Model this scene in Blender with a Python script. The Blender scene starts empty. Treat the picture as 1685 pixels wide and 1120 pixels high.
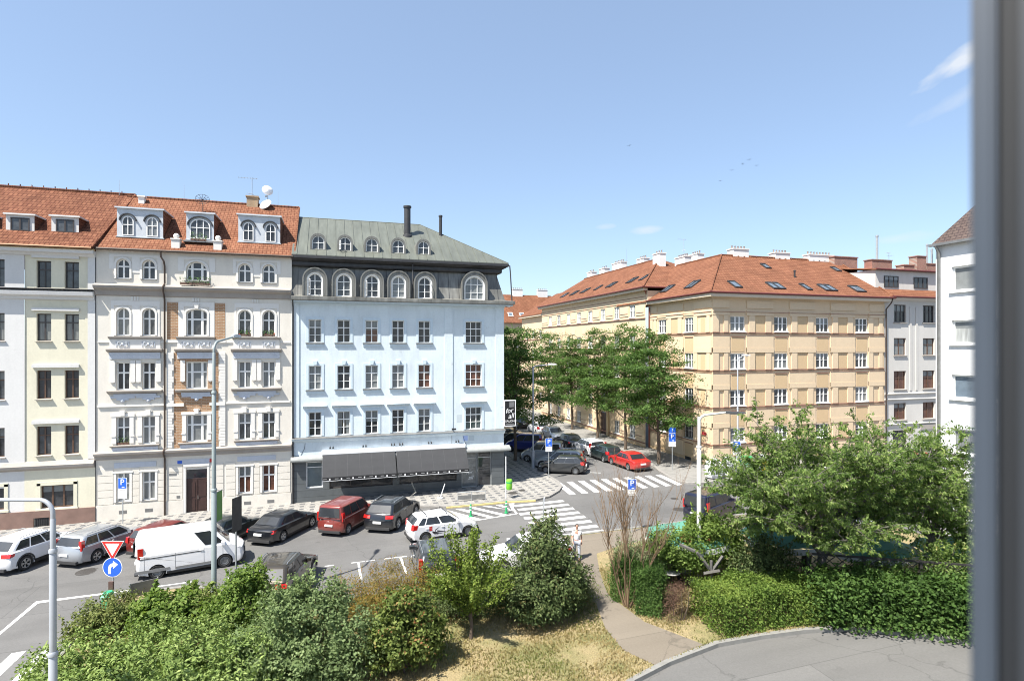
import bpy, bmesh, math, random
import numpy as np
from mathutils import Vector, Matrix, Euler
R = math.radians
sc = bpy.context.scene
COL = sc.collection

# ------------------------------------------------------------------ camera
YAW = math.atan(.31)
HC = 11.2
cam_d = bpy.data.cameras.new('camera')
cam = bpy.data.objects.new('camera', cam_d); COL.objects.link(cam)
cam.location = (0, 0, HC)
cam.rotation_euler = (R(90), 0, -YAW)
cam_d.sensor_width = 36
cam_d.lens = 950 / 1685 * 36
cam_d.shift_y = 11 / 1685
cam_d.clip_start = .05; cam_d.clip_end = 6000
cam_d.dof.use_dof = True; cam_d.dof.focus_distance = 40; cam_d.dof.aperture_fstop = 2.2
sc.camera = cam

# ------------------------------------------------------------------ sky, sun, exposure
SUN_D = Vector((.56, .285, -1)).normalized()
sun_d = bpy.data.lights.new('sun', 'SUN'); sun_d.energy = 5.0; sun_d.angle = R(.5); sun_d.color = (1, .95, .87)
sun = bpy.data.objects.new('sun', sun_d); COL.objects.link(sun)
sun.rotation_euler = SUN_D.to_track_quat('-Z', 'Y').to_euler(); sun.location = (-30, -20, 60)
world = bpy.data.worlds.new("World"); sc.world = world; world.use_nodes = True
wn = world.node_tree; bg = wn.nodes['Background']
sky = wn.nodes.new('ShaderNodeTexSky'); sky.sky_type = 'NISHITA'; sky.sun_disc = False
sky.sun_elevation = R(57.2); sky.sun_rotation = math.atan2(-SUN_D.x, -SUN_D.y)
sky.altitude = 250; sky.air_density = 1.0; sky.dust_density = 1.2; sky.ozone_density = 2.2
bg.inputs[1].default_value = .108
# thin summer clouds in the sky, by direction
tc = wn.nodes.new('ShaderNodeTexCoord')
def wmath(op, a, b=None):
    n = wn.nodes.new('ShaderNodeMath'); n.operation = op
    for i, v in enumerate((a, b)):
        if v is None: continue
        if isinstance(v, (int, float)): n.inputs[i].default_value = v
        else: wn.links.new(v, n.inputs[i])
    return n.outputs[0]
sep = wn.nodes.new('ShaderNodeSeparateXYZ'); wn.links.new(tc.outputs['Generated'], sep.inputs[0])
az = wmath('ARCTAN2', sep.outputs[0], sep.outputs[1]); el = wmath('ARCSINE', sep.outputs[2])
def cloud(a0, e0, wa, we, rot, seed, dens):
    da = wmath('SUBTRACT', az, a0); de = wmath('SUBTRACT', el, e0)
    x = wmath('ADD', wmath('MULTIPLY', da, math.cos(rot)), wmath('MULTIPLY', de, math.sin(rot)))
    y = wmath('SUBTRACT', wmath('MULTIPLY', de, math.cos(rot)), wmath('MULTIPLY', da, math.sin(rot)))
    cx = wn.nodes.new('ShaderNodeCombineXYZ')
    wn.links.new(wmath('MULTIPLY', x, 14), cx.inputs[0]); wn.links.new(wmath('MULTIPLY', y, 40), cx.inputs[1]); cx.inputs[2].default_value = seed
    nz = wn.nodes.new('ShaderNodeTexNoise'); nz.inputs['Scale'].default_value = 1.6; nz.inputs['Detail'].default_value = 5
    wn.links.new(cx.outputs[0], nz.inputs['Vector'])
    ex = wmath('DIVIDE', x, wa); ey = wmath('DIVIDE', y, we)
    r2 = wmath('ADD', wmath('MULTIPLY', ex, ex), wmath('MULTIPLY', ey, ey))
    fall = wmath('SUBTRACT', 1.0, r2)
    f = wmath('ADD', wmath('MULTIPLY', fall, .55), wmath('SUBTRACT', nz.outputs[0], .62))
    f = wmath('MULTIPLY', wmath('MAXIMUM', f, 0), dens)
    f = wmath('MINIMUM', f, .8)
    return wmath('MULTIPLY', f, wmath('GREATER_THAN', fall, 0))
c1 = cloud(.985, .384, .095, .016, .42, 1.3, 1.7)
c2 = cloud(1.01, .355, .06, .014, .40, 4.2, 1.2)
c3 = cloud(.95, .325, .06, .012, .40, 7.7, .5)
c4 = cloud(.53, .195, .035, .008, .05, 2.2, .9)
c5 = cloud(.46, .203, .02, .006, .05, 5.5, .6)
c6 = cloud(.90, .155, .05, .009, .05, 8.8, .6)
tot = c1
for c in (c2, c3, c4, c5, c6): tot = wmath('MAXIMUM', tot, c)
# a thin high summer haze over the whole sky
veil = wn.nodes.new('ShaderNodeMixRGB'); veil.inputs[0].default_value = .40; wn.links.new(sky.outputs[0], veil.inputs[1]); veil.inputs[2].default_value = (1.9, 2.45, 3.25, 1)
mx = wn.nodes.new('ShaderNodeMixRGB'); wn.links.new(tot, mx.inputs[0]); wn.links.new(veil.outputs[0], mx.inputs[1])
mx.inputs[2].default_value = (3.6, 3.75, 3.95, 1)
wn.links.new(mx.outputs[0], bg.inputs[0])
sc.view_settings.view_transform = 'Standard'; sc.view_settings.look = 'None'
sc.view_settings.exposure = 1.22; sc.view_settings.gamma = 1; sc.view_settings.use_curve_mapping = False
sc.cycles.filter_width = 1.0; sc.cycles.max_bounces = 6; sc.cycles.transparent_max_bounces = 8

def gz(u): return .017 * (max(-150, min(150, u)) + 2.8)

# ------------------------------------------------------------------ helpers
class MB:
    """collects faces, becomes ONE mesh object"""
    def __init__(s): s.v = []; s.f = []; s.m = []
    def poly(s, pts, m=0):
        n = len(s.v); s.v += [tuple(p) for p in pts]; s.f.append(tuple(range(n, n + len(pts)))); s.m.append(m)
    def box(s, x0, x1, y0, y1, z0, z1, m=0):
        n = len(s.v)
        s.v += [(x0,y0,z0),(x1,y0,z0),(x1,y1,z0),(x0,y1,z0),(x0,y0,z1),(x1,y0,z1),(x1,y1,z1),(x0,y1,z1)]
        for q in ((3,2,1,0),(4,5,6,7),(0,1,5,4),(1,2,6,5),(2,3,7,6),(3,0,4,7)):
            s.f.append(tuple(n + i for i in q)); s.m.append(m)
    def prism(s, a, b, m=0, caps=True):
        """loft between two equal-length closed rings a and b"""
        n = len(s.v); k = len(a); s.v += [tuple(p) for p in a] + [tuple(p) for p in b]
        for i in range(k):
            j = (i + 1) % k; s.f.append((n+i, n+j, n+k+j, n+k+i)); s.m.append(m)
        if caps:
            s.f.append(tuple(n + i for i in reversed(range(k)))); s.m.append(m)
            s.f.append(tuple(n + k + i for i in range(k))); s.m.append(m)
    def tube(s, path, r, seg=8, m=0, caps=True):
        path = [Vector(p) for p in path]; rs = r if isinstance(r, (list, tuple)) else [r] * len(path)
        rings = []; up = None
        for i, p in enumerate(path):
            t = (path[min(i+1, len(path)-1)] - path[max(i-1, 0)])
            if t.length < 1e-9: t = Vector((0,0,1))
            t.normalize()
            if up is None:
                up = t.orthogonal().normalized()
            up = (up - t * up.dot(t))
            up = up.normalized() if up.length > 1e-6 else t.orthogonal().normalized()
            w = t.cross(up)
            rings.append([p + (up * math.cos(a) + w * math.sin(a)) * rs[i] for a in (2*math.pi*k/seg for k in range(seg))])
        n = len(s.v)
        for rg in rings: s.v += [tuple(q) for q in rg]
        for i in range(len(rings) - 1):
            for k in range(seg):
                j = (k + 1) % seg
                s.f.append((n+i*seg+k, n+i*seg+j, n+(i+1)*seg+j, n+(i+1)*seg+k)); s.m.append(m)
        if caps:
            s.f.append(tuple(n + i for i in reversed(range(seg)))); s.m.append(m)
            e = n + (len(rings)-1)*seg; s.f.append(tuple(e + i for i in range(seg))); s.m.append(m)
    def lathe(s, prof, seg=16, c=(0,0,0), axis='z', m=0):
        n = len(s.v); c = Vector(c)
        for (r, h) in prof:
            for k in range(seg):
                a = 2*math.pi*k/seg; x, y = r*math.cos(a), r*math.sin(a)
                p = Vector((x,y,h)) if axis=='z' else (Vector((h,x,y)) if axis=='x' else Vector((y,h,x)))
                s.v.append(tuple(c + p))
        for i in range(len(prof)-1):
            for k in range(seg):
                j = (k+1) % seg
                s.f.append((n+i*seg+k, n+i*seg+j, n+(i+1)*seg+j, n+(i+1)*seg+k)); s.m.append(m)
    def xf(s, fn):
        s.v = [tuple(fn(Vector(p))) for p in s.v]; return s
    def mesh(s, name, mats, smooth=False, normals=True):
        me = bpy.data.meshes.new(name); me.from_pydata(s.v, [], s.f)
        if not isinstance(mats, (list, tuple)): mats = [mats]
        for mt in mats: me.materials.append(mt)
        if len(mats) > 1: me.polygons.foreach_set('material_index', s.m)
        if normals:
            bm = bmesh.new(); bm.from_mesh(me); bmesh.ops.recalc_face_normals(bm, faces=bm.faces); bm.to_mesh(me); bm.free()
        if smooth:
            me.polygons.foreach_set('use_smooth', [True]*len(me.polygons)); me.set_sharp_from_angle(angle=R(38))
        me.update(); return me

def link(name, me, parent=None, loc=(0,0,0), rz=0, rot=None, label=None):
    o = bpy.data.objects.new(name, me); COL.objects.link(o); o.location = loc
    o.rotation_euler = rot if rot else (0, 0, rz)
    if parent: o.parent = parent
    if label: o['label'] = label
    return o
def add(name, mb, mats, parent=None, loc=(0,0,0), rz=0, rot=None, label=None, smooth=False):
    return link(name, mb.mesh(name, mats, smooth), parent, loc, rz, rot, label)
def tag(o, label, cat, group=None):
    o['label'] = label; o['category'] = cat
    if group: o['group'] = group
    return o
def thing(name, label, cat, loc=(0,0,0), rz=0, group=None):
    o = bpy.data.objects.new(name, None); COL.objects.link(o); o.location = loc; o.rotation_euler = (0,0,rz)
    o.empty_display_size = .2
    return tag(o, label, cat, group)
def struct(name, mb, mats, smooth=False):
    o = add(name, mb, mats, smooth=smooth); o['kind'] = 'structure'; return o
def dup(r, loc, rz=None, label=None):
    c = r.copy(); COL.objects.link(c); c.location = loc
    if rz is not None: c.rotation_euler = (0,0,rz)
    if label: c['label'] = label
    def rec(a, b):
        for ch in list(a.children):
            if ch == b: continue
            d = ch.copy(); COL.objects.link(d); d.parent = b; rec(ch, d)
    rec(r, c); return c
def text_me(txt, size, mat, shear=0, extrude=.004, align='CENTER', space=1):
    cu = bpy.data.curves.new('lettering', 'FONT'); cu.body = txt; cu.size = size; cu.shear = shear; cu.extrude = extrude
    cu.align_x = align; cu.align_y = 'CENTER'; cu.space_character = space; cu.resolution_u = 3
    ob = bpy.data.objects.new('lettering', cu); me = bpy.data.meshes.new_from_object(ob)
    bpy.data.objects.remove(ob); me.materials.clear(); me.materials.append(mat); return me

# ------------------------------------------------------------------ materials
def nodes_of(name):
    m = bpy.data.materials.new(name); m.use_nodes = True
    nt = m.node_tree; return m, nt, nt.nodes['Principled BSDF']
def N(nt, t, **kw):
    n = nt.nodes.new(t)
    for k, v in kw.items(): setattr(n, k, v)
    return n
def lk(nt, a, b): nt.links.new(a, b)
def mth(nt, op, a, b=None, c=None):
    n = N(nt, 'ShaderNodeMath', operation=op)
    for i, v in enumerate((a, b, c)):
        if v is None: continue
        if isinstance(v, (int, float)): n.inputs[i].default_value = v
        else: lk(nt, v, n.inputs[i])
    return n.outputs[0]
def noise(nt, vec, scale, detail=4, rough=.55):
    n = N(nt, 'ShaderNodeTexNoise'); n.inputs['Scale'].default_value = scale; n.inputs['Detail'].default_value = detail
    n.inputs['Roughness'].default_value = rough; lk(nt, vec, n.inputs['Vector']); return n.outputs[0]
def maprange(nt, v, a, b, c, d):
    n = N(nt, 'ShaderNodeMapRange'); lk(nt, v, n.inputs[0])
    for i, x in enumerate((a, b, c, d)): n.inputs[i+1].default_value = x
    return n.outputs[0]
def mapping(nt, vec, scale=(1,1,1), loc=(0,0,0)):
    n = N(nt, 'ShaderNodeMapping'); n.inputs['Scale'].default_value = scale; n.inputs['Location'].default_value = loc
    lk(nt, vec, n.inputs['Vector']); return n.outputs[0]
def objc(nt): return N(nt, 'ShaderNodeTexCoord').outputs['Object']
def hsv(nt, col, val):
    n = N(nt, 'ShaderNodeHueSaturation'); lk(nt, val, n.inputs['Value'])
    if hasattr(col, 'links') or hasattr(col, 'is_linked'): lk(nt, col, n.inputs['Color'])
    else: n.inputs['Color'].default_value = (*col, 1)
    return n.outputs[0]
def mixc(nt, f, a, b):
    n = N(nt, 'ShaderNodeMixRGB')
    for i, v in enumerate((f, a, b)):
        if isinstance(v, (int, float)): n.inputs[i].default_value = v
        elif isinstance(v, tuple): n.inputs[i].default_value = (*v, 1)
        else: lk(nt, v, n.inputs[i])
    return n.outputs[0]
def bump(nt, bs, h, strength=.3, dist=.02):
    n = N(nt, 'ShaderNodeBump'); n.inputs['Strength'].default_value = strength; n.inputs['Distance'].default_value = dist
    lk(nt, h, n.inputs['Height']); lk(nt, n.outputs[0], bs.inputs['Normal'])
def M(name, col, rough=.6, metal=0, var=0, scale=3, bmp=0, bscale=60, coat=0, spec=.5):
    m, nt, bs = nodes_of(name)
    bs.inputs['Base Color'].default_value = (*col, 1); bs.inputs['Roughness'].default_value = rough
    bs.inputs['Metallic'].default_value = metal; bs.inputs['Specular IOR Level'].default_value = spec
    if coat: bs.inputs['Coat Weight'].default_value = coat; bs.inputs['Coat Roughness'].default_value = .04
    if var or bmp:
        vec = objc(nt)
        if var:
            f = maprange(nt, noise(nt, vec, scale), .3, .7, 1-var, 1+var); lk(nt, hsv(nt, col, f), bs.inputs['Base Color'])
        if bmp: bump(nt, bs, noise(nt, vec, bscale, 2), bmp)
    return m
def plaster(name, col, stain=.10, dirt=(.25,.22,.19), dirt_amt=.25):
    m, nt, bs = nodes_of(name); vec = objc(nt); bs.inputs['Roughness'].default_value = .85
    f1 = maprange(nt, noise(nt, vec, .35, 5), .3, .7, 1-stain, 1+stain*.6)
    f2 = maprange(nt, noise(nt, mapping(nt, vec, (.9, .9, .22)), 1.5, 6, .7), .46, .74, 1.0, 1-stain*1.3)
    f3 = maprange(nt, noise(nt, vec, 9, 3), .3, .7, .97, 1.03)
    c = hsv(nt, col, mth(nt, 'MULTIPLY', mth(nt, 'MULTIPLY', f1, f2), f3))
    # worn, flaked patches
    p = maprange(nt, noise(nt, vec, 1.7, 7, .72), .62, .70, 0, dirt_amt)
    p2 = maprange(nt, noise(nt, vec, 5.5, 8, .75), .67, .70, 0, dirt_amt*1.2)                    # small chips
    c = mixc(nt, p, c, dirt); c = mixc(nt, p2, c, tuple(x*.7 for x in dirt)); lk(nt, c, bs.inputs['Base Color']); bs.inputs['Specular IOR Level'].default_value = .15
    bump(nt, bs, noise(nt, vec, 45, 3), .12, .01); return m
def tiles(name, c1, c2, axis='x', rowh=.2, colw=.28, joint_col=(.10,.03,.02)):
    m, nt, bs = nodes_of(name); vec = objc(nt); s = N(nt, 'ShaderNodeSeparateXYZ'); lk(nt, vec, s.inputs[0])
    cb = N(nt, 'ShaderNodeCombineXYZ'); lk(nt, s.outputs[0 if axis=='x' else 1], cb.inputs[0]); lk(nt, s.outputs[2], cb.inputs[1])
    b = N(nt, 'ShaderNodeTexBrick'); lk(nt, cb.outputs[0], b.inputs['Vector'])
    b.inputs['Color1'].default_value = (*c1,1); b.inputs['Color2'].default_value = (*c2,1); b.inputs['Mortar'].default_value = (*joint_col,1)
    b.inputs['Scale'].default_value = 1; b.inputs['Mortar Size'].default_value = .022; b.inputs['Mortar Smooth'].default_value = .7  # dark tile joints widened to paint in the shade line under each course
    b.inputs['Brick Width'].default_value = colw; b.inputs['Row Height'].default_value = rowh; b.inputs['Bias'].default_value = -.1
    f = maprange(nt, noise(nt, vec, .6, 6, .65), .3, .7, .80, 1.18)
    lk(nt, hsv(nt, b.outputs[0], f), bs.inputs['Base Color']); bs.inputs['Roughness'].default_value = .85; bs.inputs['Specular IOR Level'].default_value = .08
    fr = mth(nt, 'FRACT', mth(nt, 'DIVIDE', s.outputs[2], rowh))          # each course overlaps the one below
    fx = mth(nt, 'FRACT', mth(nt, 'DIVIDE', s.outputs[0 if axis=='x' else 1], colw))
    wv = mth(nt, 'SINE', mth(nt, 'MULTIPLY', fx, 6.283))
    h = mth(nt, 'ADD', mth(nt, 'MULTIPLY', fr, -1.0), mth(nt, 'MULTIPLY', wv, .25))
    bump(nt, bs, h, .9, .05); return m
def bricks(name, c1, c2, joint_col, bw, bh, msize=.012, bmp=.4, axis='x', rough=.8, offset=.5):
    m, nt, bs = nodes_of(name); vec = objc(nt); s = N(nt, 'ShaderNodeSeparateXYZ'); lk(nt, vec, s.inputs[0])
    cb = N(nt, 'ShaderNodeCombineXYZ'); lk(nt, s.outputs[0 if axis=='x' else 1], cb.inputs[0]); lk(nt, s.outputs[2], cb.inputs[1])
    b = N(nt, 'ShaderNodeTexBrick'); lk(nt, cb.outputs[0], b.inputs['Vector']); b.offset = offset
    b.inputs['Color1'].default_value = (*c1,1); b.inputs['Color2'].default_value = (*c2,1); b.inputs['Mortar'].default_value = (*joint_col,1)
    b.inputs['Scale'].default_value = 1; b.inputs['Mortar Size'].default_value = msize; b.inputs['Mortar Smooth'].default_value = .3
    b.inputs['Brick Width'].default_value = bw; b.inputs['Row Height'].default_value = bh
    f = maprange(nt, noise(nt, vec, 1.2, 5), .3, .7, .85, 1.12)
    lk(nt, hsv(nt, b.outputs[0], f), bs.inputs['Base Color']); bs.inputs['Roughness'].default_value = rough
    inv = mth(nt, 'SUBTRACT', 1.0, b.outputs[1]); bump(nt, bs, inv, bmp, .02); return m
def metal_roof(name, col, rough=.5, streak=.25, metal=.35):
    m, nt, bs = nodes_of(name); vec = objc(nt); bs.inputs['Roughness'].default_value = rough; bs.inputs['Metallic'].default_value = metal
    f1 = maprange(nt, noise(nt, mapping(nt, vec, (3, .5, .5)), 1.2, 5), .3, .7, 1-streak, 1+streak)
    f2 = maprange(nt, noise(nt, vec, .5, 4), .3, .7, 1-streak*.6, 1+streak*.6)
    lk(nt, hsv(nt, col, mth(nt, 'MULTIPLY', f1, f2)), bs.inputs['Base Color'])
    bump(nt, bs, noise(nt, vec, 2.5, 2), .12, .05); return m
def glass(name, col, rough=.04, var=.5, stripes=False, spec=.6):
    """window panes: dark room behind, or a curtain close behind the glass"""
    m, nt, bs = nodes_of(name); vec = objc(nt); bs.inputs['Roughness'].default_value = .5
    bs.inputs['Coat Weight'].default_value = 1; bs.inputs['Coat Roughness'].default_value = rough; bs.inputs['Specular IOR Level'].default_value = spec*.3
    geo = N(nt, 'ShaderNodeObjectInfo')
    v2 = N(nt, 'ShaderNodeVectorMath', operation='ADD'); lk(nt, vec, v2.inputs[0])
    cb = N(nt, 'ShaderNodeCombineXYZ'); lk(nt, mth(nt, 'MULTIPLY', geo.outputs['Random'], 40), cb.inputs[0]); lk(nt, cb.outputs[0], v2.inputs[1])
    n1 = noise(nt, mapping(nt, v2.outputs[0], (7, 1, .5) if stripes else (1.4, 1, 1.6)), 1.4, 3)
    lk(nt, hsv(nt, col, maprange(nt, n1, .3, .7, 1-var, 1+var)), bs.inputs['Base Color'])
    bn = N(nt, 'ShaderNodeBump'); bn.inputs['Strength'].default_value = .05; bn.inputs['Distance'].default_value = .05
    lk(nt, noise(nt, v2.outputs[0], 2.2, 1), bn.inputs['Height']); lk(nt, bn.outputs[0], bs.inputs['Coat Normal'])
    return m

m_white = M('white_window_paint', (.78,.78,.76), .45, var=.05)
m_brownw = M('brown_window_paint', (.10,.055,.035), .5, var=.15)
m_greyw = M('dark_window_paint', (.05,.042,.04), .5, var=.1)
G_DARK = glass('dark_window_glass', (.032,.034,.038))
G_MID = glass('grey_window_glass', (.06,.065,.07), var=.5)
G_CURT = glass('net_curtain_glass', (.17,.18,.18), var=.35, stripes=True)
G_BLIND = glass('blind_glass', (.17,.18,.18), var=.2)
G_RED = glass('russet_blind_glass', (.10,.045,.03), var=.4)
G_SKY = glass('roof_light_glass', (.10,.13,.16), rough=.02, var=.2)
G_VEIL = glass('pale_veil_glass', (.30,.31,.30), var=.3, stripes=True)
m_zinc = M('grey_zinc', (.22,.22,.215), .45, .5, var=.15)
m_dkmetal = M('dark_sheet_metal', (.045,.045,.047), .5, .3, var=.2)
m_redmetal = M('red_brown_gutter', (.12,.03,.025), .45, .1, var=.15)
m_pipe = M('brown_drainpipe', (.06,.04,.03), .5, .2)
m_galv = M('galvanised_steel', (.40,.42,.43), .42, .5, var=.08, scale=6)
m_whitemet = M('white_coated_metal', (.75,.76,.77), .4)
m_black = M('black_plastic', (.012,.012,.013), .5)
m_rubber = M('tyre_rubber', (.018,.018,.018), .8)
m_alloy = M('alloy_rim', (.50,.51,.52), .3, .8)
m_steelrim = M('plain_steel_rim', (.20,.205,.21), .4, .6)
m_chrome = M('chrome_trim', (.6,.6,.6), .15, 1)
m_plate = M('number_plate', (.75,.75,.72), .4)
m_tail = M('tail_light_red', (.42,.012,.010), .15, coat=1)
m_head = M('head_light_clear', (.55,.57,.6), .08, .3, coat=1)
m_carglass = glass('car_glass', (.015,.018,.022), rough=.02, var=.3, spec=1)
m_trim = M('grey_car_plastic', (.035,.035,.036), .6)
m_blue = M('sign_blue', (.015,.10,.52), .4)
m_signwhite = M('sign_white', (.80,.80,.79), .45)
m_signred = M('sign_red', (.50,.025,.02), .4)
m_green = M('green_plastic', (.02,.28,.10), .5)
m_lime = M('lime_green_plastic', (.16,.48,.03), .5)
m_terra = M('terracotta', (.36,.13,.07), .8, var=.15)
m_chim = plaster('white_chimney_render', (.70,.69,.67), .08)
m_chimbrick = bricks('chimney_brick', (.30,.11,.07), (.22,.08,.055), (.3,.26,.22), .25, .075)
m_flower = M('flower_box_leaf', (.06,.12,.03), .7, var=.4, scale=12)
# ------------------------------------------------------------------ ground, roads, pavements
def m_asphalt(name, base, patch=.12):
    m, nt, bs = nodes_of(name); vec = objc(nt); bs.inputs['Roughness'].default_value = .82
    f1 = maprange(nt, noise(nt, vec, .16, 5, .6), .3, .7, 1-patch, 1+patch)
    f2 = maprange(nt, noise(nt, mapping(nt, vec, (.05, .9, 1)), 1.3, 4), .3, .7, .93, 1.07)   # wear along the lanes
    f3 = maprange(nt, noise(nt, vec, 14, 3), .3, .7, .93, 1.07)
    f4 = maprange(nt, noise(nt, vec, 160, 1), .3, .7, .85, 1.15)
    bk = N(nt, 'ShaderNodeTexBrick'); bk.offset = .37; lk(nt, mapping(nt, vec, (1,1,1), (2.3,1.1,0)), bk.inputs['Vector'])          # resurfaced strips
    for nm, val in (('Scale', 1), ('Mortar Size', .02), ('Brick Width', 11), ('Row Height', 3.4)): bk.inputs[nm].default_value = val
    bk.inputs['Color1'].default_value = (1.07,1.07,1.07,1); bk.inputs['Color2'].default_value = (.90,.90,.90,1); bk.inputs['Mortar'].default_value = (.72,.72,.72,1)
    sb_ = N(nt, 'ShaderNodeSeparateColor'); lk(nt, bk.outputs[0], sb_.inputs[0])
    st = maprange(nt, noise(nt, vec, .9, 6, .7), .64, .74, 1.0, .72)                                                                # oil and tyre stains
    f = mth(nt, 'MULTIPLY', mth(nt, 'MULTIPLY', mth(nt, 'MULTIPLY', f1, f2), mth(nt, 'MULTIPLY', f3, f4)), mth(nt, 'MULTIPLY', sb_.outputs[0], st))
    vor = N(nt, 'ShaderNodeTexVoronoi', feature='DISTANCE_TO_EDGE'); vor.inputs['Scale'].default_value = .16
    wob = N(nt, 'ShaderNodeVectorMath', operation='ADD'); lk(nt, vec, wob.inputs[0])
    nz = N(nt, 'ShaderNodeTexNoise'); nz.inputs['Scale'].default_value = .8; nz.inputs['Detail'].default_value = 5; lk(nt, vec, nz.inputs['Vector'])
    sc_ = N(nt, 'ShaderNodeVectorMath', operation='SCALE'); lk(nt, nz.outputs[1], sc_.inputs[0]); sc_.inputs['Scale'].default_value = 1.4
    lk(nt, sc_.outputs[0], wob.inputs[1]); lk(nt, wob.outputs[0], vor.inputs['Vector'])
    cr = maprange(nt, vor.outputs['Distance'], .0, .006, .72, 1.0)
    lk(nt, hsv(nt, base, mth(nt, 'MULTIPLY', f, cr)), bs.inputs['Base Color'])
    bump(nt, bs, noise(nt, vec, 120, 2), .25, .01); return m
M_ASPH = m_asphalt('worn_asphalt', (.112,.110,.107), .2)
M_PATH = m_asphalt('pale_path_asphalt', (.155,.132,.102), .08)
M_DRIVE = m_asphalt('drive_asphalt', (.122,.119,.113), .06)
M_KERB = M('granite_kerb', (.23,.22,.205), .8, var=.18, scale=5, bmp=.2)
M_CONC = M('concrete_kerb', (.19,.185,.17), .85, var=.12, scale=4, bmp=.2)
def m_mosaic():
    m, nt, bs = nodes_of('mosaic_paving'); vec = objc(nt); bs.inputs['Roughness'].default_value = .8
    s = N(nt, 'ShaderNodeSeparateXYZ'); lk(nt, vec, s.inputs[0])
    S = 1.02
    ry = mth(nt, 'DIVIDE', s.outputs[1], S); row = mth(nt, 'FLOOR', ry)
    off = mth(nt, 'MULTIPLY', mth(nt, 'MODULO', mth(nt, 'ADD', row, 100), 2), .5)
    rx = mth(nt, 'ADD', mth(nt, 'DIVIDE', s.outputs[0], S*1.35), off)
    px = mth(nt, 'ABSOLUTE', mth(nt, 'SUBTRACT', mth(nt, 'FRACT', rx), .5)); py = mth(nt, 'ABSOLUTE', mth(nt, 'SUBTRACT', mth(nt, 'FRACT', ry), .5))
    inner = mth(nt, 'MULTIPLY', mth(nt, 'LESS_THAN', px, .13), mth(nt, 'LESS_THAN', py, .17))
    edge = mth(nt, 'MULTIPLY', mth(nt, 'GREATER_THAN', px, .40), mth(nt, 'GREATER_THAN', py, .16))
    dk = mth(nt, 'MAXIMUM', inner, edge)
    vor = N(nt, 'ShaderNodeTexVoronoi'); vor.inputs['Scale'].default_value = 14; lk(nt, vec, vor.inputs['Vector'])
    sv = N(nt, 'ShaderNodeSeparateColor'); lk(nt, vor.outputs['Color'], sv.inputs[0])
    f = mth(nt, 'MULTIPLY', maprange(nt, sv.outputs[0], 0, 1, .75, 1.2), maprange(nt, noise(nt, vec, .5, 4), .3, .7, .88, 1.1))
    c = mixc(nt, dk, (.255,.245,.225), (.105,.105,.107)); lk(nt, hsv(nt, c, f), bs.inputs['Base Color'])
    bump(nt, bs, vor.outputs['Distance'], .3, .01); return m
M_MOS = m_mosaic()
def m_paint():
    m, nt, bs = nodes_of('road_marking_paint'); vec = objc(nt); bs.inputs['Roughness'].default_value = .7
    w = maprange(nt, noise(nt, vec, 5, 6, .75), .36, .58, 0, .75)
    w2 = maprange(nt, noise(nt, vec, .45, 3), .4, .65, .15, 1)
    lk(nt, mixc(nt, mth(nt, 'MULTIPLY', w, w2), (.62,.62,.60), (.16,.16,.16)), bs.inputs['Base Color']); return m
M_PAINT = m_paint()
M_YEL = M('yellow_kerb_paint', (.50,.42,.18), .8, var=.2, scale=6)
def m_drygrass():
    m, nt, bs = nodes_of('dry_lawn_soil'); vec = objc(nt); bs.inputs['Roughness'].default_value = .95
    g = maprange(nt, noise(nt, vec, .55, 4), .42, .62, 0, 1); g2 = maprange(nt, noise(nt, vec, 22, 4), .3, .7, .6, 1.35)
    c = mixc(nt, g, (.26,.205,.105), (.15,.145,.055)); lk(nt, hsv(nt, c, g2), bs.inputs['Base Color'])
    bump(nt, bs, noise(nt, vec, 60, 3), .6, .04); return m
M_LAWN = m_drygrass()

mb = MB(); g = lambda u, v, h=0: (u, v, gz(u) + h)
for a, b in ((-3000, -150), (-150, 150), (150, 3000)): mb.poly([g(a, -60), g(b, -60), g(b, 3000), g(a, 3000)])
struct('road', mb, M_ASPH)

def slab(name, poly, h, mat):
    mb = MB(); mb.poly([g(u, v, h) for u, v in poly])
    for i in range(len(poly)):
        a, b = poly[i], poly[(i+1) % len(poly)]; mb.poly([g(*a, -.1), g(*b, -.1), g(*b, h), g(*a, h)])
    return struct(name, mb, mat)
def strip(name, line, w, h, mat, h0=-.1):
    mb = MB(); pts = [Vector(p) for p in line]; L, Rr = [], []
    for i, p in enumerate(pts):
        a = (p - pts[i-1]).normalized() if i else None; b = (pts[i+1] - p).normalized() if i < len(pts)-1 else None
        t = ((a or b) + (b or a)).normalized(); n = Vector((-t.y, t.x)); k = 1 / max(.5, n.dot(Vector((-(b or a).y, (b or a).x))))
        L.append(p + n*w*.5*k); Rr.append(p - n*w*.5*k)
    for i in range(len(pts)-1):
        q = [L[i], Rr[i], Rr[i+1], L[i+1]]
        mb.poly([g(*p, h) for p in q]); mb.poly([g(*L[i],h0), g(*L[i],h), g(*L[i+1],h), g(*L[i+1],h0)]); mb.poly([g(*Rr[i],h0), g(*Rr[i+1],h0), g(*Rr[i+1],h), g(*Rr[i],h)])
    return struct(name, mb, mat)

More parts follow.
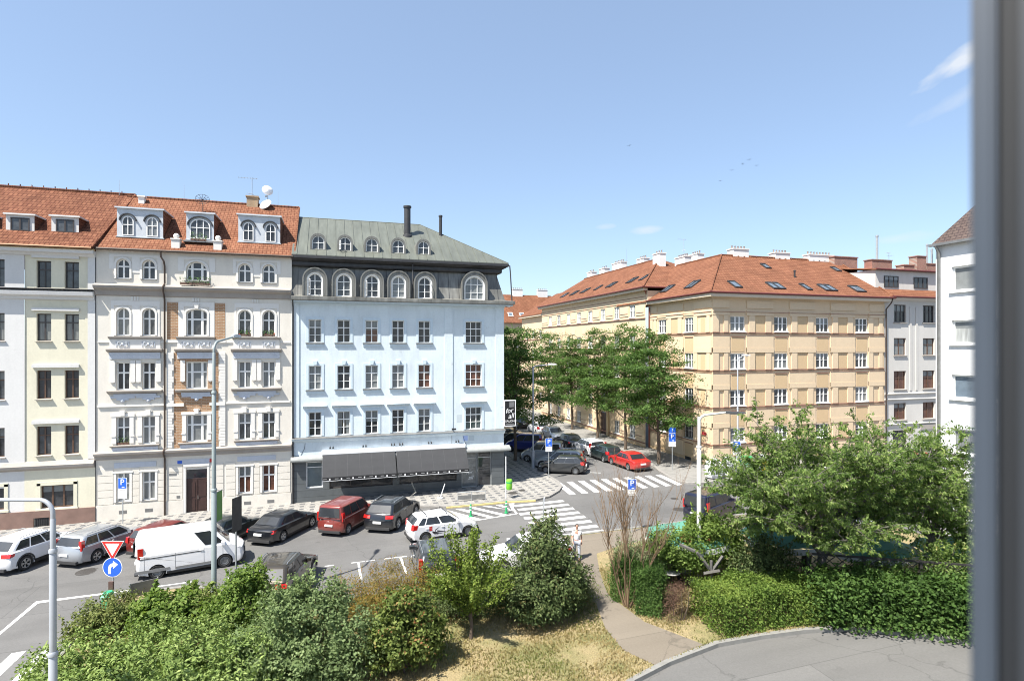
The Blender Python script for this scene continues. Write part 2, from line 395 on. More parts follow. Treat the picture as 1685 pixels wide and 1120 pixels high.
KA = [(-70,40.4),(4.5,40.45),(7.5,39.25),(11.8,39.1),(13.7,38.75),(14.9,39.2),(16.1,40.4),(16.9,41.7),(17.2,43.2),(17.2,150)]
slab('pavement', KA + [(12.85,150),(12.85,44.0),(-70,44.0)], .12, M_MOS)
strip('kerb', KA, .26, .135, M_KERB)
strip('kerb', [(7.4,39.08),(11.8,38.93),(13.7,38.57)], .14, .10, M_YEL)
KB = [(27.3,150),(27.3,45.2),(26.8,43.6),(26.35,41.2),(26.25,39.9),(26.6,39.1),(27.4,38.7),(90,38.7)]
slab('pavement', KB + [(90,43.4),(31.7,43.4),(31.7,150)], .12, M('light_paving', (.20,.195,.182), .85, var=.15, scale=2.5, bmp=.2))
strip('kerb', KB, .26, .135, M_KERB)
KC = [(-9.6,-5),(-9.5,25.9),(-9.9,28.3),(-9.4,29.6),(-8.4,30.2),(-6.6,30.2),(-5.3,29.6),(-4.9,26.9),(-4.6,26.5),(9.9,26.3),(10.3,26.8),(10.5,30.2),(11,30.7),(31.6,30.7)]
CC = [(31.6,8),(22,15.2),(20.5,16.4),(18.8,17.35),(17.1,17.72),(15.25,17.9),(13.4,17.95),(11.07,17.46),(9.4,16.9),(7.6,16.0),(5.6,14.4),(3.5,11),(3.5,-5)]
slab('lawn', KC + CC, .12, M_LAWN)
strip('kerb', KC, .22, .15, M_CONC)
strip('kerb', CC, .20, .155, M_CONC)
dr = MB(); dr.poly([g(u, v, .006) for u, v in [(3.5,-5),(3.5,11),(5.6,14.4),(7.6,16.0),(9.4,16.9),(11.07,17.46),(13.4,17.95),(15.25,17.9),(17.1,17.72),(18.8,17.35),(20.5,16.4),(22,15.2),(31.6,8),(31.6,-5)]])
struct('driveway', dr, M_DRIVE)
pa = MB(); pa.poly([g(u, v, .126) for u, v in [(10.75,30.5),(10.6,27),(10.72,23.6),(10.6,22.2),(10.05,20.2),(9.95,18.6),(10.5,17.4),(12.9,18.0),(11.75,20.2),(11.5,22.8),(11.7,23.6),(12.3,25.4),(13.2,27.6),(15.3,28.4),(31.5,28.4),(31.5,30.5)]])
struct('footpath', pa, M_PATH)

# markings, laid 4 mm apart
mk = MB(); q = lambda *p: mk.poly([g(u, v, .005) for u, v in p])
for k in range(10):                                       # crossing over the side street
    a = 16.55 + k*.985
    q((a+.92, 43.15-.05*k), (a+.42, 43.15-.05*k), (a+.1, 39.4-.04*k), (a+.62, 39.4-.04*k))
for k in range(8):                                        # crossing over the main road
    v = 38.25 - k*.985
    q((11.95-.05*k if k<2 else 11.7, v), (15.65-.035*k, v+.02), (15.6-.035*k, v-.46), (11.95-.05*k if k<2 else 11.66, v-.48))
q((11.75,38.75),(11.9,38.75),(11.62,36.2),(11.47,36.2)); q((11.55,36.3),(11.55,36.15),(8.6,35.65),(8.6,35.8))   # hatched area
for k in range(6):
    a = 7.0 + k*.95; b0, b1 = 38.7, 35.75 + .12*k
    q((a, b0), (a+.42, b0), (min(a+2.1, 11.5), b1+.1 if a+2.1<11.5 else 36.9), (min(a+1.65,11.5), b1+.1 if a+1.65<11.5 else 37.1))
q((-12.72,27.4),(-12.58,27.4),(-12.52,30.75),(-12.7,31.0)); q((-12.7,31.0),(-12.52,30.72),(-9.2,30.85),(-9.2,31.0)) # give-way edge line
q((-9.2,31.0),(-9.2,30.85),(-6.5,31.0),(-6.5,31.12))
for k in range(8):                                        # crossing at the lower left
    a = -9.95 - k*1.0
    q((a, 26.05 if k==0 else 26.0), (a-.44, 25.95), (a-.5, 22.2), (a-.05, 22.2))
for u in (-4.6,-1.55,1.25,3.4,6.4):                         # parking bays
    q((u-.06,30.95),(u+.06,30.95),(u+.1,28.6),(u-.02,28.6)); q((u-.35,31.0),(u+.35,31.0),(u+.35,30.88),(u-.35,30.88))
for u in (-3.2,-.2,1.85,2.75,4.6,5.5): q((u-.2,31.0),(u+.25,31.0),(u+.25,30.88),(u-.2,30.88))
q((20.4,45.9),(21.9,45.0),(22.0,45.15),(20.5,46.05))
struct('road_marking', mk, M_PAINT)
mm = M('cast_iron_cover', (.07,.065,.06), .6, .4, var=.3, scale=20)
for i, (u, v, r, h, lb) in enumerate([(-11.9,34.3,.5,.007,'iron manhole cover in the road below the silver estate car'),(22.05,33.4,.45,.007,'round manhole cover in the road beside the navy people carrier'),(23.2,35.8,.28,.007,'small road cover above the larger cover near the navy people carrier'),(12.75,40.9,.38,.128,'dark manhole cover on the pavement left of its twin by the green litter bin'),(13.6,41.4,.26,.128,'small dark cover on the pavement furthest from the green litter bin')]):
    mb = MB(); mb.lathe([(0,.0),(r*.8,0),(r*.82,-.003),(r*.9,-.003),(r*.92,0),(r,0),(r,-.05)], 20)
    tag(add('manhole_cover', mb, mm, loc=g(u, v, h)), lb, 'manhole cover', 'covers set in road and pavement')

dm = M('gully_grate', (.05,.05,.05), .6, .5)
for u, v, lb in ((6.6,39.2,'iron gully grate at the yellow edged kerb before the shop'),(-3.0,40.05,'iron gully grate at the kerb behind the black saloons'),(27.9,38.3,'iron gully grate at the kerb below the white recycling containers')):
    gd = thing('gully_grate', lb, 'drain', g(u, v, .012), R(3), 'road gullies'); mb = MB(); mb.box(-.25,.25,-.18,-.15,-.03,0); mb.box(-.25,.25,.15,.18,-.03,0); mb.box(-.25,-.22,-.15,.15,-.03,0); mb.box(.22,.25,-.15,.15,-.03,0); mb.box(-.22,.22,-.15,.15,-.03,-.008)
    add('frame', mb, dm, gd)
    for k in range(7): mb = MB(); mb.box(-.2+k*.06,-.175+k*.06,-.149,.149,-.007,0); add('bar', mb, dm, gd)
# ------------------------------------------------------------------ buildings: toolkit
def arc(cx, w, z1, rise, n=10):
    return [(cx + w/2*math.cos(math.pi - math.pi*i/n), z1 - rise + rise*math.sin(math.pi*i/n)) for i in range(n+1)]
class Fac:
    """one facade: x along the wall as seen from outside, y inwards, z up"""
    def __init__(s, root, ox, oy, rz=0):
        s.root = root; s.rz = rz; s.o = Vector((ox, oy, 0)) - Vector(root.location); s.rot = Matrix.Rotation(rz, 4, 'Z'); s.cache = {}
    def at(s, x, y, z): return s.o + (s.rot @ Vector((x, y, z)))
    def add(s, name, mb, mats, smooth=False, loc=(0,0,0), label=None):
        return add(name, mb, mats, s.root, s.at(*loc), s.rz, smooth=smooth, label=label)
    def wall(s, name, x0, x1, z0, z1, holes, mat, reveal=.22, d=0):
        mb = MB(); xs = sorted({x0, x1, *[h[0] for h in holes], *[h[1] for h in holes]}); zs = sorted({z0, z1, *[h[2] for h in holes], *[h[3] for h in holes]})
        xs = [x for x in xs if x0 <= x <= x1]; zs = [z for z in zs if z0 <= z <= z1]
        for i in range(len(xs)-1):
            for j in range(len(zs)-1):
                cx, cz = (xs[i]+xs[i+1])/2, (zs[j]+zs[j+1])/2
                if any(h[0]<cx<h[1] and h[2]<cz<h[3] for h in holes): continue
                mb.poly([(xs[i],d,zs[j]),(xs[i+1],d,zs[j]),(xs[i+1],d,zs[j+1]),(xs[i],d,zs[j+1])])
        for h in holes:
            a, b, c, e = h[:4]; rise = h[4] if len(h) > 4 else 0; r = d + reveal
            mb.poly([(a,d,c),(b,d,c),(b,r,c),(a,r,c)])
            mb.poly([(a,d,c),(a,r,c),(a,r,e-rise),(a,d,e-rise)]); mb.poly([(b,r,c),(b,d,c),(b,d,e-rise),(b,r,e-rise)])
            if rise:
                p = arc((a+b)/2, b-a, e, rise)
                for k in range(len(p)-1):
                    (xa,za),(xb,zb) = p[k], p[k+1]
                    mb.poly([(xa,d,za),(xa,r,za),(xb,r,zb),(xb,d,zb)])
                    mb.poly([(xa,d,za),(xb,d,zb),(xb,d,e),(xa,d,e)])
            else: mb.poly([(a,d,e),(a,r,e),(b,r,e),(b,d,e)])
        return s.add(name, mb, mat)
    def prof(s, name, x0, x1, pts, mat, ends=0):
        mb = MB(); mb.prism([(x0,y,z) for y, z in pts], [(x1,y,z) for y, z in pts]); return s.add(name, mb, mat)
    def boxes(s, name, bs, mat):
        o = None
        for b in bs:
            mb = MB(); x, y, z = (b[0]+b[1])/2, b[3], b[4]
            mb.box(b[0]-x, b[1]-x, b[2]-y, 0, 0, b[5]-z); o = s.add(name, mb, mat, loc=(x, y, z))
        return o
    def frame_mesh(s, w, h, rise, cols, rows, fw, bar, mat, th=.06):
        key = (round(w,2), round(h,2), rise, tuple(cols), tuple(rows), fw, bar, mat.name, th)
        if key in FCACHE: return FCACHE[key]
        mb = MB(); hw = w/2
        if rise:
            top = arc(0, w, h, rise); inn = arc(0, w-2*fw, h-fw, max(.02, rise-fw*.2))
            out = [(-hw,0)] + top + [(hw,0)]; ins = [(-hw+fw,fw)] + inn + [(hw-fw,fw)]
        else:
            out = [(-hw,0),(-hw,h),(hw,h),(hw,0)]; ins = [(-hw+fw,fw),(-hw+fw,h-fw),(hw-fw,h-fw),(hw-fw,fw)]
        k = len(out)
        for i in range(k):
            j = (i+1) % k
            a, b, c, e = out[i], out[j], ins[j], ins[i]
            mb.poly([(a[0],0,a[1]),(b[0],0,b[1]),(c[0],0,c[1]),(e[0],0,e[1])])
            mb.poly([(e[0],0,e[1]),(c[0],0,c[1]),(c[0],th,c[1]),(e[0],th,e[1])])
        def topz(x):
            if not rise: return h - fw
            return h - rise + rise*math.sqrt(max(0, 1-(x/hw)**2)) - fw*.6
        for fx, t in cols:
            x = -hw + fx*w; mb.box(x-t/2, x+t/2, -.002, th-.002, fw*.5, topz(x))
        for fz, t in rows:
            z = fz*h; xe = hw - fw*.6
            if rise and z > h-rise: xe = hw*math.sqrt(max(0, 1-((z-h+rise)/rise)**2)) - fw*.6
            mb.box(-xe, xe, -.004, th-.004, z-t/2, z+t/2)
        FCACHE[key] = mb.mesh('window', mat); return FCACHE[key]
    def pane_mesh(s, w, h, rise, g):
        key = ('p', round(w,2), round(h,2), rise, g.name)
        if key not in FCACHE:
            mb = MB(); pts = [(-w/2,0)] + (arc(0, w, h, rise) if rise else [(-w/2,h),(w/2,h)]) + [(w/2,0)]
            mb.poly([(x, .045, z) for x, z in reversed(pts)]); FCACHE[key] = mb.mesh('pane', g, normals=False)
        return FCACHE[key]
    def window(s, x0, x1, z0, z1, g, mat, rise=0, cols=(), rows=(), fw=.06, bar=.03, d=.15, sill=None, sillmat=None, parent=None, th=.06, pname='window'):
        cx = (x0+x1)/2; w, h = x1-x0, z1-z0
        o = link(pname, s.frame_mesh(w, h, rise, cols, rows, fw, bar, mat, th), parent or s.root, s.at(cx, d, z0) if not parent else (cx, d, z0), s.rz if not parent else 0)
        link('pane', s.pane_mesh(w, h, rise, g), o if not parent else parent, (0,0,0) if not parent else (cx, d, z0))
        q = WRN.random()
        if not parent and not rise and h > .9 and q < .38:
            bl = MB()
            if q < .25: bl.poly([(-w/2+fw,.038,h*(1-.25-q)),(w/2-fw,.038,h*(1-.25-q)),(w/2-fw,.038,h-fw),(-w/2+fw,.038,h-fw)])
            else:
                for sg in (-1,1): bl.poly([(sg*(w/2-fw),.038,fw),(sg*w*(.16+(q-.25)*.4),.038,fw),(sg*w*(.08+(q-.25)*.3),.038,h-fw),(sg*(w/2-fw),.038,h-fw)])
            link('blind' if q < .25 else 'curtain', bl.mesh('blind', G_BLIND if q < .12 else (G_VEIL if q > .4 else G_CURT), normals=False), o)
        if sill:
            pr, ex, t = sill; key = ('s', round(w,2), pr, ex, t, d, sillmat.name)
            if key not in FCACHE:
                mb = MB(); mb.prism([(-w/2-ex,-d-pr,-t),(-w/2-ex,0,-t),(-w/2-ex,0,.012),(-w/2-ex,-d-pr,-.02)], [(w/2+ex,-d-pr,-t),(w/2+ex,0,-t),(w/2+ex,0,.012),(w/2+ex,-d-pr,-.02)])
                FCACHE[key] = mb.mesh('sill', sillmat)
            link('sill', FCACHE[key], o, (0,0,-.002))
        return o
FCACHE = {}; WRN = random.Random(77)
def flowers(parent, x0, x1, y, z, seed, h=.28, blooms=None):
    rnd = random.Random(seed); mb = MB()
    mb.box(x0, x1, y-.09, y+.09, z, z+.14, 1)
    for k in range(int(90*(x1-x0)/.8)):
        c = Vector((rnd.uniform(x0-.04, x1+.04), y+rnd.uniform(-.14,.12), z+.12+rnd.random()**1.4*h)); a = rnd.uniform(.03,.07)
        n = Vector((rnd.uniform(-1,1), rnd.uniform(-1,.2), rnd.uniform(-.2,1))).normalized(); t = n.orthogonal().normalized()*a; b = n.cross(t)
        mb.poly([c-t, c-b*.6, c+t, c+b*.6], 2 if blooms and rnd.random()<.12 else 0)
    return add('flower_box', mb, [m_flower, M_BOX, blooms or m_flower], parent)
M_BOX = M('flower_box_brown', (.12,.07,.05), .8)
M_BLOOM = M('red_blossom', (.5,.03,.03), .6)
def arch_ring(mb, w0, h0, w1, h1, y0, y1, m=0, n=10):
    """arched band (outer w0 x h0, inner w1 x h1) from y0 to y1"""
    o = [(-w0/2,0)] + arc(0, w0, h0, w0/2, n) + [(w0/2,0)]; i = [(-w1/2,0)] + arc(0, w1, h1, w1/2, n) + [(w1/2,0)]
    for k in range(len(o)-1):
        a, b, c, d = o[k], o[k+1], i[k+1], i[k]
        mb.poly([(a[0],y0,a[1]),(b[0],y0,b[1]),(c[0],y0,c[1]),(d[0],y0,d[1])], m)
        mb.poly([(a[0],y0,a[1]),(a[0],y1,a[1]),(b[0],y1,b[1]),(b[0],y0,b[1])], m)
        mb.poly([(d[0],y0,d[1]),(c[0],y0,c[1]),(c[0],y1,c[1]),(d[0],y1,d[1])], m)
def roof_poly(root, name, polys, mat, thick=.12):
    mb = MB(); L = Vector(root.location)
    for p in polys:
        t = [Vector(q)-L for q in p]; mb.poly(t); mb.poly([q-Vector((0,0,thick)) for q in reversed(t)])
        for i in range(len(t)):
            a, b = t[i], t[(i+1)%len(t)]; mb.poly([a, a-Vector((0,0,thick)), b-Vector((0,0,thick)), b])
    return add(name, mb, mat, root)
def rb(root, name, bs, mats, smooth=False):
    """boxes in world coordinates as one part"""
    mb = MB(); L = root.location
    for b in bs: mb.box(b[0]-L.x, b[1]-L.x, b[2]-L.y, b[3]-L.y, b[4]-L.z, b[5]-L.z, b[6] if len(b)>6 else 0)
    return add(name, mb, mats, root, smooth=smooth)
def chimney(root, x0, x1, y0, y1, z0, z1, mat, pots=0, along='x', cap=True):
    L = root.location; mb = MB()
    mb.box(x0-L.x, x1-L.x, y0-L.y, y1-L.y, z0-L.z, z1-L.z)
    if cap: mb.box(x0-.07-L.x, x1+.07-L.x, y0-.07-L.y, y1+.07-L.y, z1-L.z+.002, z1+.1-L.z)
    o = add('chimney', mb, mat, root)
    if pots:
        pm = MB()
        for k in range(pots):
            f = (k+.5)/pots; x = x0+(x1-x0)*f if along=='x' else (x0+x1)/2; y = (y0+y1)/2 if along=='x' else y0+(y1-y0)*f
            pm.lathe([(.07,.1),(.085,.12),(.07,.36),(.10,.38),(.10,.42),(.05,.42)], 8, (x-L.x, y-L.y, z1-L.z))
        add('chimney_pot', pm, m_pot, o)
    return o
m_pot = M('grey_chimney_pot', (.22,.17,.14), .8, var=.2)
def drainpipe(root, path, mat=None, r=.055, seg=8):
    mb = MB(); L = root.location; mb.tube([Vector(p)-L for p in path], r, seg); return add('drainpipe', mb, mat or m_pipe, root, smooth=True)

# ------------------------------------------------------------------ light blue building
m_bwall = plaster('light_blue_plaster', (.61,.68,.715), .12, (.33,.35,.35), .6)
m_btrim = plaster('pale_blue_trim', (.54,.63,.69), .05, dirt_amt=.1)
m_clad = bricks('dark_slate_cladding', (.085,.095,.10), (.10,.11,.115), (.04,.045,.045), 6.5, .48, .012, .3, rough=.55)
m_patina = metal_roof('green_grey_patina', (.135,.145,.122), .5, .14)
m_lead = metal_roof('dark_lead_cladding', (.165,.163,.148), .5, .34, .25)
B = thing('corner_house', 'light blue plastered corner house with dark mansard roof above a shop with grey awnings', 'building', (5, 49, gz(5)))
F = Fac(B, 0, 43.8)
BC = [(-1.67,-.80),(.30,1.20),(2.28,3.19),(4.21,5.10),(6.17,7.07),(9.81,11.10)]
BR = [(4.82,6.53),(8.15,9.86),(11.53,13.18)]
F.wall('wall', -2.8, 12.9, 3.46, 14.6, [(a, b, z0, z1) for a, b in BC for z0, z1 in BR], m_bwall, .2)
rb(B, 'side_wall', [(12.86,12.9,43.81,57,-.6,14.6)], m_bwall)
bg_ = [[G_DARK,G_DARK,G_DARK,G_DARK,G_MID,G_MID],[G_CURT,G_DARK,G_BLIND,G_BLIND,G_RED,G_RED],[G_MID,G_DARK,G_RED,G_DARK,G_DARK,G_DARK]]
trim = MB()
for r, (z0, z1) in enumerate(BR):
    for c, (a, b) in enumerate(BC):
        cols = [(1/3,.05),(2/3,.05)] if c == 5 else [(.5,.07)]
        w = F.window(a, b, z0, z1, bg_[r][c], m_white, cols=cols, rows=[(.66,.07),(.33,.03)], fw=.055, d=.14, sill=(.13,.2,.09) if r else (.05,.06,.07), sillmat=m_zinc)
        sb = MB(); hw, h = (b-a)/2, z1-z0; e = .17; y0, y1 = -.175, -.138
        sb.box(-hw-e,-hw-.003,y0,y1,0,h+e); sb.box(hw+.003,hw+e,y0,y1,0,h+e); sb.box(-hw-.003,hw+.003,y0,y1,h+.003,h+e)
        if r == 1: sb.prism([(-.10,-.26,h+.06),(.10,-.26,h+.06),(.16,-.26,h+.36),(-.16,-.26,h+.36)], [(-.10,-.14,h+.06),(.10,-.14,h+.06),(.16,-.14,h+.36),(-.16,-.14,h+.36)])
        if r == 0:
            sb.prism([(-hw-.38,-.36,h+.42),(-hw-.38,-.14,h+.30),(-hw-.38,-.14,h+.5),(-hw-.38,-.38,h+.46)], [(hw+.38,-.36,h+.42),(hw+.38,-.14,h+.30),(hw+.38,-.14,h+.5),(hw+.38,-.38,h+.46)])
        if r: sb.prism([(-hw-.16,-.175,-.30),(hw+.16,-.175,-.30),(hw+.2,-.2,-.093),(-hw-.2,-.2,-.093)], [(-hw-.16,-.137,-.30),(hw+.16,-.137,-.30),(hw+.2,-.137,-.093),(-hw-.2,-.137,-.093)])
        add('surround', sb, m_btrim, w)
F.boxes('pilaster', [(8.15,8.8,-.05,-.001,4.78,14.3),(12.2,12.9,-.05,-.001,4.78,14.3),(-2.8,-2.3,-.05,-.001,4.78,14.3)], m_bwall)
F.prof('string_course', -2.8, 12.95, [(.02,4.40),(-.08,4.44),(-.24,4.60),(-.26,4.68),(-.02,4.76),(.02,4.76)], m_btrim)
F.prof('string_course_flashing', -2.8, 12.98, [(-.02,4.768),(-.28,4.684),(-.28,4.66),(-.272,4.66),(-.272,4.69),(-.02,4.775)], m_zinc)
F.boxes('soffit', [(-2.8,13.5,-.55,-.001,14.42,14.5),(-2.8,12.95,-.12,-.001,14.3,14.418)], m_btrim)
def ring_roof(root, name, prof, mat, x0=-2.8, x1=12.9, y0=43.8, y1=56.5, left=False):
    mb = MB(); L = root.location
    for (d0, z0), (d1, z1) in zip(prof[:-1], prof[1:]):
        p = lambda x, y, z: (x-L.x, y-L.y, z-L.z)
        mb.poly([p(x0,y0+d0,z0), p(x1-d0,y0+d0,z0), p(x1-d1,y0+d1,z1), p(x0,y0+d1,z1)])
        mb.poly([p(x1-d0,y0+d0,z0), p(x1-d0,y1,z0), p(x1-d1,y1,z1), p(x1-d1,y0+d1,z1)])
    return add(name, mb, mat, root)
ring_roof(B, 'eaves_cornice', [(-.3,14.502),(-.62,14.502),(-.72,14.56),(-.72,14.78),(-.55,14.82),(-.2,14.86),(-.08,14.92)], m_lead)
mans = ring_roof(B, 'mansard_roof', [(-.08,14.9),(.06,15.35),(.26,16.1),(.42,16.75),(.46,17.0)], m_lead)
ring_roof(B, 'mansard_cornice', [(.47,16.98),(.18,17.02),(.12,17.1),(.12,17.3),(-.12,17.42),(-.2,17.5),(-.34,17.54),(-.34,17.72),(-.2,17.78)], m_dkmetal)
seam = MB(); L = B.location
for k in range(20):
    x = -2.4 + k*.78
    if x > 12.5: break
    for (d0, z0), (d1, z1) in zip([(-.08,14.92),(.06,15.35),(.26,16.1),(.42,16.75)], [(.06,15.35),(.26,16.1),(.42,16.75),(.46,16.98)]):
        seam.prism([(x-L.x-.012,43.8+d0-.02-L.y,z0-L.z),(x-L.x+.012,43.8+d0-.02-L.y,z0-L.z),(x-L.x+.012,43.8+d0+.01-L.y,z0-L.z),(x-L.x-.012,43.8+d0+.01-L.y,z0-L.z)],
                   [(x-L.x-.012,43.8+d1-.02-L.y,z1-L.z),(x-L.x+.012,43.8+d1-.02-L.y,z1-L.z),(x-L.x+.012,43.8+d1+.01-L.y,z1-L.z),(x-L.x-.012,43.8+d1+.01-L.y,z1-L.z)])
add('mansard_seam', seam, m_dkmetal, B)
RX, RY, RZ = 7.0, 49.0, 21.55
roof_poly(B, 'roof', [[(-2.8,43.5,17.78),(13.2,43.5,17.78),(RX,RY,RZ),(-2.8,RY,RZ)], [(13.2,43.5,17.78),(13.2,56,17.78),(RX,RY,RZ)], [(13.2,56,17.78),(-2.8,56,17.78),(-2.8,RY,RZ),(RX,RY,RZ)]], m_patina, .05)
sm = MB(); kk = (RZ-17.78)/(RY-43.5)
for k in range(24):
    x = -2.45 + k*.66
    if x > 12.9: break
    ymax = RY if x < RX else 43.5 + (13.2-x)/(13.2-RX)*(RY-43.5)
    a = Vector((x, 43.5, 17.78))-L; b = Vector((x, ymax, 17.78+kk*(ymax-43.5)))-L
    o1, o2 = Vector((.013,0,.0)), Vector((0,-.02,.035))
    sm.prism([a-o1, a+o1, a+o1+o2, a-o1+o2], [b-o1, b+o1, b+o1+o2, b-o1+o2])
h0, h1 = Vector((13.2,43.5,17.80))-L, Vector((RX,RY,RZ+.02))-L; sm.tube([h0, h1], .03, 5)
sm.tube([Vector((-2.8,RY,RZ+.01))-L, Vector((RX,RY,RZ+.01))-L], .035, 5)
add('roof_seam', sm, m_patina, B)
for i, (a, b) in enumerate(BC):
    cx = (a+b)/2; big = i == 5; ww, hh, ow = (1.5,1.78,2.02) if big else (.95,1.6,1.63)
    hd = MB(); arch_ring(hd, ow, hh+.40, ww+.14, hh+.09, -.36, .85, 0); arch_ring(hd, ow+.07, hh+.43, ow-.12, hh+.34, -.42, -.358, 0)
    o = F.add('dormer', hd, m_lead, loc=(cx, 0, 14.86))
    ln = MB(); arch_ring(ln, ww+.142, hh+.092, ww-.02, hh-.01, -.30, -.1, 0); add('lining', ln, m_white, o)
    F.window(-ww/2, ww/2, .02, hh, [G_DARK,G_MID,G_DARK,G_BLIND,G_DARK,G_CURT][i], m_white, rise=ww/2, cols=[(1/3,.05),(2/3,.05)] if big else [(.5,.06)], rows=[(.66,.05),(.3,.03)], d=-.15, parent=o)
for i, x in enumerate((-1.03,.85,2.77,4.71,6.62)):
    hd = MB(); arch_ring(hd, 1.11, 1.2, .86, 1.04, -.03, 1.35, 0); hd.box(-.56,.56,-.05,.3,-.12,.0)
    o = add('dormer', hd, m_lead, B, Vector((x, 44.22, 18.27))-L)
    F.window(-.43, .43, .0, 1.03, G_MID if i != 1 else G_DARK, m_white, rise=.42, cols=[(.5,.05)], rows=[(.5,.04)], d=.07, parent=o)
def open_sash(parent, x, y, z, w, h, ang):
    mb = MB()
    for b in ((0,.04,0,h),(w-.04,w,0,h),(.04,w-.04,0,.05),(.04,w-.04,h-.05,h),(.04,w-.04,h*.5-.012,h*.5+.012)): mb.box(b[0],b[1],-.02,.02,b[2],b[3])
    o = add('open_sash', mb, m_white, parent, (x, y, z), R(ang)); g_ = MB(); g_.poly([(.04,.0,.05),(w-.04,0,.05),(w-.04,0,h-.05),(.04,0,h-.05)]); return o
dl = [o for o in B.children if o.name.startswith('dormer')]
for i, sx, a in ((0,-1,-70),(2,-1,-80),(4,1,255),(7,-1,-75)):
    big = i < 6; w_, h_ = (.42,1.1) if big else (.36,.62)
    open_sash(dl[i], sx*(.45 if big else .40), -.17 if big else -.02, .08, w_, h_, a)
for (x, y, z, r, h) in ((5.74,47.1,20.1,.26,2.35),(8.5,47.4,20.2,.13,1.75)):
    mb = MB(); mb.lathe([(r,-.3),(r,h),(r*1.25,h),(r*1.25,h+.14),(r*.8,h+.16),(0,h+.16)], 14); mb.lathe([(r*1.6,-.2),(r*1.5,.12),(r,.2)], 14)
    add('flue', mb, m_dkmetal, B, Vector((x,y,z))-L, smooth=True)
drainpipe(B, [(5.72,43.62,17.4),(5.72,43.7,17.0),(5.72,43.6,16.7),(5.72,43.52,14.95)], m_dkmetal, .05)
drainpipe(B, [(-2.72,43.2,14.5),(-2.72,43.7,14.1),(-2.72,43.7,-.1)], m_dkmetal, .06)
drainpipe(B, [(13.25,43.35,17.6),(13.3,43.3,16.9),(13.42,43.3,14.8)], m_dkmetal, .05)
# shop storey
SH = [(-1.85,-.69,1.1,3.0),(-.25,4.25,.95,2.9),(4.75,9.1,.95,2.9),(9.5,10.72,.32,3.05),(10.78,11.92,.32,3.05)]
F.wall('shop_wall', -2.8, 12.9, -.6, 3.07, SH, m_clad, .25, d=-.03)
F.prof('shop_cornice', -2.86, 13.35, [(.1,3.07),(-.40,3.07),(-.44,3.14),(-.44,3.22),(-.40,3.3),(-.02,3.46),(.1,3.46)], M('pale_grey_cornice', (.27,.28,.27), .6, .1, var=.12))
F.window(-1.85,-.69,1.1,3.0, glass('shop_glass_grey', (.13,.16,.17), var=.15), m_white, rows=[(.78,.06)], fw=.09, d=.1)
F.window(-.25,4.25,.95,2.9, G_DARK, m_greyw, cols=[(.33,.06),(.66,.06)], fw=.09, d=.1); F.window(4.75,9.1,.95,2.9, G_DARK, m_greyw, cols=[(.33,.06),(.66,.06)], fw=.09, d=.1)
G_SHOP = glass('shop_glass_pale', (.17,.18,.18), var=.35)
dg = F.window(9.5,10.72,.32,3.05, G_SHOP, m_galv, rows=[(.83,.06)], fw=.07, d=.1)
dd = F.window(10.78,11.92,.32,3.05, G_DARK, m_galv, rows=[(.83,.06)], fw=.07, d=.12, pname='shop_door')
for t, s_, x, z in (('for',.42,.02,1.15),('all',.42,.12,.72)):
    link('lettering', text_me(t, s_, m_signwhite, .35, .003), dg, (x, .035, z), rot=(R(90),0,0))
m_awn = M('charcoal_awning_cloth', (.032,.033,.036), .85, var=.08, scale=1.5)
m_val = M('awning_valance_black', (.015,.015,.017), .8)
for (a, b) in ((-.71,4.38),(4.47,9.74)):
    mb = MB(); prof = [(-.32,3.52),(-.75,3.09),(-1.2,2.58),(-1.56,2.12)]
    n = 6
    for k in range(n):
        xa, xb = a+(b-a)*k/n, a+(b-a)*(k+1)/n
        for (d0,z0),(d1,z1) in zip(prof[:-1], prof[1:]):
            sg = .0; mb.poly([(xa+.004,d0,z0),(xb-.004,d0,z0),(xb-.004,d1,z1),(xa+.004,d1,z1)])
            mb.poly([(xa-.004,d0,z0+.004),(xa+.004,d0,z0+.004),(xa+.004,d1,z1+.004),(xa-.004,d1,z1+.004)], 1)
    aw = F.add('awning', mb, [m_awn, M('awning_seam', (.09,.09,.095), .85)])
    va = MB(); nb = 26
    for k in range(nb):
        xa, xb = a+(b-a)*k/nb, a+(b-a)*(k+1)/nb; wt = 1 if k % 4 == 2 else 0
        va.box(xa, xb, -1.59 if not wt else -1.596, -1.57, 1.90, 2.13, 0)
        if wt: va.box(xa+.06, xb-.05, -1.605, -1.597, 1.93, 2.05, 1)
        elif k % 4 == 0: va.box(xa+.05, xb+.1, -1.605, -1.5965, 1.99, 2.03, 2)
    va.box(a, b, -1.595, -1.56, 1.86, 1.885, 3)
    add('valance', va, [m_val, m_signwhite, M('valance_print', (.3,.3,.3), .8), m_whitemet], aw)
    ar = MB()
    for x in (a+.5, (a+b)/2, b-.5): ar.tube([(x,-.15,2.9),(x,-.9,2.35),(x,-1.54,2.03)], .025, 6)
    add('folding_arm', ar, m_whitemet, aw)
F.boxes('awning_cassette', [(-.78,4.42,-.34,-.001,3.48,3.78),(4.425,9.72,-.34,-.001,3.48,3.775)], m_whitemet)
for x in (-.2,2.1,4.15,4.75,6.9,9.0):
    mb = MB(); mb.tube([(0,0,0),(0,-.25,.08),(0,-.3,.0)], .018, 5); mb.lathe([(.03,.06),(.07,-.06),(.06,-.07)], 8, (0,-.32,-.02)); mb.lathe([(.03,.06),(.07,-.06),(.06,-.07)], 8, (.2,-.32,-.02)); mb.tube([(.2,0,0),(.2,-.25,.08),(.2,-.3,0)], .018, 5)
    F.add('spotlight', mb, m_black, loc=(x, -.002, 4.0))
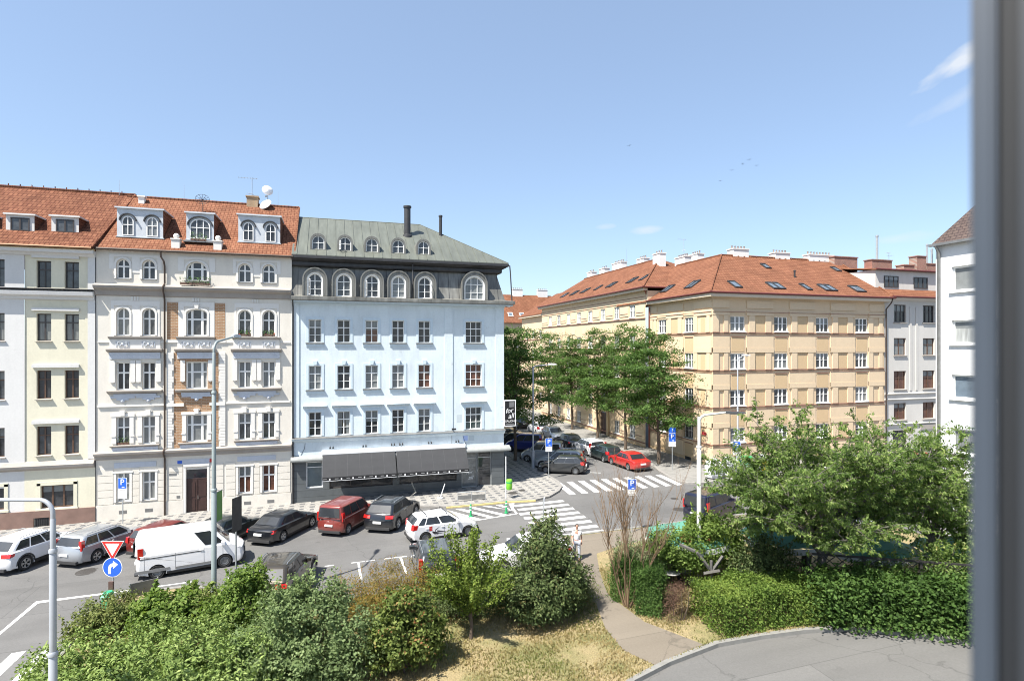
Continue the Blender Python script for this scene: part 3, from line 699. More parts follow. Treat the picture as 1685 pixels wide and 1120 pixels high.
mb = MB(); mb.box(-.03,.03,-.3,0,-.03,.03); mb.box(-.09,.22,-.42,-.28,-.06,.06); F.add('camera_lamp', mb, m_black, loc=(8.75,-.05,4.95))
for pts in ([(8.73,-.06,4.95),(8.73,-.012,4.4),(8.73,-.012,3.5)], [(9.6,-.012,4.35),(9.75,-.012,3.9),(9.9,-.012,3.55)], [(-2.2,-.012,3.5),(-1.95,-.012,3.95),(-1.9,-.012,4.35)]):
    mb = MB(); mb.tube(pts, .012, 5); F.add('wall_cable', mb, m_black)
F.boxes('repaint_patch', [(9.62,9.98,-.0045,-.001,3.95,4.35)], M('violet_repaint', (.36,.45,.72), .8))
F.boxes('repaint_patch', [(10.05,10.5,-.0045,-.001,3.95,4.35),(9.1,9.5,-.0045,-.001,5.4,6.0)], M('grey_repaint', (.46,.52,.55), .85))
bn = thing('crank_pole', 'thin white sloping pole standing on the pavement under the grey awnings', 'pole', (7.6,41.4,gz(7.6)+.12)); bm_ = MB()
bm_.tube([(-.2,0,0),(.2,.3,.95)], .03, 8); bm_.lathe([(0,0),(.2,0),(.2,.05),(0,.07)], 12, (-.2,0,0)); add('prop_pole', bm_, m_whitemet, bn)
# hanging sign on the corner
m_signblk = M('sign_board_black', (.012,.012,.014), .4)
sg = thing('hanging_sign', 'tall black sign board with white script lettering on the corner of the blue house', 'sign', (12.9,43.75,4.95))
mb = MB(); mb.box(.06,.90,-.05,.05,.06,2.0); add('board', mb, m_signblk, sg)
mb = MB(); mb.box(0,.96,-.07,.07,2.0,2.07); mb.box(0,.96,-.07,.07,0,.06); mb.box(.90,.96,-.07,.07,.06,2.0); mb.box(0,.06,-.07,.07,.06,2.0); mb.box(-.25,0,-.02,.02,.5,.54); mb.box(-.25,0,-.02,.02,1.6,1.64); add('frame', mb, m_whitemet, sg)
link('lettering', text_me('for', .52, m_signwhite, .35, .004), sg, (.40,-.056,1.22), rot=(R(90),R(-8),0))
link('lettering', text_me('all', .56, m_signwhite, .35, .004), sg, (.54,-.056,.80), rot=(R(90),R(-8),0))
link('lettering', text_me('SALON', .24, m_signwhite, 0, .004), sg, (.48,-.056,.40), rot=(R(90),0,0))
mb = MB()
for k in range(6): mb.box(.42,.84,-.056,-.0505,1.52+k*.07,1.55+k*.07)
mb.box(.12,.84,-.056,-.0505,.16,.20); add('printed_lines', mb, M('sign_grey_print', (.3,.3,.3), .5), sg)
# ------------------------------------------------------------------ white house with the brick bay
m_wwall = plaster('warm_white_plaster', (.66,.622,.552), .07, (.36,.33,.29), .3)
m_wtrim = plaster('white_stucco', (.69,.67,.63), .04, dirt_amt=.08)
m_relief = plaster('blue_grey_stucco', (.52,.55,.60), .08, dirt_amt=.1)
m_brick = bricks('ochre_face_brick', (.36,.205,.105), (.30,.16,.08), (.44,.36,.27), .30, .105, .012, .35)
m_beltc = plaster('grey_brown_cornice', (.34,.31,.28), .1)
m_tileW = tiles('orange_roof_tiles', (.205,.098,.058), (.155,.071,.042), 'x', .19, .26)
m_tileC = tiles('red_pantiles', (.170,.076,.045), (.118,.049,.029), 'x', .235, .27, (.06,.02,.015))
m_zwhite = M('pale_zinc_dormer', (.50,.53,.56), .5, .1, var=.08)
m_door = M('dark_brown_door', (.045,.022,.018), .45, var=.2)
W = thing('apartment_house', 'white stucco apartment house with an orange brick centre bay and three white roof dormers', 'building', (-8.75, 49, gz(-8.75)))
F = Fac(W, 0, 43.8)
wc = [(-13.56,-12.80),(-12.08,-11.32),(-9.48,-8.20),(-6.27,-5.45),(-4.73,-3.90)]
wr = [(1.05,2.93,0),(4.78,6.62,0),(8.38,10.2,0),(11.96,13.78,1),(15.71,17.0,1)]
holes = []
for r, (z0, z1, ar) in enumerate(wr):
    for c, (a, b) in enumerate(wc):
        if r == 0 and c == 2: holes.append((-9.49,-8.21,-.06,2.92)); continue
        rise = 0 if not ar else ((b-a)/2 if c != 2 else (.28 if r == 3 else .55))
        holes.append((a, b, z0, z1, rise))
F.wall('wall', -14.7, -2.8, -.8, 17.62, holes, m_wwall, .24)
gl = [[G_CURT,G_CURT,None,G_RED,G_RED],[G_MID,G_BLIND,G_BLIND,G_MID,G_MID],[G_DARK,G_DARK,G_BLIND,G_CURT,G_CURT],[G_BLIND,G_MID,G_MID,G_MID,G_DARK],[G_DARK,G_DARK,G_DARK,G_MID,G_MID]]
for r, (z0, z1, ar) in enumerate(wr):
    for c, (a, b) in enumerate(wc):
        if r == 0 and c == 2: continue
        rise = 0 if not ar else ((b-a)/2 if c != 2 else (.28 if r == 3 else .55))
        cols = [(.5,.10)] if c != 2 else [(.26,.14),(.74,.14)]
        w = F.window(a, b, z0, z1, gl[r][c], m_white, rise=rise, cols=cols, rows=[(.62,.10)], fw=.07, d=.17, sill=(.06,.08,.06), sillmat=m_zinc)
        hw, h = (b-a)/2, z1-z0
        if (r, c) in ((4,2),(3,3),(3,4),(1,0)): flowers(w, -hw+.03 if r != 4 else -.95, hw-.03 if r != 4 else .85, -.08 if r != 4 else -.38, .02 if r != 4 else -.3, r*9+c, .3 if r == 3 else .42, M_BLOOM if r == 3 else None)
        sb = MB(); y0, y1 = -.22, -.168
        if r in (0, 1) and c != 2 or (r == 1):
            e = .14 if r == 0 else .24
            sb.box(-hw-e,-hw-.002,y0,y1,-.02 if r == 0 else .1,h+.02); sb.box(hw+.002,hw+e,y0,y1,-.02 if r == 0 else .1,h+.02); sb.box(-hw-e-.06,hw+e+.06,y0-.02,y1,h+.021,h+.20 if r else h+.12)
            if r == 1: sb.box(-.13,.13,y0-.10,y1,h+.08,h+.42); sb.box(-.2,.2,y0-.06,y1,h+.30,h+.37)
            if r == 1: sb.box(-hw-e-.05,-hw-.05,y0-.03,y1,.55,.62); sb.box(hw+.05,hw+e+.05,y0-.03,y1,.55,.62)
        if r == 2:
            sb.box(-hw-.34,-hw-.06,y0-.03,y1,.52,h+.12); sb.box(hw+.06,hw+.34,y0-.03,y1,.52,h+.12)
            sb.lathe([(0,-.09),(.06,-.05),(.08,0)],8,(-hw-.2,y1-.05,.52)); sb.lathe([(0,-.09),(.06,-.05),(.08,0)],8,(hw+.2,y1-.05,.52))
        if r >= 3:
            if c == 2 and r == 3: sb.prism([(-.1,-.3,h+.02),(.1,-.3,h+.02),(.15,-.3,h+.42),(-.15,-.3,h+.42)],[(-.1,-.168,h+.02),(.1,-.168,h+.02),(.15,-.168,h+.42),(-.15,-.168,h+.42)])
            o_ = [(-hw-.12,0)] + arc(0, 2*hw+.24, h+.12, rise+.08) + [(hw+.12,0)]; i_ = [(-hw,0)] + arc(0, 2*hw, h, rise) + [(hw,0)]
            for k in range(len(o_)-1):
                p_ = [o_[k],o_[k+1],i_[k+1],i_[k]]; sb.prism([(x,-.23,z) for x,z in p_],[(x,-.169,z) for x,z in p_])
        if sb.v: add('surround', sb, m_wtrim, w)
# grouped mouldings above and below the window pairs
groups = [(-13.98,-10.95,-13.18,-11.70),(-10.05,-7.72,-8.84,-8.84),(-6.62,-3.55,-5.86,-4.31)]
for gi, (a, b, p1, p2) in enumerate(groups):
    mid = gi == 1
    bs = []
    for (x0, x1, z0, z1, rise) in []: pass
    # raised white panel behind the arched row, in strips clear of the openings
    cs = [wc[2]] if mid else (wc[0:2] if gi == 0 else wc[3:5])
    lo = -9.95 if mid else a+.12; hi = -7.75 if mid else b-.1
    edges = [lo] + [v for c in cs for v in (c[0]-.13, c[1]+.13)] + [hi]
    for k in range(0, len(edges), 2): bs.append((edges[k], edges[k+1], -.03, -.001, 11.9, 14.25))
    for c in cs: bs.append((c[0]-.129, c[1]+.129, -.03, -.001, 13.92, 14.25))
    lo5, hi5 = (lo-.02, hi+.05) if mid else (a+.02, b+.02)
    ed = [lo5] + [v for c in cs for v in (c[0]-.13, c[1]+.13)] + [hi5]
    for k in range(0, len(ed), 2): bs.append((ed[k], ed[k+1], -.03, -.001, 16.1 if 0 < k < len(ed)-2 else 16.3, 17.3))
    for c in cs: bs.append((c[0]-.129, c[1]+.129, -.03, -.001, 17.13, 17.3))
    F.boxes('raised_panel', bs, m_wtrim)
    F.prof('sill_course', a, b, [(.0,11.74),(-.16,11.76),(-.22,11.86),(-.22,11.90),(0,11.92)], m_beltc)
    F.boxes('relief_panel', [(a+.05,b-.05,-.07,-.001,11.1,11.735)], m_wtrim)
    orn = MB()
    for p in ({p1, p2} if not mid else {-9.35,-8.35}):
        for sx in (-1, 1):
            orn.tube([(p+sx*.06,-.10,11.35),(p+sx*.16,-.12,11.28),(p+sx*.27,-.12,11.36),(p+sx*.26,-.12,11.52),(p+sx*.17,-.12,11.5)], .03, 5); orn.box(p+sx*.36-.025,p+sx*.36+.025,-.1,-.072,11.22,11.56)
        orn.lathe([(0,-.1),(.10,-.02),(.07,.08),(0,.1)], 8, (p,-.09,11.4))
    F.add('scroll_ornament', orn, m_relief, smooth=True)
    F.prof('hood_course', a-.08, b+.08, [(0,10.86),(-.22,10.92),(-.34,11.02),(-.34,11.08),(0,11.1)], m_beltc)
    mb = MB(); mb.box(a+.05,b-.05,-.10,-.001,10.42,10.855)
    rn = random.Random(gi)
    for k in range(int((b-a)/.16)):
        x = a+.12+k*.16; mb.lathe([(0,-.02),(.06,0),(.03,.05),(0,.06)], 6, (x,-.1,10.55+rn.random()*.14), 'y')
    F.add('relief_frieze', mb, m_relief)
    # under the third row: ledge with stepped apron; under the second row: ledge with apron
    F.prof('sill_course', a-.05, b+.05, [(0,8.14),(-.2,8.2),(-.3,8.3),(-.3,8.35),(0,8.37)], m_beltc)
    mb = MB(); mb.box(a+.28,b-.28,-.09,-.001,7.98,8.138); 
    for p in {p1, p2}:
        mb.box(p-.7 if not mid else p-.9, p+.7 if not mid else p+.9,-.09,-.001,7.84,7.978); mb.box(p-.35,p+.35,-.09,-.001,7.72,7.838); mb.lathe([(0,-.1),(.14,0),(.1,.1),(0,.12)], 8, (p,-.08,7.68), 'y')
    F.add('stepped_apron', mb, m_relief)
    F.prof('sill_course', a+.1, b-.1, [(0,4.62),(-.15,4.66),(-.22,4.72),(-.22,4.76),(0,4.77)], m_beltc)
    F.boxes('apron_panel', [(a+.2,b-.2,-.07,-.001,4.28,4.618)] + [(p-.3,p+.3,-.09,-.0705,4.2,4.5) for p in {p1,p2}] , m_relief)
    F.boxes('lintel_panel', [(a+.3,b-.3,-.035,-.001,3.28,3.62)], m_relief)
# brick bay
F.wall('brick_bay', -10.22, -7.5, 4.42, 10.85, [(-9.5,-8.18,4.78,6.64),(-9.5,-8.18,8.38,10.22)], m_brick, .02, d=-.012)
F.wall('brick_bay', -10.62, -7.09, 11.72, 14.22, [(-9.96,-7.74,11.7,14.3)], m_brick, .02, d=-.012)
q = []
for sx, base in ((1,-10.64),(-1,-7.07)):
    for k in range(32):
        z = 4.45+k*.2; w_ = .42 if (k//2) % 2 else .34
        x0, x1 = (base, base+w_) if sx > 0 else (base-w_, base)
        q.append((x0, x1, -.07, -.013, z, z+.185))
F.boxes('quoin', q, m_wtrim)
F.boxes('string_course', [(-14.6,-10.66,-.09,-.001,7.3,7.42),(-7.05,-2.9,-.09,-.001,7.3,7.42),(-10.64,-9.6,-.11,-.0125,7.22,7.42),(-8.05,-7.07,-.11,-.0125,7.22,7.42),(-14.6,-10.66,-.06,-.001,11.5,11.56),(-7.05,-2.9,-.06,-.001,11.5,11.56),(-10.66,-7.05,-.08,-.0125,11.5,11.68)], m_wtrim)
F.prof('main_cornice', -14.75, -2.85, [(0,14.55),(-.1,14.6),(-.14,14.9),(-.42,15.06),(-.46,15.2),(-.05,15.36),(0,15.36)], m_beltc)
F.prof('first_floor_cornice', -14.75, -2.8, [(0,3.85),(-.12,3.9),(-.16,4.1),(-.34,4.2),(-.36,4.32),(-.05,4.40),(0,4.4)], m_beltc)
F.boxes('frieze_tablet', [(x+k*.16, x+k*.16+.1, -.05, -.001, 14.28, 14.54) for x in (-12.7,-9.1,-5.4) for k in range(3)], m_wtrim)
# banded ground floor
bs = []
segs = [(-14.6,-13.74),(-12.62,-12.26),(-11.14,-10.75),(-10.6,-9.7),(-8.02,-7.2),(-7.05,-6.45),(-5.27,-4.91),(-3.74,-2.9)]
for k in range(5):
    z = .95+k*.47
    for s_ in segs: bs.append((*s_, -.035, -.001, z, z+.435))
F.boxes('rusticated_band', bs, m_wwall)
F.boxes('plinth_band', [(-14.7,-9.66,-.05,-.001,-.8,.9),(-8.05,-2.85,-.05,-.001,-.8,.9)], m_wwall)
F.boxes('cellar_grille', [(x, x+.45, -.058, -.0505, .28, .5) for x in (-13.4,-11.9,-5.9,-4.4)], m_zinc)
dr_ = F.boxes('door_frame', [(-9.64,-9.50,-.06,-.001,-.06,3.12),(-8.20,-8.06,-.06,-.001,-.06,3.12),(-9.64,-8.06,-.08,-.001,3.121,3.3)], m_wtrim)
mb = MB(); mb.box(-.64,.64,.14,.2,0,2.28); mb.box(-.64,.64,.13,.2,2.281,2.36)
for sx in (-1, 1):
    for (z0, z1) in ((.2,.95),(1.1,2.1)):
        mb.box(sx*.33-.22, sx*.33+.22, .118, .139, z0, z1)
mb.box(-.025,.025,.11,.139,0,2.28)
dd = F.add('entrance_door', mb, m_door, loc=(-8.85, 0, -.06))
mb = MB(); mb.box(-.62,.62,.17,.19,2.37,2.97); add('fanlight', mb, G_DARK, dd); mb = MB(); mb.box(.05,.09,.07,.11,.95,1.2); add('handle', mb, m_chrome, dd)
mb = MB(); mb.box(-.8,.8,-.35,.1,-.12,.0); add('doorstep', mb, M_KERB, dd)
F.boxes('house_plate', [(-10.0,-9.72,-.05,-.036,3.36,3.56)], m_blue); F.boxes('house_plate', [(-8.05,-7.7,-.05,-.036,3.36,3.58)], m_signred)
F.boxes('letter_plate', [(-10.05,-9.85,-.05,-.036,1.05,1.22),(-10.5,-10.05,-.05,-.036,2.6,2.75)], m_zinc)
drainpipe(W, [(-10.92,43.46,17.52),(-10.92,43.5,17.2),(-10.74,43.5,16.9),(-10.74,43.68,16.6),(-10.74,43.7,15.45),(-10.74,43.28,15.2),(-10.74,43.28,15.0),(-10.74,43.68,14.4),(-10.74,43.7,4.5),(-10.74,43.4,4.3),(-10.74,43.4,4.1),(-10.74,43.7,3.8),(-10.74,43.7,-.1)], r=.055)
wk = (22.4-17.64)/(49.5-43.52)
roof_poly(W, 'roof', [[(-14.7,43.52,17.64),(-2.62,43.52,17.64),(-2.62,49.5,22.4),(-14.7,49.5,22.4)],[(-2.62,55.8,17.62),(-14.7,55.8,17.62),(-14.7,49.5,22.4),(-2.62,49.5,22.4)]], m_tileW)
rb(W, 'side_wall', [(-2.84,-2.801,43.9,55.5,14,17.6)], m_wwall)
mb = MB(); L = W.location; mb.poly([Vector(p)-L for p in ((-2.82,43.58,17.6),(-2.82,55.7,17.55),(-2.82,49.5,22.3))]); mb.poly([Vector(p)-L for p in ((-14.68,43.58,17.6),(-14.68,55.7,17.55),(-14.68,49.5,22.3))]); add('gable', mb, m_wwall, W)
mb = MB(); mb.tube([Vector((-14.6,49.5,22.43))-L, Vector((-2.6,49.5,22.43))-L], .09, 6); mb.tube([Vector((-2.6,43.52,17.68))-L, Vector((-2.6,49.5,22.43))-L], .07, 6); add('ridge_tiles', mb, m_tileW, W)
mb = MB(); mb.tube([Vector((-14.7,43.46,17.58))-L, Vector((-2.7,43.46,17.58))-L], .075, 8); add('gutter', mb, m_pipe, W, smooth=True)
def box_dormer(root, cx, w, front, zb, h, wins, m_face, m_side, k, hood=True):
    L = Vector(root.location); d = h/k*.92
    mb = MB(); hw = w/2
    # face with openings is a small Fac of its own
    o = link('dormer', MBdormer(w, h, d, k).mesh('dormer', [m_face, m_side]), root, Vector((cx, front, zb))-L)
    for (x, ww, z0, z1, rise, gg, cols) in wins:
        F.window(x-ww/2, x+ww/2, z0, z1, gg, m_white if hood else m_greyw, rise=rise, cols=cols, rows=[(.55,.05)] if hood else [], d=-.062, fw=.06, parent=o, th=.05)
        if hood:
            hb = MB(); o_ = arc(0, ww+.34, z1+.18, rise+.14, 12); i_ = arc(0, ww+.22, z1+.12, rise+.1, 12)
            for q_ in range(len(o_)-1):
                p_ = [o_[q_],o_[q_+1],i_[q_+1],i_[q_]]; hb.prism([(a,-.16,b) for a,b in p_],[(a,-.001,b) for a,b in p_])
            add('hood_mould', hb, m_dkmetal, o, (x,0,0))
    return o
def MBdormer(w, h, d, k):
    mb = MB(); hw = w/2
    mb.poly([(-hw,0,0),(hw,0,0),(hw,0,h),(-hw,0,h)], 0)
    for sx in (-1, 1):
        x = sx*hw; mb.poly([(x,0,0),(x,d+.1,k*(d+.1)),(x,d+.1,h),(x,0,h)], 1)
    mb.box(-hw-.1,hw+.1,-.14,d+.25,h,h+.10,0); mb.box(-hw-.06,hw+.06,-.05,.1,-.06,-.001,0)
    return mb
box_dormer(W, -12.42, 2.72, 44.62, 18.62, 1.86, [(-.71,.68,.06,1.36,.34,G_MID,[(.5,.05)]),(.72,.68,.06,1.36,.34,G_CURT,[(.5,.05)])], m_zwhite, m_tileW, wk)
b2 = box_dormer(W, -8.80, 1.72, 44.66, 18.64, 1.80, [(0,1.26,.06,1.44,.5,G_MID,[(.34,.05),(.66,.05)])], m_zwhite, m_tileW, wk)
box_dormer(W, -5.02, 2.76, 44.72, 18.68, 1.86, [(-.72,.68,.06,1.36,.34,G_DARK,[(.5,.05)]),(.74,.68,.06,1.36,.34,G_DARK,[(.5,.05)])], m_zwhite, m_tileW, wk)
mb = MB(); mb.box(-.95,.95,-.5,.0,-.25,-.16); add('dormer_ledge', mb, m_zinc, b2); flowers(b2, -.5, .45, -.42, -.16, 5, .45)
for x in (-10.13,-7.57):
    mb = MB(); mb.box(-.25,.25,-.25,.3,-.3,.42,0); mb.box(-.3,.3,-.3,.3,.42,.5,0); mb.lathe([(0,.5),(.12,.53),(.19,.65),(.19,.72),(.12,.84),(0,.88)], 10, m=0); add('finial', mb, m_wtrim, W, Vector((x,44.05,18.02))-L)
chimney(W, -6.45, -5.65, 49.2, 50.0, 21.9, 22.95, bricks('ochre_chimney_brick', (.36,.24,.13), (.30,.19,.10), (.3,.26,.2), .25, .08))
chimney(W, -13.68, -13.3, 48.7, 49.1, 21.5, 22.25, m_wtrim)
# cream house on the left
m_cream = plaster('cream_plaster', (.65,.615,.485), .06, (.42,.38,.30), .2)
m_cwhite = plaster('cool_white_plaster', (.62,.61,.59), .05, dirt_amt=.12)
m_stone = M('brown_plinth_stone', (.20,.125,.10), .8, var=.2, scale=1.2, bmp=.1)
C = thing('apartment_house', 'cream and white apartment house with brown plinth under red pantiles at the left edge', 'building', (-21, 49, gz(-21)))
F = Fac(C, 0, 43.8)
cc = [(-21.92,-21.15),(-20.36,-19.58),(-17.94,-17.16),(-16.44,-15.66)]
cr = [(4.34,6.17),(7.92,9.72),(11.60,13.33),(14.97,16.68)]
F.wall('wall', -27, -18.55, -.8, 17.4, [(a,b,z0,z1) for a, b in cc[:2] for z0, z1 in cr] + [(-21.1,-19.6,1.05,2.4)], m_cwhite, .22)
F.wall('bay_wall', -18.55, -15.15, 3.98, 17.4, [(a,b,z0,z1) for a, b in cc[2:] for z0, z1 in cr], m_cream, .26, d=.05)
F.wall('wall', -15.15, -14.7, 3.98, 17.4, [], m_cwhite)
F.wall('ground_floor_wall', -18.55, -14.7, -.8, 3.4, [(-17.70,-15.93,.95,2.42)], m_cream, .2, d=-.01)
for r, (z0, z1) in enumerate(cr):
    for c, (a, b) in enumerate(cc):
        w = F.window(a, b, z0, z1, [[G_MID,G_DARK,G_MID,G_MID],[G_DARK,G_MID,G_DARK,G_DARK],[G_CURT,G_BLIND,G_CURT,G_CURT],[G_DARK,G_MID,G_DARK,G_MID]][r][c], m_brownw if r < 2 else m_greyw, cols=[(.5,.07)] if r < 3 else [(.5,.05)], rows=[(.68,.07)], fw=.06, d=.18+.05, sill=(.08,.06,.06), sillmat=m_beltc)
        if c < 2: pass
    F.boxes('hood_mould', [(-18.15,-15.62,-.10,.049,z1+.18,z1+.36)], m_cwhite)
for a, b in ((-17.70,-15.93),(-21.1,-19.6)):
    w = F.window(a, b, .97 if a > -18 else 1.05, 2.42, G_DARK, m_brownw, cols=[(.33,.09),(.67,.09)], rows=[], fw=.07, d=.15)
    sb = MB(); hw = (b-a)/2; sb.box(-hw-.2,-hw,-.19,-.165,-.1,1.6); sb.box(hw,hw+.2,-.19,-.165,-.1,1.6); sb.box(-hw-.2,hw+.2,-.19,-.165,1.45,1.68); sb.box(-hw-.25,hw+.25,-.24,-.165,-.14,-.02); add('surround', sb, m_cream, w)
F.boxes('pilaster', [(-15.149,-14.72,-.04,-.001,4.0,14.3),(-15.149,-14.72,-.04,-.001,14.9,17.2)], m_cwhite)
F.prof('first_floor_cornice', -27, -14.76, [(.05,3.4),(-.05,3.42),(-.22,3.55),(-.26,3.72),(-.05,3.95),(.05,3.98)], m_beltc)
F.prof('main_cornice', -27, -14.76, [(.05,14.2),(-.1,14.25),(-.12,14.4),(-.36,14.5),(-.40,14.72),(-.02,14.85),(.05,14.85)], m_cwhite)
F.boxes('cornice_flashing', [(-27,-14.76,-.42,-.0,14.852,14.9)], m_dkmetal)
F.prof('eaves_cornice', -27, -14.72, [(.05,17.0),(-.1,17.02),(-.2,17.15),(-.42,17.2),(-.46,17.4),(.05,17.4)], m_cwhite)
F.boxes('eaves_board', [(-27,-14.74,-.5,-.05,17.401,17.52)], M('pale_yellow_board', (.58,.50,.30), .7))
F.boxes('plinth', [(-27,-18.04,-.1,-.011,-.8,.86),(-17.2,-14.72,-.1,-.011,-.8,.86),(-18.04,-17.2,-.1,-.011,.42,.86),(-18.04,-17.2,-.1,-.011,-.8,-.16)], m_stone)
F.boxes('cellar_grille', [(-18.0,-17.24,-.04,-.0105,-.14,.40)] + [(-17.95+k*.1,-17.92+k*.1,-.07,-.041,-.12,.38) for k in range(8)], m_dkmetal)
F.boxes('panel_joint', [(-14.73,-14.7,-.05,-.0105,-.8,17)], m_dkmetal)
ck = (22.55-17.5)/(49.9-43.25)
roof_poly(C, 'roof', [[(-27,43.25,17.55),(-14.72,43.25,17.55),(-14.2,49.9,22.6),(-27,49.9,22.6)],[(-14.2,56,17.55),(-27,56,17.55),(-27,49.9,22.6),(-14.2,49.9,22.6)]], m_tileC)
L = C.location; mb = MB(); mb.tube([Vector((-27,49.9,22.64))-L, Vector((-14.2,49.9,22.64))-L], .1, 6); mb.tube([Vector((-14.72,43.25,17.6))-L, Vector((-14.2,49.9,22.64))-L], .09, 6)
for k in range(18): mb.box(-27+k*.7-L.x, -27+k*.7+.03-L.x, 49.85-L.y, 49.95-L.y, 22.7-L.z, 22.86-L.z)
add('ridge_tiles', mb, m_tileC, C)
mb = MB(); mb.tube([Vector((-27,43.2,17.53))-L, Vector((-14.75,43.2,17.53))-L], .07, 8); add('gutter', mb, M('copper_gutter', (.22,.12,.06), .5, .3), C)
for x, f, zb in ((-21.55,44.68,18.42),(-19.18,44.75,18.5),(-16.78,44.85,18.56)):
    o = box_dormer(C, x, 1.52, f, zb, 1.16, [(0,1.0,.17,1.0,0,G_MID,[(.5,.10)])], m_cwhite, m_tileC, ck, hood=False)
# ------------------------------------------------------------------ aerials and dishes on the white roof
m_mesh = M('dark_dish_mesh', (.05,.05,.05), .5, .5)
d1 = thing('satellite_dish', 'dark wire mesh satellite dish on the orange tiles above the middle dormer', 'dish', (-9.3,48.1,21.25))
mb = MB(); mb.tube([(0,0,0),(0,0,.75)], .03, 6); add('mast', mb, m_mesh, d1)
mb = MB()
for k in range(12):
    a = math.pi*2*k/12; mb.tube([(0,-.02,.95),(math.cos(a)*.24,-.06,.95+math.sin(a)*.2),(math.cos(a)*.48,-.2,.95+math.sin(a)*.36)], .012, 4)
for r_, y_ in ((.48,-.2),(.25,-.06)):
    mb.tube([(math.cos(math.pi*2*k/24)*r_, y_, .95+math.sin(math.pi*2*k/24)*r_*.76) for k in range(25)], .016, 4)
mb.tube([(0,0,.95),(0,-.5,.95)], .02, 4); add('mesh_bowl', mb, m_mesh, d1)
def dish(name, label, loc, r, tilt, zr, mast):
    d = thing(name, label, 'dish', loc, zr, 'white satellite dishes beside the chimney'); mb = MB(); mb.tube([(0,0,0),(0,0,mast)], .035, 6); add('mast', mb, m_galv, d)
    mb = MB(); mb.lathe([(0,.16),(r*.5,.12),(r*.85,.03),(r,-.04),(r,-.06),(r*.85,.0),(r*.5,.09),(0,.13)], 24); o = add('bowl', mb, m_whitemet, d, (0,0,mast), rot=(R(90-tilt),0,0), smooth=True)
    mb = MB(); mb.tube([(0,-r*.9,-.04),(0,-r*.45,-.6)], .02, 5); mb.box(-.05,.05,-r*.45-.05,-r*.45+.05,-.68,-.58); add('feed_arm', mb, m_galv, o); return d
dish('satellite_dish', 'upper round white satellite dish on a mast right of the roof chimney', (-4.95,49.5,22.3), .42, 18, R(20), 1.35)
dish('satellite_dish', 'lower white satellite dish at the ridge below the upper round dish', (-5.1,49.1,22.1), .5, 35, R(-35), .35)
def aerial(label, loc, h, arms, name='tv_aerial'):
    a = thing(name, label, 'aerial', loc, 0, 'roof aerials'); mb = MB(); mb.tube([(0,0,0),(0,0,h)], .025, 5); add('mast', mb, m_galv, a)
    mb = MB()
    for (z, l, ang, n) in arms:
        dx, dy = math.cos(ang), math.sin(ang); mb.tube([(-dx*l*.8,-dy*l*.8,z),(dx*l*.3,dy*l*.3,z)], .014, 4)
        for k in range(n):
            t = -l*.75 + k*l/max(1, n-1); mb.tube([(dx*t-dy*.22,dy*t+dx*.22,z),(dx*t+dy*.22,dy*t-dx*.22,z)], .008, 4)
    if arms: add('antenna', mb, m_galv, a)
    return a
aerial('tall television aerial standing over the ochre brick chimney on the orange roof', (-6.1,49.6,22.9), 1.7, [(1.6,1.3,R(0),7),(.35,.5,R(40),3)])
for x, lb in ((-15.2,'thin lightning rod at the right end of the red pantiled ridge'),(-10.9,'thin lightning rod on the orange ridge above the left white dormer'),(-4.2,'thin lightning rod on the orange ridge right of the white dishes')):
    t = thing('lightning_rod', lb, 'rod', (x, 49.7, 22.5), 0, 'lightning rods'); mb = MB(); mb.tube([(0,0,0),(0,0,1.15)], [.02,.01], 4); add('rod', mb, m_galv, t)
# ------------------------------------------------------------------ yellow corner block
m_ywall = plaster('sand_yellow_plaster', (.615,.48,.325), .05, (.40,.28,.16), .15)
m_ytrim = plaster('sand_yellow_moulding', (.63,.50,.345), .04, dirt_amt=.08)
m_yrec = plaster('ochre_recess_plaster', (.545,.405,.245), .05, dirt_amt=.1)
m_ysoff = plaster('pale_sand_eaves', (.58,.50,.39), .03, dirt_amt=.05)
m_ycourse = M('brown_red_ledge', (.24,.12,.085), .7, var=.15)
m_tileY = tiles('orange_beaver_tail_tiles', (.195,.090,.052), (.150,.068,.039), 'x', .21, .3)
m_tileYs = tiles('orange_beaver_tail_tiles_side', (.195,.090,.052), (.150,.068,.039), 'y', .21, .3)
Y = thing('corner_block', 'long sand yellow corner block with orange hipped roof, roof lights and white chimneys', 'building', (41, 52, gz(41)))
YR = [(2.72,4.02),(5.98,7.38),(9.25,10.65),(12.60,13.97)]
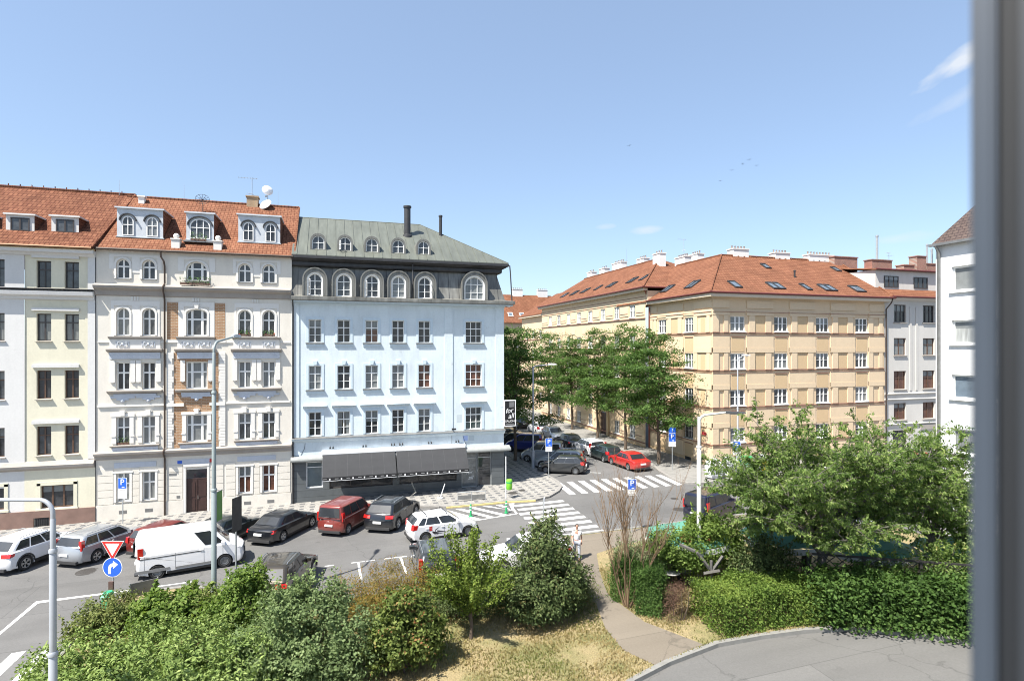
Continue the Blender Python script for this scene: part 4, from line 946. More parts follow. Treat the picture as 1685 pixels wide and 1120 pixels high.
def yfac(F, x0, x1, wins, top=15.62):
    rows = YR
    F.wall('wall', x0, x1, -1.2, top, [(a,b,z0,z1) for a, b in wins for z0, z1 in rows], m_ywall, .2)
    edges = [x0] + [v for w in wins for v in w] + [x1]
    piers = [(edges[k], edges[k+1]) for k in range(0, len(edges), 2)]
    P = {k: [] for k in ('panel','pilaster','pilaster_cap','pilaster_foot','recess_panel','window_apron','apron_ledge','panel_ledge','sill_course','attic_panel')}
    for z0, z1 in rows:
        P['sill_course'].append((x0, x1, -.09, -.001, z0-.17, z0-.105))
        for (a, b) in piers:
            wide = b-a > 2; l = a+(.12 if a > x0 else 0); r = b-(.12 if b < x1 else 0)
            P['panel'].append((l, r, -.07, -.001, z0-1.86, z0-.30))
            P['panel_ledge'].append((l, r, -.10, -.0705, z0-.345, z0-.31))
            ps = [(a+.38, a+1.02), (b-1.02, b-.38)] if wide and a > x0 and b < x1 else ([(a+.02, a+.62), (b-.72, b-.28)] if wide or a == x0 else [(a+.28, a+.72), (b-.5, b-.02)])
            for (p, q_) in ps:
                if q_-p > .2: P['pilaster'].append((p, q_, -.08, -.001, z0-.06, z1+.06)); P['pilaster_foot'].append((p-.04, q_+.04, -.13, -.0905, z0-.125, z0-.065))
            P['pilaster_cap'].append((l, r, -.10, -.001, z1+.065, z1+.5))
            if wide: P['recess_panel'].append((a+1.06, b-1.06, -.012, -.001, z0-.05, z1+.05))
        for a, b in wins:
            P['window_apron'].append((a+.1, b-.1, -.014, -.001, z0-1.82, z0-.42)); P['apron_ledge'].append((a+.08, b-.08, -.06, -.0145, z0-.49, z0-.43))
    za = rows[-1][1]
    P['sill_course'].append((x0, x1, -.14, -.1005, za+.34, za+.38))
    for (a, b) in piers: P['attic_panel'].append((a+(.15 if a > x0 else 0), b-(.15 if b < x1 else 0), -.07, -.001, za+.72, za+1.4))
    for k, v in P.items(): F.boxes(k, v, m_ycourse if 'ledge' in k or 'foot' in k or k == 'sill_course' else (m_yrec if k in ('recess_panel','window_apron') else m_ytrim))
    gls = [G_DARK, G_MID, G_CURT, G_VEIL, G_BLIND]; rn = random.Random(len(wins)+int(abs(x0)))
    for r, (z0, z1) in enumerate(rows):
        for c, (a, b) in enumerate(wins):
            F.window(a, b, z0, z1, gls[rn.choice((0,1,1,2,4,0))], m_white, cols=[(.36,.11),(.64,.11)], rows=[(.55,.035)], fw=.07, d=.09, sill=(.14,.05,.05), sillmat=m_white)
FF = Fac(Y, 0, 43.2)
yfac(FF, 31.8, 51.55, [(33.68,35.25),(38.42,39.95),(43.2,44.72),(47.93,49.45)])
FL = Fac(Y, 31.8, 0, -math.pi/2)
yfac(FL, -53.6, -43.2, [(-52.05,-50.58),(-47.40,-45.93)])
FF.boxes('plinth', [(31.8,51.55,-.12,-.001,-1,1.0)], m_yrec); FL.boxes('plinth', [(-53.6,-43.08,-.12,-.0,-1,1.0)], m_yrec)
FF.boxes('cellar_window', [(34.0,34.9,-.09,-.0725,1.15,1.55),(38.8,39.6,-.09,-.0725,1.15,1.55)], G_DARK); FL.boxes('cellar_window', [(-47.1,-46.2,-.13,-.1205,.55,1.0)], G_DARK)
FL.boxes('window_grille', [(-47.42+k*.18,-47.39+k*.18,-.06,-.035,2.7,4.0) for k in range(9)] + [(-47.45,-45.9,-.065,-.0605,z,z+.03) for z in (2.72,3.3,3.95)], m_black)
FL.boxes('street_name_plate', [(-44.6,-43.95,-.1,-.083,3.35,3.62)], M('street_plate_red', (.30,.03,.03), .5))
FF.boxes('eaves', [(31.2,51.95,-.62,-.001,15.62,15.98)], m_ysoff); FL.boxes('eaves', [(-53.4,-43.205,-.6,-.001,15.625,15.975)], m_ysoff)
# projecting middle wing along the side street
FM = Fac(Y, 31.25, 0, -math.pi/2)
mw = [(-v-.65, -v+.65) for v in (56.4,60.0,63.6,67.2,70.8,74.3,77.9,81.4)]
MR = [(1.3,2.75),(4.4,5.85),(7.75,9.2),(11.1,12.55),(14.4,15.8)]
FM.wall('wing_wall', -85, -53.6, -1.2, 17.1, [(a,b,z0,z1) for k,(a,b) in enumerate(mw) for j,(z0,z1) in enumerate(MR) if not (k == 2 and j == 0)] + [(-64.3,-62.3,-.2,3.4)], m_ywall, .2)
pan, led, pil, sl = [], [], [], []
for j, (z0, z1) in enumerate(MR):
    sl.append((-85,-53.6,-.10,-.001,z0-.20,z0-.13))
    ed = [-85]+[v for w in reversed(mw) for v in w]+[-53.6]
    for k in range(0, len(ed), 2):
        a, b = ed[k]+.2, ed[k+1]-.2
        if b-a < .3: continue
        if not (j == 0 and a < -62 < b+3 and b > -65): pan.append((a,b,-.06,-.001,z0+.2,z1-.25)); led.append((a+.1,b-.1,-.09,-.061,z0+.45,z0+.50))
        if j < 4: pil.append((a+.3,b-.3,-.05,-.001,z1+.35,z1+1.1))
sl += [(-85,-53.6,-.05,-.001,16.0,16.04),(-85,-53.6,-.05,-.001,16.5,16.54)]
FM.boxes('wing_panel', pan, m_ytrim); FM.boxes('wing_spandrel', pil, m_ytrim); FM.boxes('wing_ledge', led, m_ycourse); FM.boxes('wing_course', sl, m_ycourse)
rn = random.Random(8)
for k, (a, b) in enumerate(mw):
    for j, (z0, z1) in enumerate(MR):
        if k == 2 and j == 0: continue
        FM.window(a, b, z0, z1, rn.choice([G_DARK,G_MID,G_CURT,G_BLIND]), m_white, cols=[(.36,.1),(.64,.1)], rows=[(.55,.035)], fw=.07, d=.08, sill=(.13,.05,.05), sillmat=m_white)
FM.boxes('eaves', [(-85.4,-53.2,-.5,-.001,17.1,17.45)], m_ysoff); rb(Y, 'wing_return', [(31.26,33,53.2,53.6,15.6,17.1)], m_ywall)
FM.boxes('plinth', [(-85,-64.7,-.12,-.001,-1,.85),(-61.9,-53.6,-.12,-.001,-1,.85)], m_yrec)
mb = MB(); mb.box(-.95,.95,.1,.18,0,3.3); mb.box(-.03,.03,.07,.099,0,2.6); mb.box(-.95,.95,.06,.099,2.6,2.7); FM.add('entrance_door', mb, m_door, loc=(-63.3,0,.0))
FM.boxes('door_surround', [(-64.75,-64.31,-.2,-.001,-.1,3.75),(-62.29,-61.85,-.2,-.001,-.1,3.75),(-64.9,-61.7,-.35,-.001,3.751,4.0)], m_yrec)
FE = Fac(Y, 31.9, 0, -math.pi/2)
FE.wall('far_wing_wall', -97, -85, -1, 16.2, [(-a-.6,-a+.6,z0,z1) for a in (87.5,91,94.5) for z0, z1 in YR], m_ywall, .2)
for a in (87.5,91,94.5):
    for z0, z1 in YR: FE.window(-a-.6,-a+.6,z0,z1,G_MID,m_white,cols=[(.5,.1)],d=.08)
FE.boxes('eaves', [(-97.3,-85.2,-.55,-.001,16.2,16.5)], m_ysoff); FE.boxes('ledge', [(-97,-85,-.09,-.001,z-.2,z-.1) for z, _ in YR], m_ycourse)
drainpipe(Y, [(31.0,53.35,17.2),(31.3,53.5,16.7),(31.62,53.5,16.2),(31.62,53.5,0)], M('red_brown_downpipe', (.24,.08,.05), .45), .075)
drainpipe(Y, [(51.9,42.5,16.1),(51.75,42.6,15.5),(51.58,43.02,14.9),(51.58,43.02,0)], None, .06)
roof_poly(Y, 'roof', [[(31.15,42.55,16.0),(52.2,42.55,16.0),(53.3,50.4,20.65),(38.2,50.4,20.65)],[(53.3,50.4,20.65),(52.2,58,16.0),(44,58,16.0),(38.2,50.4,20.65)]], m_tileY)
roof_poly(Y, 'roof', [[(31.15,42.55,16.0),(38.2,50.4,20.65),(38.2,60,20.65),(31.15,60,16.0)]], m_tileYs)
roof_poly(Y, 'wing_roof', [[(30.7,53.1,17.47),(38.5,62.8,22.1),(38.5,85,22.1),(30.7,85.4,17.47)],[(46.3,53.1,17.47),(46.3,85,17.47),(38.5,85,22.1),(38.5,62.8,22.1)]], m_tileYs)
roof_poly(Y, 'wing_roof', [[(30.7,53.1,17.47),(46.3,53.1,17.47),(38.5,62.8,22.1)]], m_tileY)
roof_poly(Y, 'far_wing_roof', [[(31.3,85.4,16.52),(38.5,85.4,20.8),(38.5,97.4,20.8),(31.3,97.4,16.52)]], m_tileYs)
L = Y.location; mb = MB(); V = lambda *p: Vector(p)-L
for a, b in (((31.15,42.55,16.05),(38.2,50.4,20.72)),((38.2,50.4,20.7),(53.3,50.4,20.7)),((52.2,42.55,16.05),(53.3,50.4,20.7)),((38.2,50.4,20.7),(38.2,58.5,20.7)),((30.7,53.1,17.52),(38.5,62.8,22.15)),((38.5,62.8,22.15),(38.5,85,22.15))): mb.tube([V(*a), V(*b)], .09, 6)
for k in range(20): mb.box(38.6+k*.75-L.x, 38.72+k*.75-L.x, 50.2-L.y, 50.3-L.y, 20.55-L.z, 20.66-L.z)
add('ridge_tiles', mb, m_tileY, Y)
mb = MB(); mb.tube([V(52.2,42.5,15.98), V(31.1,42.5,15.98), V(31.1,53.2,15.98)], .085, 8); mb.tube([V(30.62,53.0,17.44), V(30.62,85.4,17.44)], .085, 8); mb.tube([V(30.62,53.0,17.44), V(36,53.0,17.44)], .085, 8); add('gutter', mb, m_redmetal, Y, smooth=True)
def skylight(x, y, z, w, l, rot, n=1, open_=0):
    mb = MB()
    for k in range(n):
        x0 = -w/2 + k*w/n; x1 = x0 + w/n - (.04 if n > 1 else 0)
        mb.box(x0, x0+.07, -l/2, l/2, -.05, .10); mb.box(x1-.07, x1, -l/2, l/2, -.05, .10); mb.box(x0+.07, x1-.07, -l/2, -l/2+.08, -.05, .10); mb.box(x0+.07, x1-.07, l/2-.12, l/2, -.05, .12)
    o = add('roof_light', mb, m_dkmetal, Y, V(x, y, z), rot=rot); g_ = MB(); g_.poly([(-w/2+.05,-l/2+.05,.05),(w/2-.08,-l/2+.05,.05),(w/2-.08,l/2-.05,.05),(-w/2+.05,l/2-.05,.05)]); add('pane', g_, G_SKY, o)
    return o
ang = math.atan((20.65-16.0)/(50.4-42.55)); fr = (ang,0,0); zf = lambda y: 16.03+(y-42.55)*math.tan(ang)
for x, y, w, n in ((34.75,43.95,.8,1),(39.3,44.0,1.45,2),(42.75,44.0,.6,1),(45.35,44.0,1.5,2),(49.0,44.0,1.2,1),(41.8,48.2,.65,1),(50.9,48.3,.65,1)): skylight(x, y, zf(y), w, 1.35 if y < 45 else 1.1, fr, n)
al = math.atan((20.65-16.0)/(38.2-31.15)); lrot = Euler((al,0,-math.pi/2),'XYZ')
for y, u in ((47.7,32.9),(52.0,32.9)): skylight(u, y, 16.03+(u-31.15)*math.tan(al), 1.25, 1.35, lrot, 2)
am = math.atan((22.1-17.47)/(38.5-30.7)); mrot = Euler((am,0,-math.pi/2),'XYZ')
for y, w, n in ((59.7,1.3,2),(57.0,.7,1),(64.9,1.5,2),(68.7,.8,1),(72.8,1.5,2),(76.5,1.5,2),(80.2,1.2,1)): skylight(33.1, y, 17.5+(33.1-30.7)*math.tan(am), w, 1.3, mrot, n)
for (x0,x1,y0,y1,z0,z1,n,al_) in ((39.6,41.5,50.3,51.3,20,21.35,5,'x'),(44.9,46.8,50.3,51.3,20,21.2,5,'x'),(49.3,52.6,50.2,51.1,20,21.2,8,'x'),(38.4,39.3,57.2,59.2,19.5,21.55,5,'y'),(40.3,41.2,57.5,59.2,20,22.0,4,'y'),(36.9,37.7,60.0,61.6,20.5,22.3,3,'y'),(39.0,39.9,67.4,69.2,21,22.9,4,'y'),(38.8,39.7,73.2,76.0,21,23.2,6,'y'),(38.8,39.7,78.5,80.2,21,23.0,3,'y'),(38.8,39.7,83.0,84.6,21,23.0,3,'y')):
    chimney(Y, x0, x1, y0, y1, z0, z1, m_chim, n, al_)
mb = MB(); mb.lathe([(.09,-.2),(.09,.55),(.12,.56),(.12,.66),(0,.7)], 8); add('vent_pipe', mb, m_dkmetal, Y, V(43.4,46.05,18.1))
aerial('tall roof aerial among the white chimneys of the yellow block', (39.9,59.6,21.5), 2.6, [(2.5,1.0,R(0),6),(1.2,.5,R(50),4)])
t = thing('lightning_rod', 'tall thin mast on the far ridge of the yellow wing', 'rod', (38.5,71,22.1), 0, 'lightning rods'); mb = MB(); mb.tube([(0,0,0),(0,0,2.6)], [.03,.012], 4); mb.tube([(-.5,0,1.0),(.2,0,.95)], .015, 4); add('rod', mb, m_galv, t)
# ------------------------------------------------------------------ grey house to the right of it
m_gwall = plaster('light_grey_plaster', (.53,.51,.475), .06, (.3,.29,.27), .2)
Gh = thing('apartment_house', 'light grey plastered house with brown windows and brick chimneys beside the yellow block', 'building', (58, 49, gz(58)))
F = Fac(Gh, 0, 43.25)
gc = [(52.85,54.45),(56.7,58.3),(60.55,62.15),(64.4,66)]
gr = [(4.02,5.66),(7.04,8.84),(10.4,12.1),(13.67,15.4)]
F.wall('wall', 51.6, 68, -1, 16.1, [(a,b,z0,z1) for a, b in gc for z0, z1 in gr] + [(52.7,54.6,.9,3.0),(58.4,60.2,.9,3.2)], m_gwall, .22)
for r, (z0, z1) in enumerate(gr):
    for c, (a, b) in enumerate(gc): F.window(a, b, z0, z1, [G_RED,G_RED,G_CURT,G_DARK][r] if c < 2 else G_MID, m_brownw if r < 3 else m_greyw, cols=[(.33,.07),(.67,.07)] if r == 3 else [(.5,.08)], rows=[(.62,.07)], fw=.08, d=.15, sill=(.12,.08,.08), sillmat=m_beltc)
F.window(52.7,54.6,.9,3.0,G_DARK,m_greyw,cols=[(.5,.08)],d=.15); F.window(58.4,60.2,.9,3.2,G_RED,m_greyw,cols=[(.5,.08)],d=.15)
F.boxes('pilaster', [(54.9,55.15,-.06,-.001,6.9,15.2),(55.7,55.95,-.06,-.001,6.9,15.2),(58.8,59.05,-.06,-.001,6.9,15.2),(59.6,59.85,-.06,-.001,6.9,15.2)], m_gwall)
for z in (5.95, 6.5, 3.5): F.prof('string_course', 51.6, 68, [(0,z),(-.1,z+.03),(-.16,z+.12),(0,z+.2)], m_gwall)
F.boxes('shop_sign_band', [(56.3,60.8,-.1,-.001,2.95,3.45)], m_beltc)
F.prof('eaves_cornice', 51.6, 68, [(0,15.75),(-.15,15.8),(-.5,16.0),(-.55,16.12),(0,16.12)], m_gwall)
roof_poly(Gh, 'roof', [[(51.9,42.6,16.15),(68,42.6,16.15),(68,44.6,17.1),(51.9,44.6,17.1)],[(51.8,44.3,19.05),(68,44.3,19.05),(68,50.5,19.9),(51.8,50.5,19.9)]], m_tileY)
rb(Gh, 'attic_wall', [(52.0,68,44.55,50,16.6,19.0)], m_gwall)
mb = MB(); mb.tube([Vector((51.9,42.55,16.12))-Gh.location, Vector((68,42.55,16.12))-Gh.location], .09, 8); mb.tube([Vector((51.8,44.25,19.02))-Gh.location, Vector((68,44.25,19.02))-Gh.location], .09, 8); add('gutter', mb, m_redmetal, Gh)
FA = Fac(Gh, 0, 44.55)
for a, b in ((53.1,55.0),(57.1,59.0),(61,62.9)): FA.window(a, b, 17.25, 18.4, G_DARK, m_greyw, cols=[(.33,.06),(.67,.06)], rows=[], d=-.07, fw=.08)
L = Gh.location
for (x0,x1,z1) in ((52.0,55.2,21.0),(57.3,60.2,20.9),(62.0,63.6,20.5),(64.0,65.4,21.6),(65.5,67.3,20.8)): chimney(Gh, x0, x1, 49.5, 50.5, 19, z1, m_chimbrick)
for (x, y, z1, r) in ((58.6,50,23.6,.12),(66.2,50,23.0,.10),(66.9,50,22.4,.08),(67.3,50.2,22.6,.07)):
    mb = MB(); mb.lathe([(r,0),(r,z1-20),(r*1.3,z1-20),(r*1.3,z1-19.8),(0,z1-19.75)], 8, (x-L.x,y-L.y,20-L.z)); add('flue', mb, m_galv, Gh, smooth=True)
aerial('small aerial beside a steel flue on the grey house roof', (60.6,50.2,20.8), 1.2, [(1.1,.7,R(20),5),(.8,.5,R(100),4)])
# ------------------------------------------------------------------ white modern block at the right
m_modern = plaster('bright_white_render', (.66,.665,.67), .03, dirt_amt=.06)
Wm = thing('apartment_block', 'bright white modern apartment block with white framed windows at the right edge', 'building', (37, 16, gz(37)))
F = Fac(Wm, 31.9, 0, -math.pi/2)
mr = [(2.6,3.9),(5.55,6.85),(8.46,9.72),(11.37,12.63),(14.2,15.52)]
mcw = [(-22.75,-20.3),(-18.3,-15.85),(-13.8,-11.35)]
F.wall('wall', -23.6, -6, -1, 16.85, [(a,b,z0,z1) for a, b in mcw for z0, z1 in mr], m_modern, .2)
rb(Wm, 'end_wall', [(31.901,44,23.56,23.6,-1,16.85)], m_modern)
for r, (z0, z1) in enumerate(mr):
    for c, (a, b) in enumerate(mcw): F.window(a, b, z0, z1, [G_CURT,G_CURT,G_SKY,G_VEIL,G_BLIND][r], m_white, cols=[(.5,.06)], rows=[], fw=.09, d=.13, sill=(.12,.1,.09), sillmat=m_whitemet)
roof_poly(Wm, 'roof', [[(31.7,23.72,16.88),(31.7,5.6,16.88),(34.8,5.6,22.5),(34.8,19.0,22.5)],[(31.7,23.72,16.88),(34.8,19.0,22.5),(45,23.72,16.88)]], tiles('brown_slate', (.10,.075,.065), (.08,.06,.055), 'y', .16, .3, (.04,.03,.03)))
F.boxes('gutter', [(-23.75,-6,-.36,-.2,16.74,16.875)], m_zinc)
drainpipe(Wm, [(31.6,23.4,16.75),(31.78,23.35,16.4),(31.78,23.35,0)], m_zinc, .075)
# ------------------------------------------------------------------ houses closing the side street
def far_house(name, label, x0, x1, y0, eave, ridge, depth, mat, roofm, cols, rows, seed, face='f'):
    H = thing('distant_house', label, 'building', ((x0+x1)/2, y0+depth/2, gz((x0+x1)/2)))
    F = Fac(H, 0, y0); w = (x1-x0)/cols
    ws = [(x0+w*(k+.5)-.6, x0+w*(k+.5)+.6) for k in range(cols)]; rn = random.Random(seed)
    zs = [(1.5+k*3.2, 3.0+k*3.2) for k in range(rows)]
    F.wall('wall', x0, x1, -1.5, eave, [(a,b,z0,z1) for a, b in ws for z0, z1 in zs], mat, .2)
    rb(H, 'side_wall', [(x0+.001,x0+.05,y0+.01,y0+depth,-1.5,eave),(x1-.05,x1-.001,y0+.01,y0+depth,-1.5,eave)], mat)
    for a, b in ws:
        for z0, z1 in zs: F.window(a, b, z0, z1, rn.choice([G_DARK,G_MID,G_CURT]), m_white, cols=[(.5,.1)], rows=[(.6,.06)], fw=.08, d=.1)
    roof_poly(H, 'roof', [[(x0-.3,y0-.5,eave),(x1+.3,y0-.5,eave),(x1-3.5,y0+depth/2,ridge),(x0+3.5,y0+depth/2,ridge)],[(x0-.3,y0-.5,eave),(x0+3.5,y0+depth/2,ridge),(x0-.3,y0+depth+.5,eave)],[(x1+.3,y0-.5,eave),(x1+.3,y0+depth+.5,eave),(x1-3.5,y0+depth/2,ridge)],[(x1+.3,y0+depth+.5,eave),(x0-.3,y0+depth+.5,eave),(x0+3.5,y0+depth/2,ridge),(x1-3.5,y0+depth/2,ridge)]], roofm)
    k = (ridge-eave)/(depth/2+.5); L = H.location
    for t in (.25,.38,.7,.8):
        for dy in (1.2, 3.4):
            if rn.random() < .45: continue
            mb = MB(); mb.box(-.5,.5,-.6,.6,0,.1); o = add('roof_light', mb, m_whitemet, H, Vector((x0+(x1-x0)*t, y0+dy, eave+.05+(dy+.5)*k))-L, rot=(math.atan(k),0,0)); g_ = MB(); g_.poly([(-.38,-.48,.105),(.38,-.48,.105),(.38,.48,.105),(-.38,.48,.105)]); add('pane', g_, G_SKY, o)
    for t in (.35,.65): chimney(H, x0+(x1-x0)*t, x0+(x1-x0)*t+2.2, y0+depth/2-.4, y0+depth/2+.4, ridge-.6, ridge+1.1, m_chim, 5)
    return H
far_house('far', 'distant red roofed house closing the side street beyond the blue house', 30, 49, 112, 16.2, 22.4, 12, m_ywall, m_tileY, 5, 4, 3)
far_house('far', 'far pale house behind the street trees at the end of the side street', 6, 29, 118, 15.5, 21.5, 12, m_cream, m_tileC, 6, 4, 5)
# ------------------------------------------------------------------ vehicles
def paint(name, col, metal=.3, rough=.28):
    m, nt, bs = nodes_of(name); bs.inputs['Base Color'].default_value = (*col,1); bs.inputs['Metallic'].default_value = metal
    bs.inputs['Roughness'].default_value = rough; bs.inputs['Coat Weight'].default_value = 1; bs.inputs['Coat Roughness'].default_value = .03
    vec = objc(nt); s = N(nt, 'ShaderNodeSeparateXYZ'); lk(nt, vec, s.inputs[0])      # road dust along the sills
    d = maprange(nt, mth(nt, 'ADD', s.outputs[2], mth(nt, 'MULTIPLY', noise(nt, vec, 5, 4), .25)), .35, .75, .35, 0)
    lk(nt, mixc(nt, d, col, (.16,.15,.135)), bs.inputs['Base Color']); return m
def sm(x): x = max(0, min(1, x)); return x*x*(3-2*x)
CARS = {
 # L, W, H, wb, off, belt front/rear, windscreen base/top x, rear top/base x, hood front z, deck rear z, wheel r, rear light kind
 'sedan': dict(L=4.75,W=1.80,H=1.45,wb=2.75,off=.05,zb=.93,zbr=.98,xwb=.95,xwt=.25,xrt=-1.15,xrb=-1.80,zh=.70,zd=.94,wr=.32,light='low'),
 'hatch': dict(L=4.15,W=1.72,H=1.48,wb=2.55,off=.05,zb=.95,zbr=1.02,xwb=1.05,xwt=.35,xrt=-1.55,xrb=-1.95,zh=.72,zd=1.0,wr=.31,light='mid'),
 'wagon': dict(L=4.80,W=1.86,H=1.55,wb=2.76,off=.05,zb=.98,zbr=1.06,xwb=.98,xwt=.25,xrt=-1.95,xrb=-2.28,zh=.74,zd=1.04,wr=.34,light='tall',rails=1),
 'suv':   dict(L=4.63,W=1.90,H=1.66,wb=2.78,off=.05,zb=1.05,zbr=1.14,xwb=.98,xwt=.25,xrt=-1.65,xrb=-2.15,zh=.84,zd=1.12,wr=.37,light='low',rails=1,clad=1),
 'mpv':   dict(L=4.15,W=1.76,H=1.82,wb=2.70,off=.0,zb=1.08,zbr=1.10,xwb=1.30,xwt=.55,xrt=-1.93,xrb=-2.05,zh=.80,zd=1.08,wr=.31,light='tall'),
 'van':   dict(L=4.90,W=1.97,H=2.10,wb=2.95,off=.0,zb=1.22,zbr=1.24,xwb=1.75,xwt=.95,xrt=-2.40,xrb=-2.43,zh=.98,zd=1.24,wr=.33,light='tall',panel=1),
}
def car_meshes(kind):
    if kind in CM: return CM[kind]
    S = CARS[kind]; L2 = S['L']/2; hw = S['W']/2; out = {}
    xf, xr = S['wb']/2+S['off'], -S['wb']/2+S['off']; ra = S['wr']+.055; zs = .20 if not S.get('clad') else .26
    # side profile, front to rear over the top, then along the sill
    zc = S['wr']
    P = [(L2-.10,.22,0),(L2-.02,.34,0),(L2,.52,0),(L2-.05,S['zh']-.08,.6),(L2-.18,S['zh'],1),((L2+S['xwb'])/2,(S['zh']+S['zb'])/2+.03,1),(S['xwb']+.06,S['zb'],1),
         (S['xwb']-.5,S['zb']+.005,1),(0,(S['zb']+S['zbr'])/2,1),(S['xrb'],S['zbr'],1)]
    if S['xrb'] > -L2+.25: P += [(-L2+.14,S['zd'],1),(-L2+.02,S['zd']-.10,.5)]
    else: P += [(-L2+.10,S['zd']-.03,.5)]
    P += [(-L2+.01,.70,0),(-L2-.0,.45,0),(-L2+.06,.26,0)]
    def arch(cx):
        a0 = math.asin(max(-1, min(1, (zs-zc)/ra))); a = math.pi - a0
        return [(cx+ra*math.cos(math.pi-a0+(a0-(math.pi-a0))*k/9), zc+ra*math.sin(math.pi-a0+(a0-(math.pi-a0))*k/9), -1) for k in range(10)]
    P += arch(xr) + arch(xf)
    fr = [-1,-.955,-.80,-.4,0,.4,.80,.955,1]
    def tp(f): a = abs(f); return .0 if a < .3 else (.012 if a < .5 else (.045 if a < .9 else (.075 if a < .98 else .095)))
    def dz(f): a = abs(f); return -.02 if a < .1 else (-.012 if a < .5 else (.012 if a < .9 else (.03 if a < .98 else .065)))
    def xend(f, x=None): return L2*(1-tp(f))
    mb = MB(); n = len(P)
    for f in fr:
        for (x, z, t) in P:
            e = tp(f)*L2*sm((abs(x)-.70*L2)/(.30*L2)) if t >= 0 else 0
            xx = x - math.copysign(e, x); zz = z - (dz(f)*max(t,0)) + (.05*(abs(f) > .98) if 0 <= t < .5 and z < .3 else 0)
            mb.v.append((xx, f*hw, zz))
    for i in range(len(fr)-1):
        for k in range(n):
            j = (k+1) % n; mb.f.append((i*n+k, i*n+j, (i+1)*n+j, (i+1)*n+k)); mb.m.append(0)
    mb.f.append(tuple(range(n))); mb.m.append(0); mb.f.append(tuple((len(fr)-1)*n+k for k in reversed(range(n)))); mb.m.append(0)
    # greenhouse
    zr = S['H']; rows = [(0,0,0),(.5,.5,0),(.86,.86,0),(.97,1.0,.03),(1.0,1.0,.12)]
    def gx(h): return S['xrb']+.02+(S['xrt']-S['xrb'])*h, S['xwb']+(S['xwt']-S['xwb'])*h
    def gw(h): return (hw-.045) + ((hw*.80 if not S.get('panel') and kind != 'mpv' else hw*.87) - (hw-.045))*h
    def gzz(h, x): base = S['zb']+(S['zbr']-S['zb'])*max(0,min(1,(S['xwb']-x)/(S['xwb']-S['xrb'])))-.03; return base+(zr-.06-base)*h
    def outline(h, ins, zoff):
        a, b = gx(h); w = gw(h)-ins; a += ins*.8; b -= ins*.8; r = .16; pts = []
        for (cx, cy, a0) in ((b-r, w-r, 0),(a+r, w-r, 90),(a+r, -w+r, 180),(b-r, -w+r, 270)):
            for k in range(4):
                t = R(a0+30*k); pts.append((cx+r*math.cos(t), cy+r*math.sin(t)))
        return [(x, y, gzz(h, x)+zoff+.0) for x, y in pts]
    rings = [outline(h, 0, 0) for h in (0,.3,.6,.88)] + [outline(1, 0, -.03), outline(1, .06, .012), outline(1, .2, .04), outline(1, .45, .055)]
    b0 = len(mb.v); m_ = len(rings[0])
    for rg in rings: mb.v += rg
    for i in range(len(rings)-1):
        for k in range(m_):
            j = (k+1) % m_; mb.f.append((b0+i*m_+k, b0+i*m_+j, b0+(i+1)*m_+j, b0+(i+1)*m_+k)); mb.m.append(0)
    mb.f.append(tuple(b0+(len(rings)-1)*m_+k for k in range(m_))); mb.m.append(0)
    out['body'] = mb
    def patch(fn, us, hs):
        p = MB(); p.v = [tuple(fn(u, h)) for h in hs for u in us]; w = len(us)
        for i in range(len(hs)-1):
            for j in range(w-1): p.f.append((i*w+j, i*w+j+1, (i+1)*w+j+1, (i+1)*w+j)); p.m.append(0)
        return p
    hs = (.08,.35,.62,.90)
    def front(u, h): b = gx(h)[1]; w = gw(h)-.10; return (b+.012+.02*(1-u*u), u*w, gzz(h, b)+.004)
    def rear(u, h): a = gx(h)[0]; w = gw(h)-.13; return (a-.012-.02*(1-u*u), u*w, gzz(h, a)+.004)
    us = (-1,-.6,0,.6,1)
    out['windscreen'] = patch(front, us, hs)
    if not S.get('panel'): out['rear_window'] = patch(rear, us, (.16,.4,.65,.88) if kind not in ('mpv',) else (.1,.4,.65,.86))
    def side(sg, f0, f1, s0=0, s1=0):
        def fn(u, h):
            a, b = gx(h); a += .20; b -= .17; x = a+(b-a)*(f0+(f1-f0)*u); return (x, sg*(gw(h)+.008), gzz(h, x))
        return patch(fn, (0,.5,1), (.10,.5,.90))
    if S.get('panel'): spans = [(.76,.99)]
    elif kind in ('wagon','suv','mpv'): spans = [(.02,.30),(.33,.62),(.65,.99)]
    else: spans = [(.03,.14),(.17,.54),(.575,.99)] if kind == 'sedan' else [(.02,.17),(.20,.55),(.585,.99)]
    out['side_window'] = [side(sg, a, b) for sg in (1,-1) for a, b in spans]
    def box(*b): q = MB(); q.box(*b); return q
    # lights, bumpers, plate, mirrors, handles
    hl, tl, ex = [], [], []
    for sg in (1,-1):
        y0, y1 = sorted((sg*hw*.58, sg*hw*.93)); q = MB()
        q.prism([(xend(.6)-.10,sg*hw*.52,S['zh']-.17),(xend(.95)-.38,sg*hw*.985,S['zh']-.10),(xend(.95)-.42,sg*hw*.985,S['zh']+.005),(xend(.6)-.16,sg*hw*.52,S['zh']-.06)],
                [(xend(.6)+.025,sg*hw*.52,S['zh']-.19),(xend(.95)+.01,sg*hw*1.0,S['zh']-.14),(xend(.95)-.10,sg*hw*1.0,S['zh']-.03),(xend(.6)-.055,sg*hw*.52,S['zh']-.075)]); hl.append(q)
        if S['light'] == 'tall': z0, z1, yi = S['zd']-.18, S['zd']+.32, .80
        elif S['light'] == 'mid': z0, z1, yi = S['zd']-.22, S['zd']+.08, .72
        else: z0, z1, yi = S['zd']-.26, S['zd']-.06, .52
        q = MB(); xe = -xend(.95)
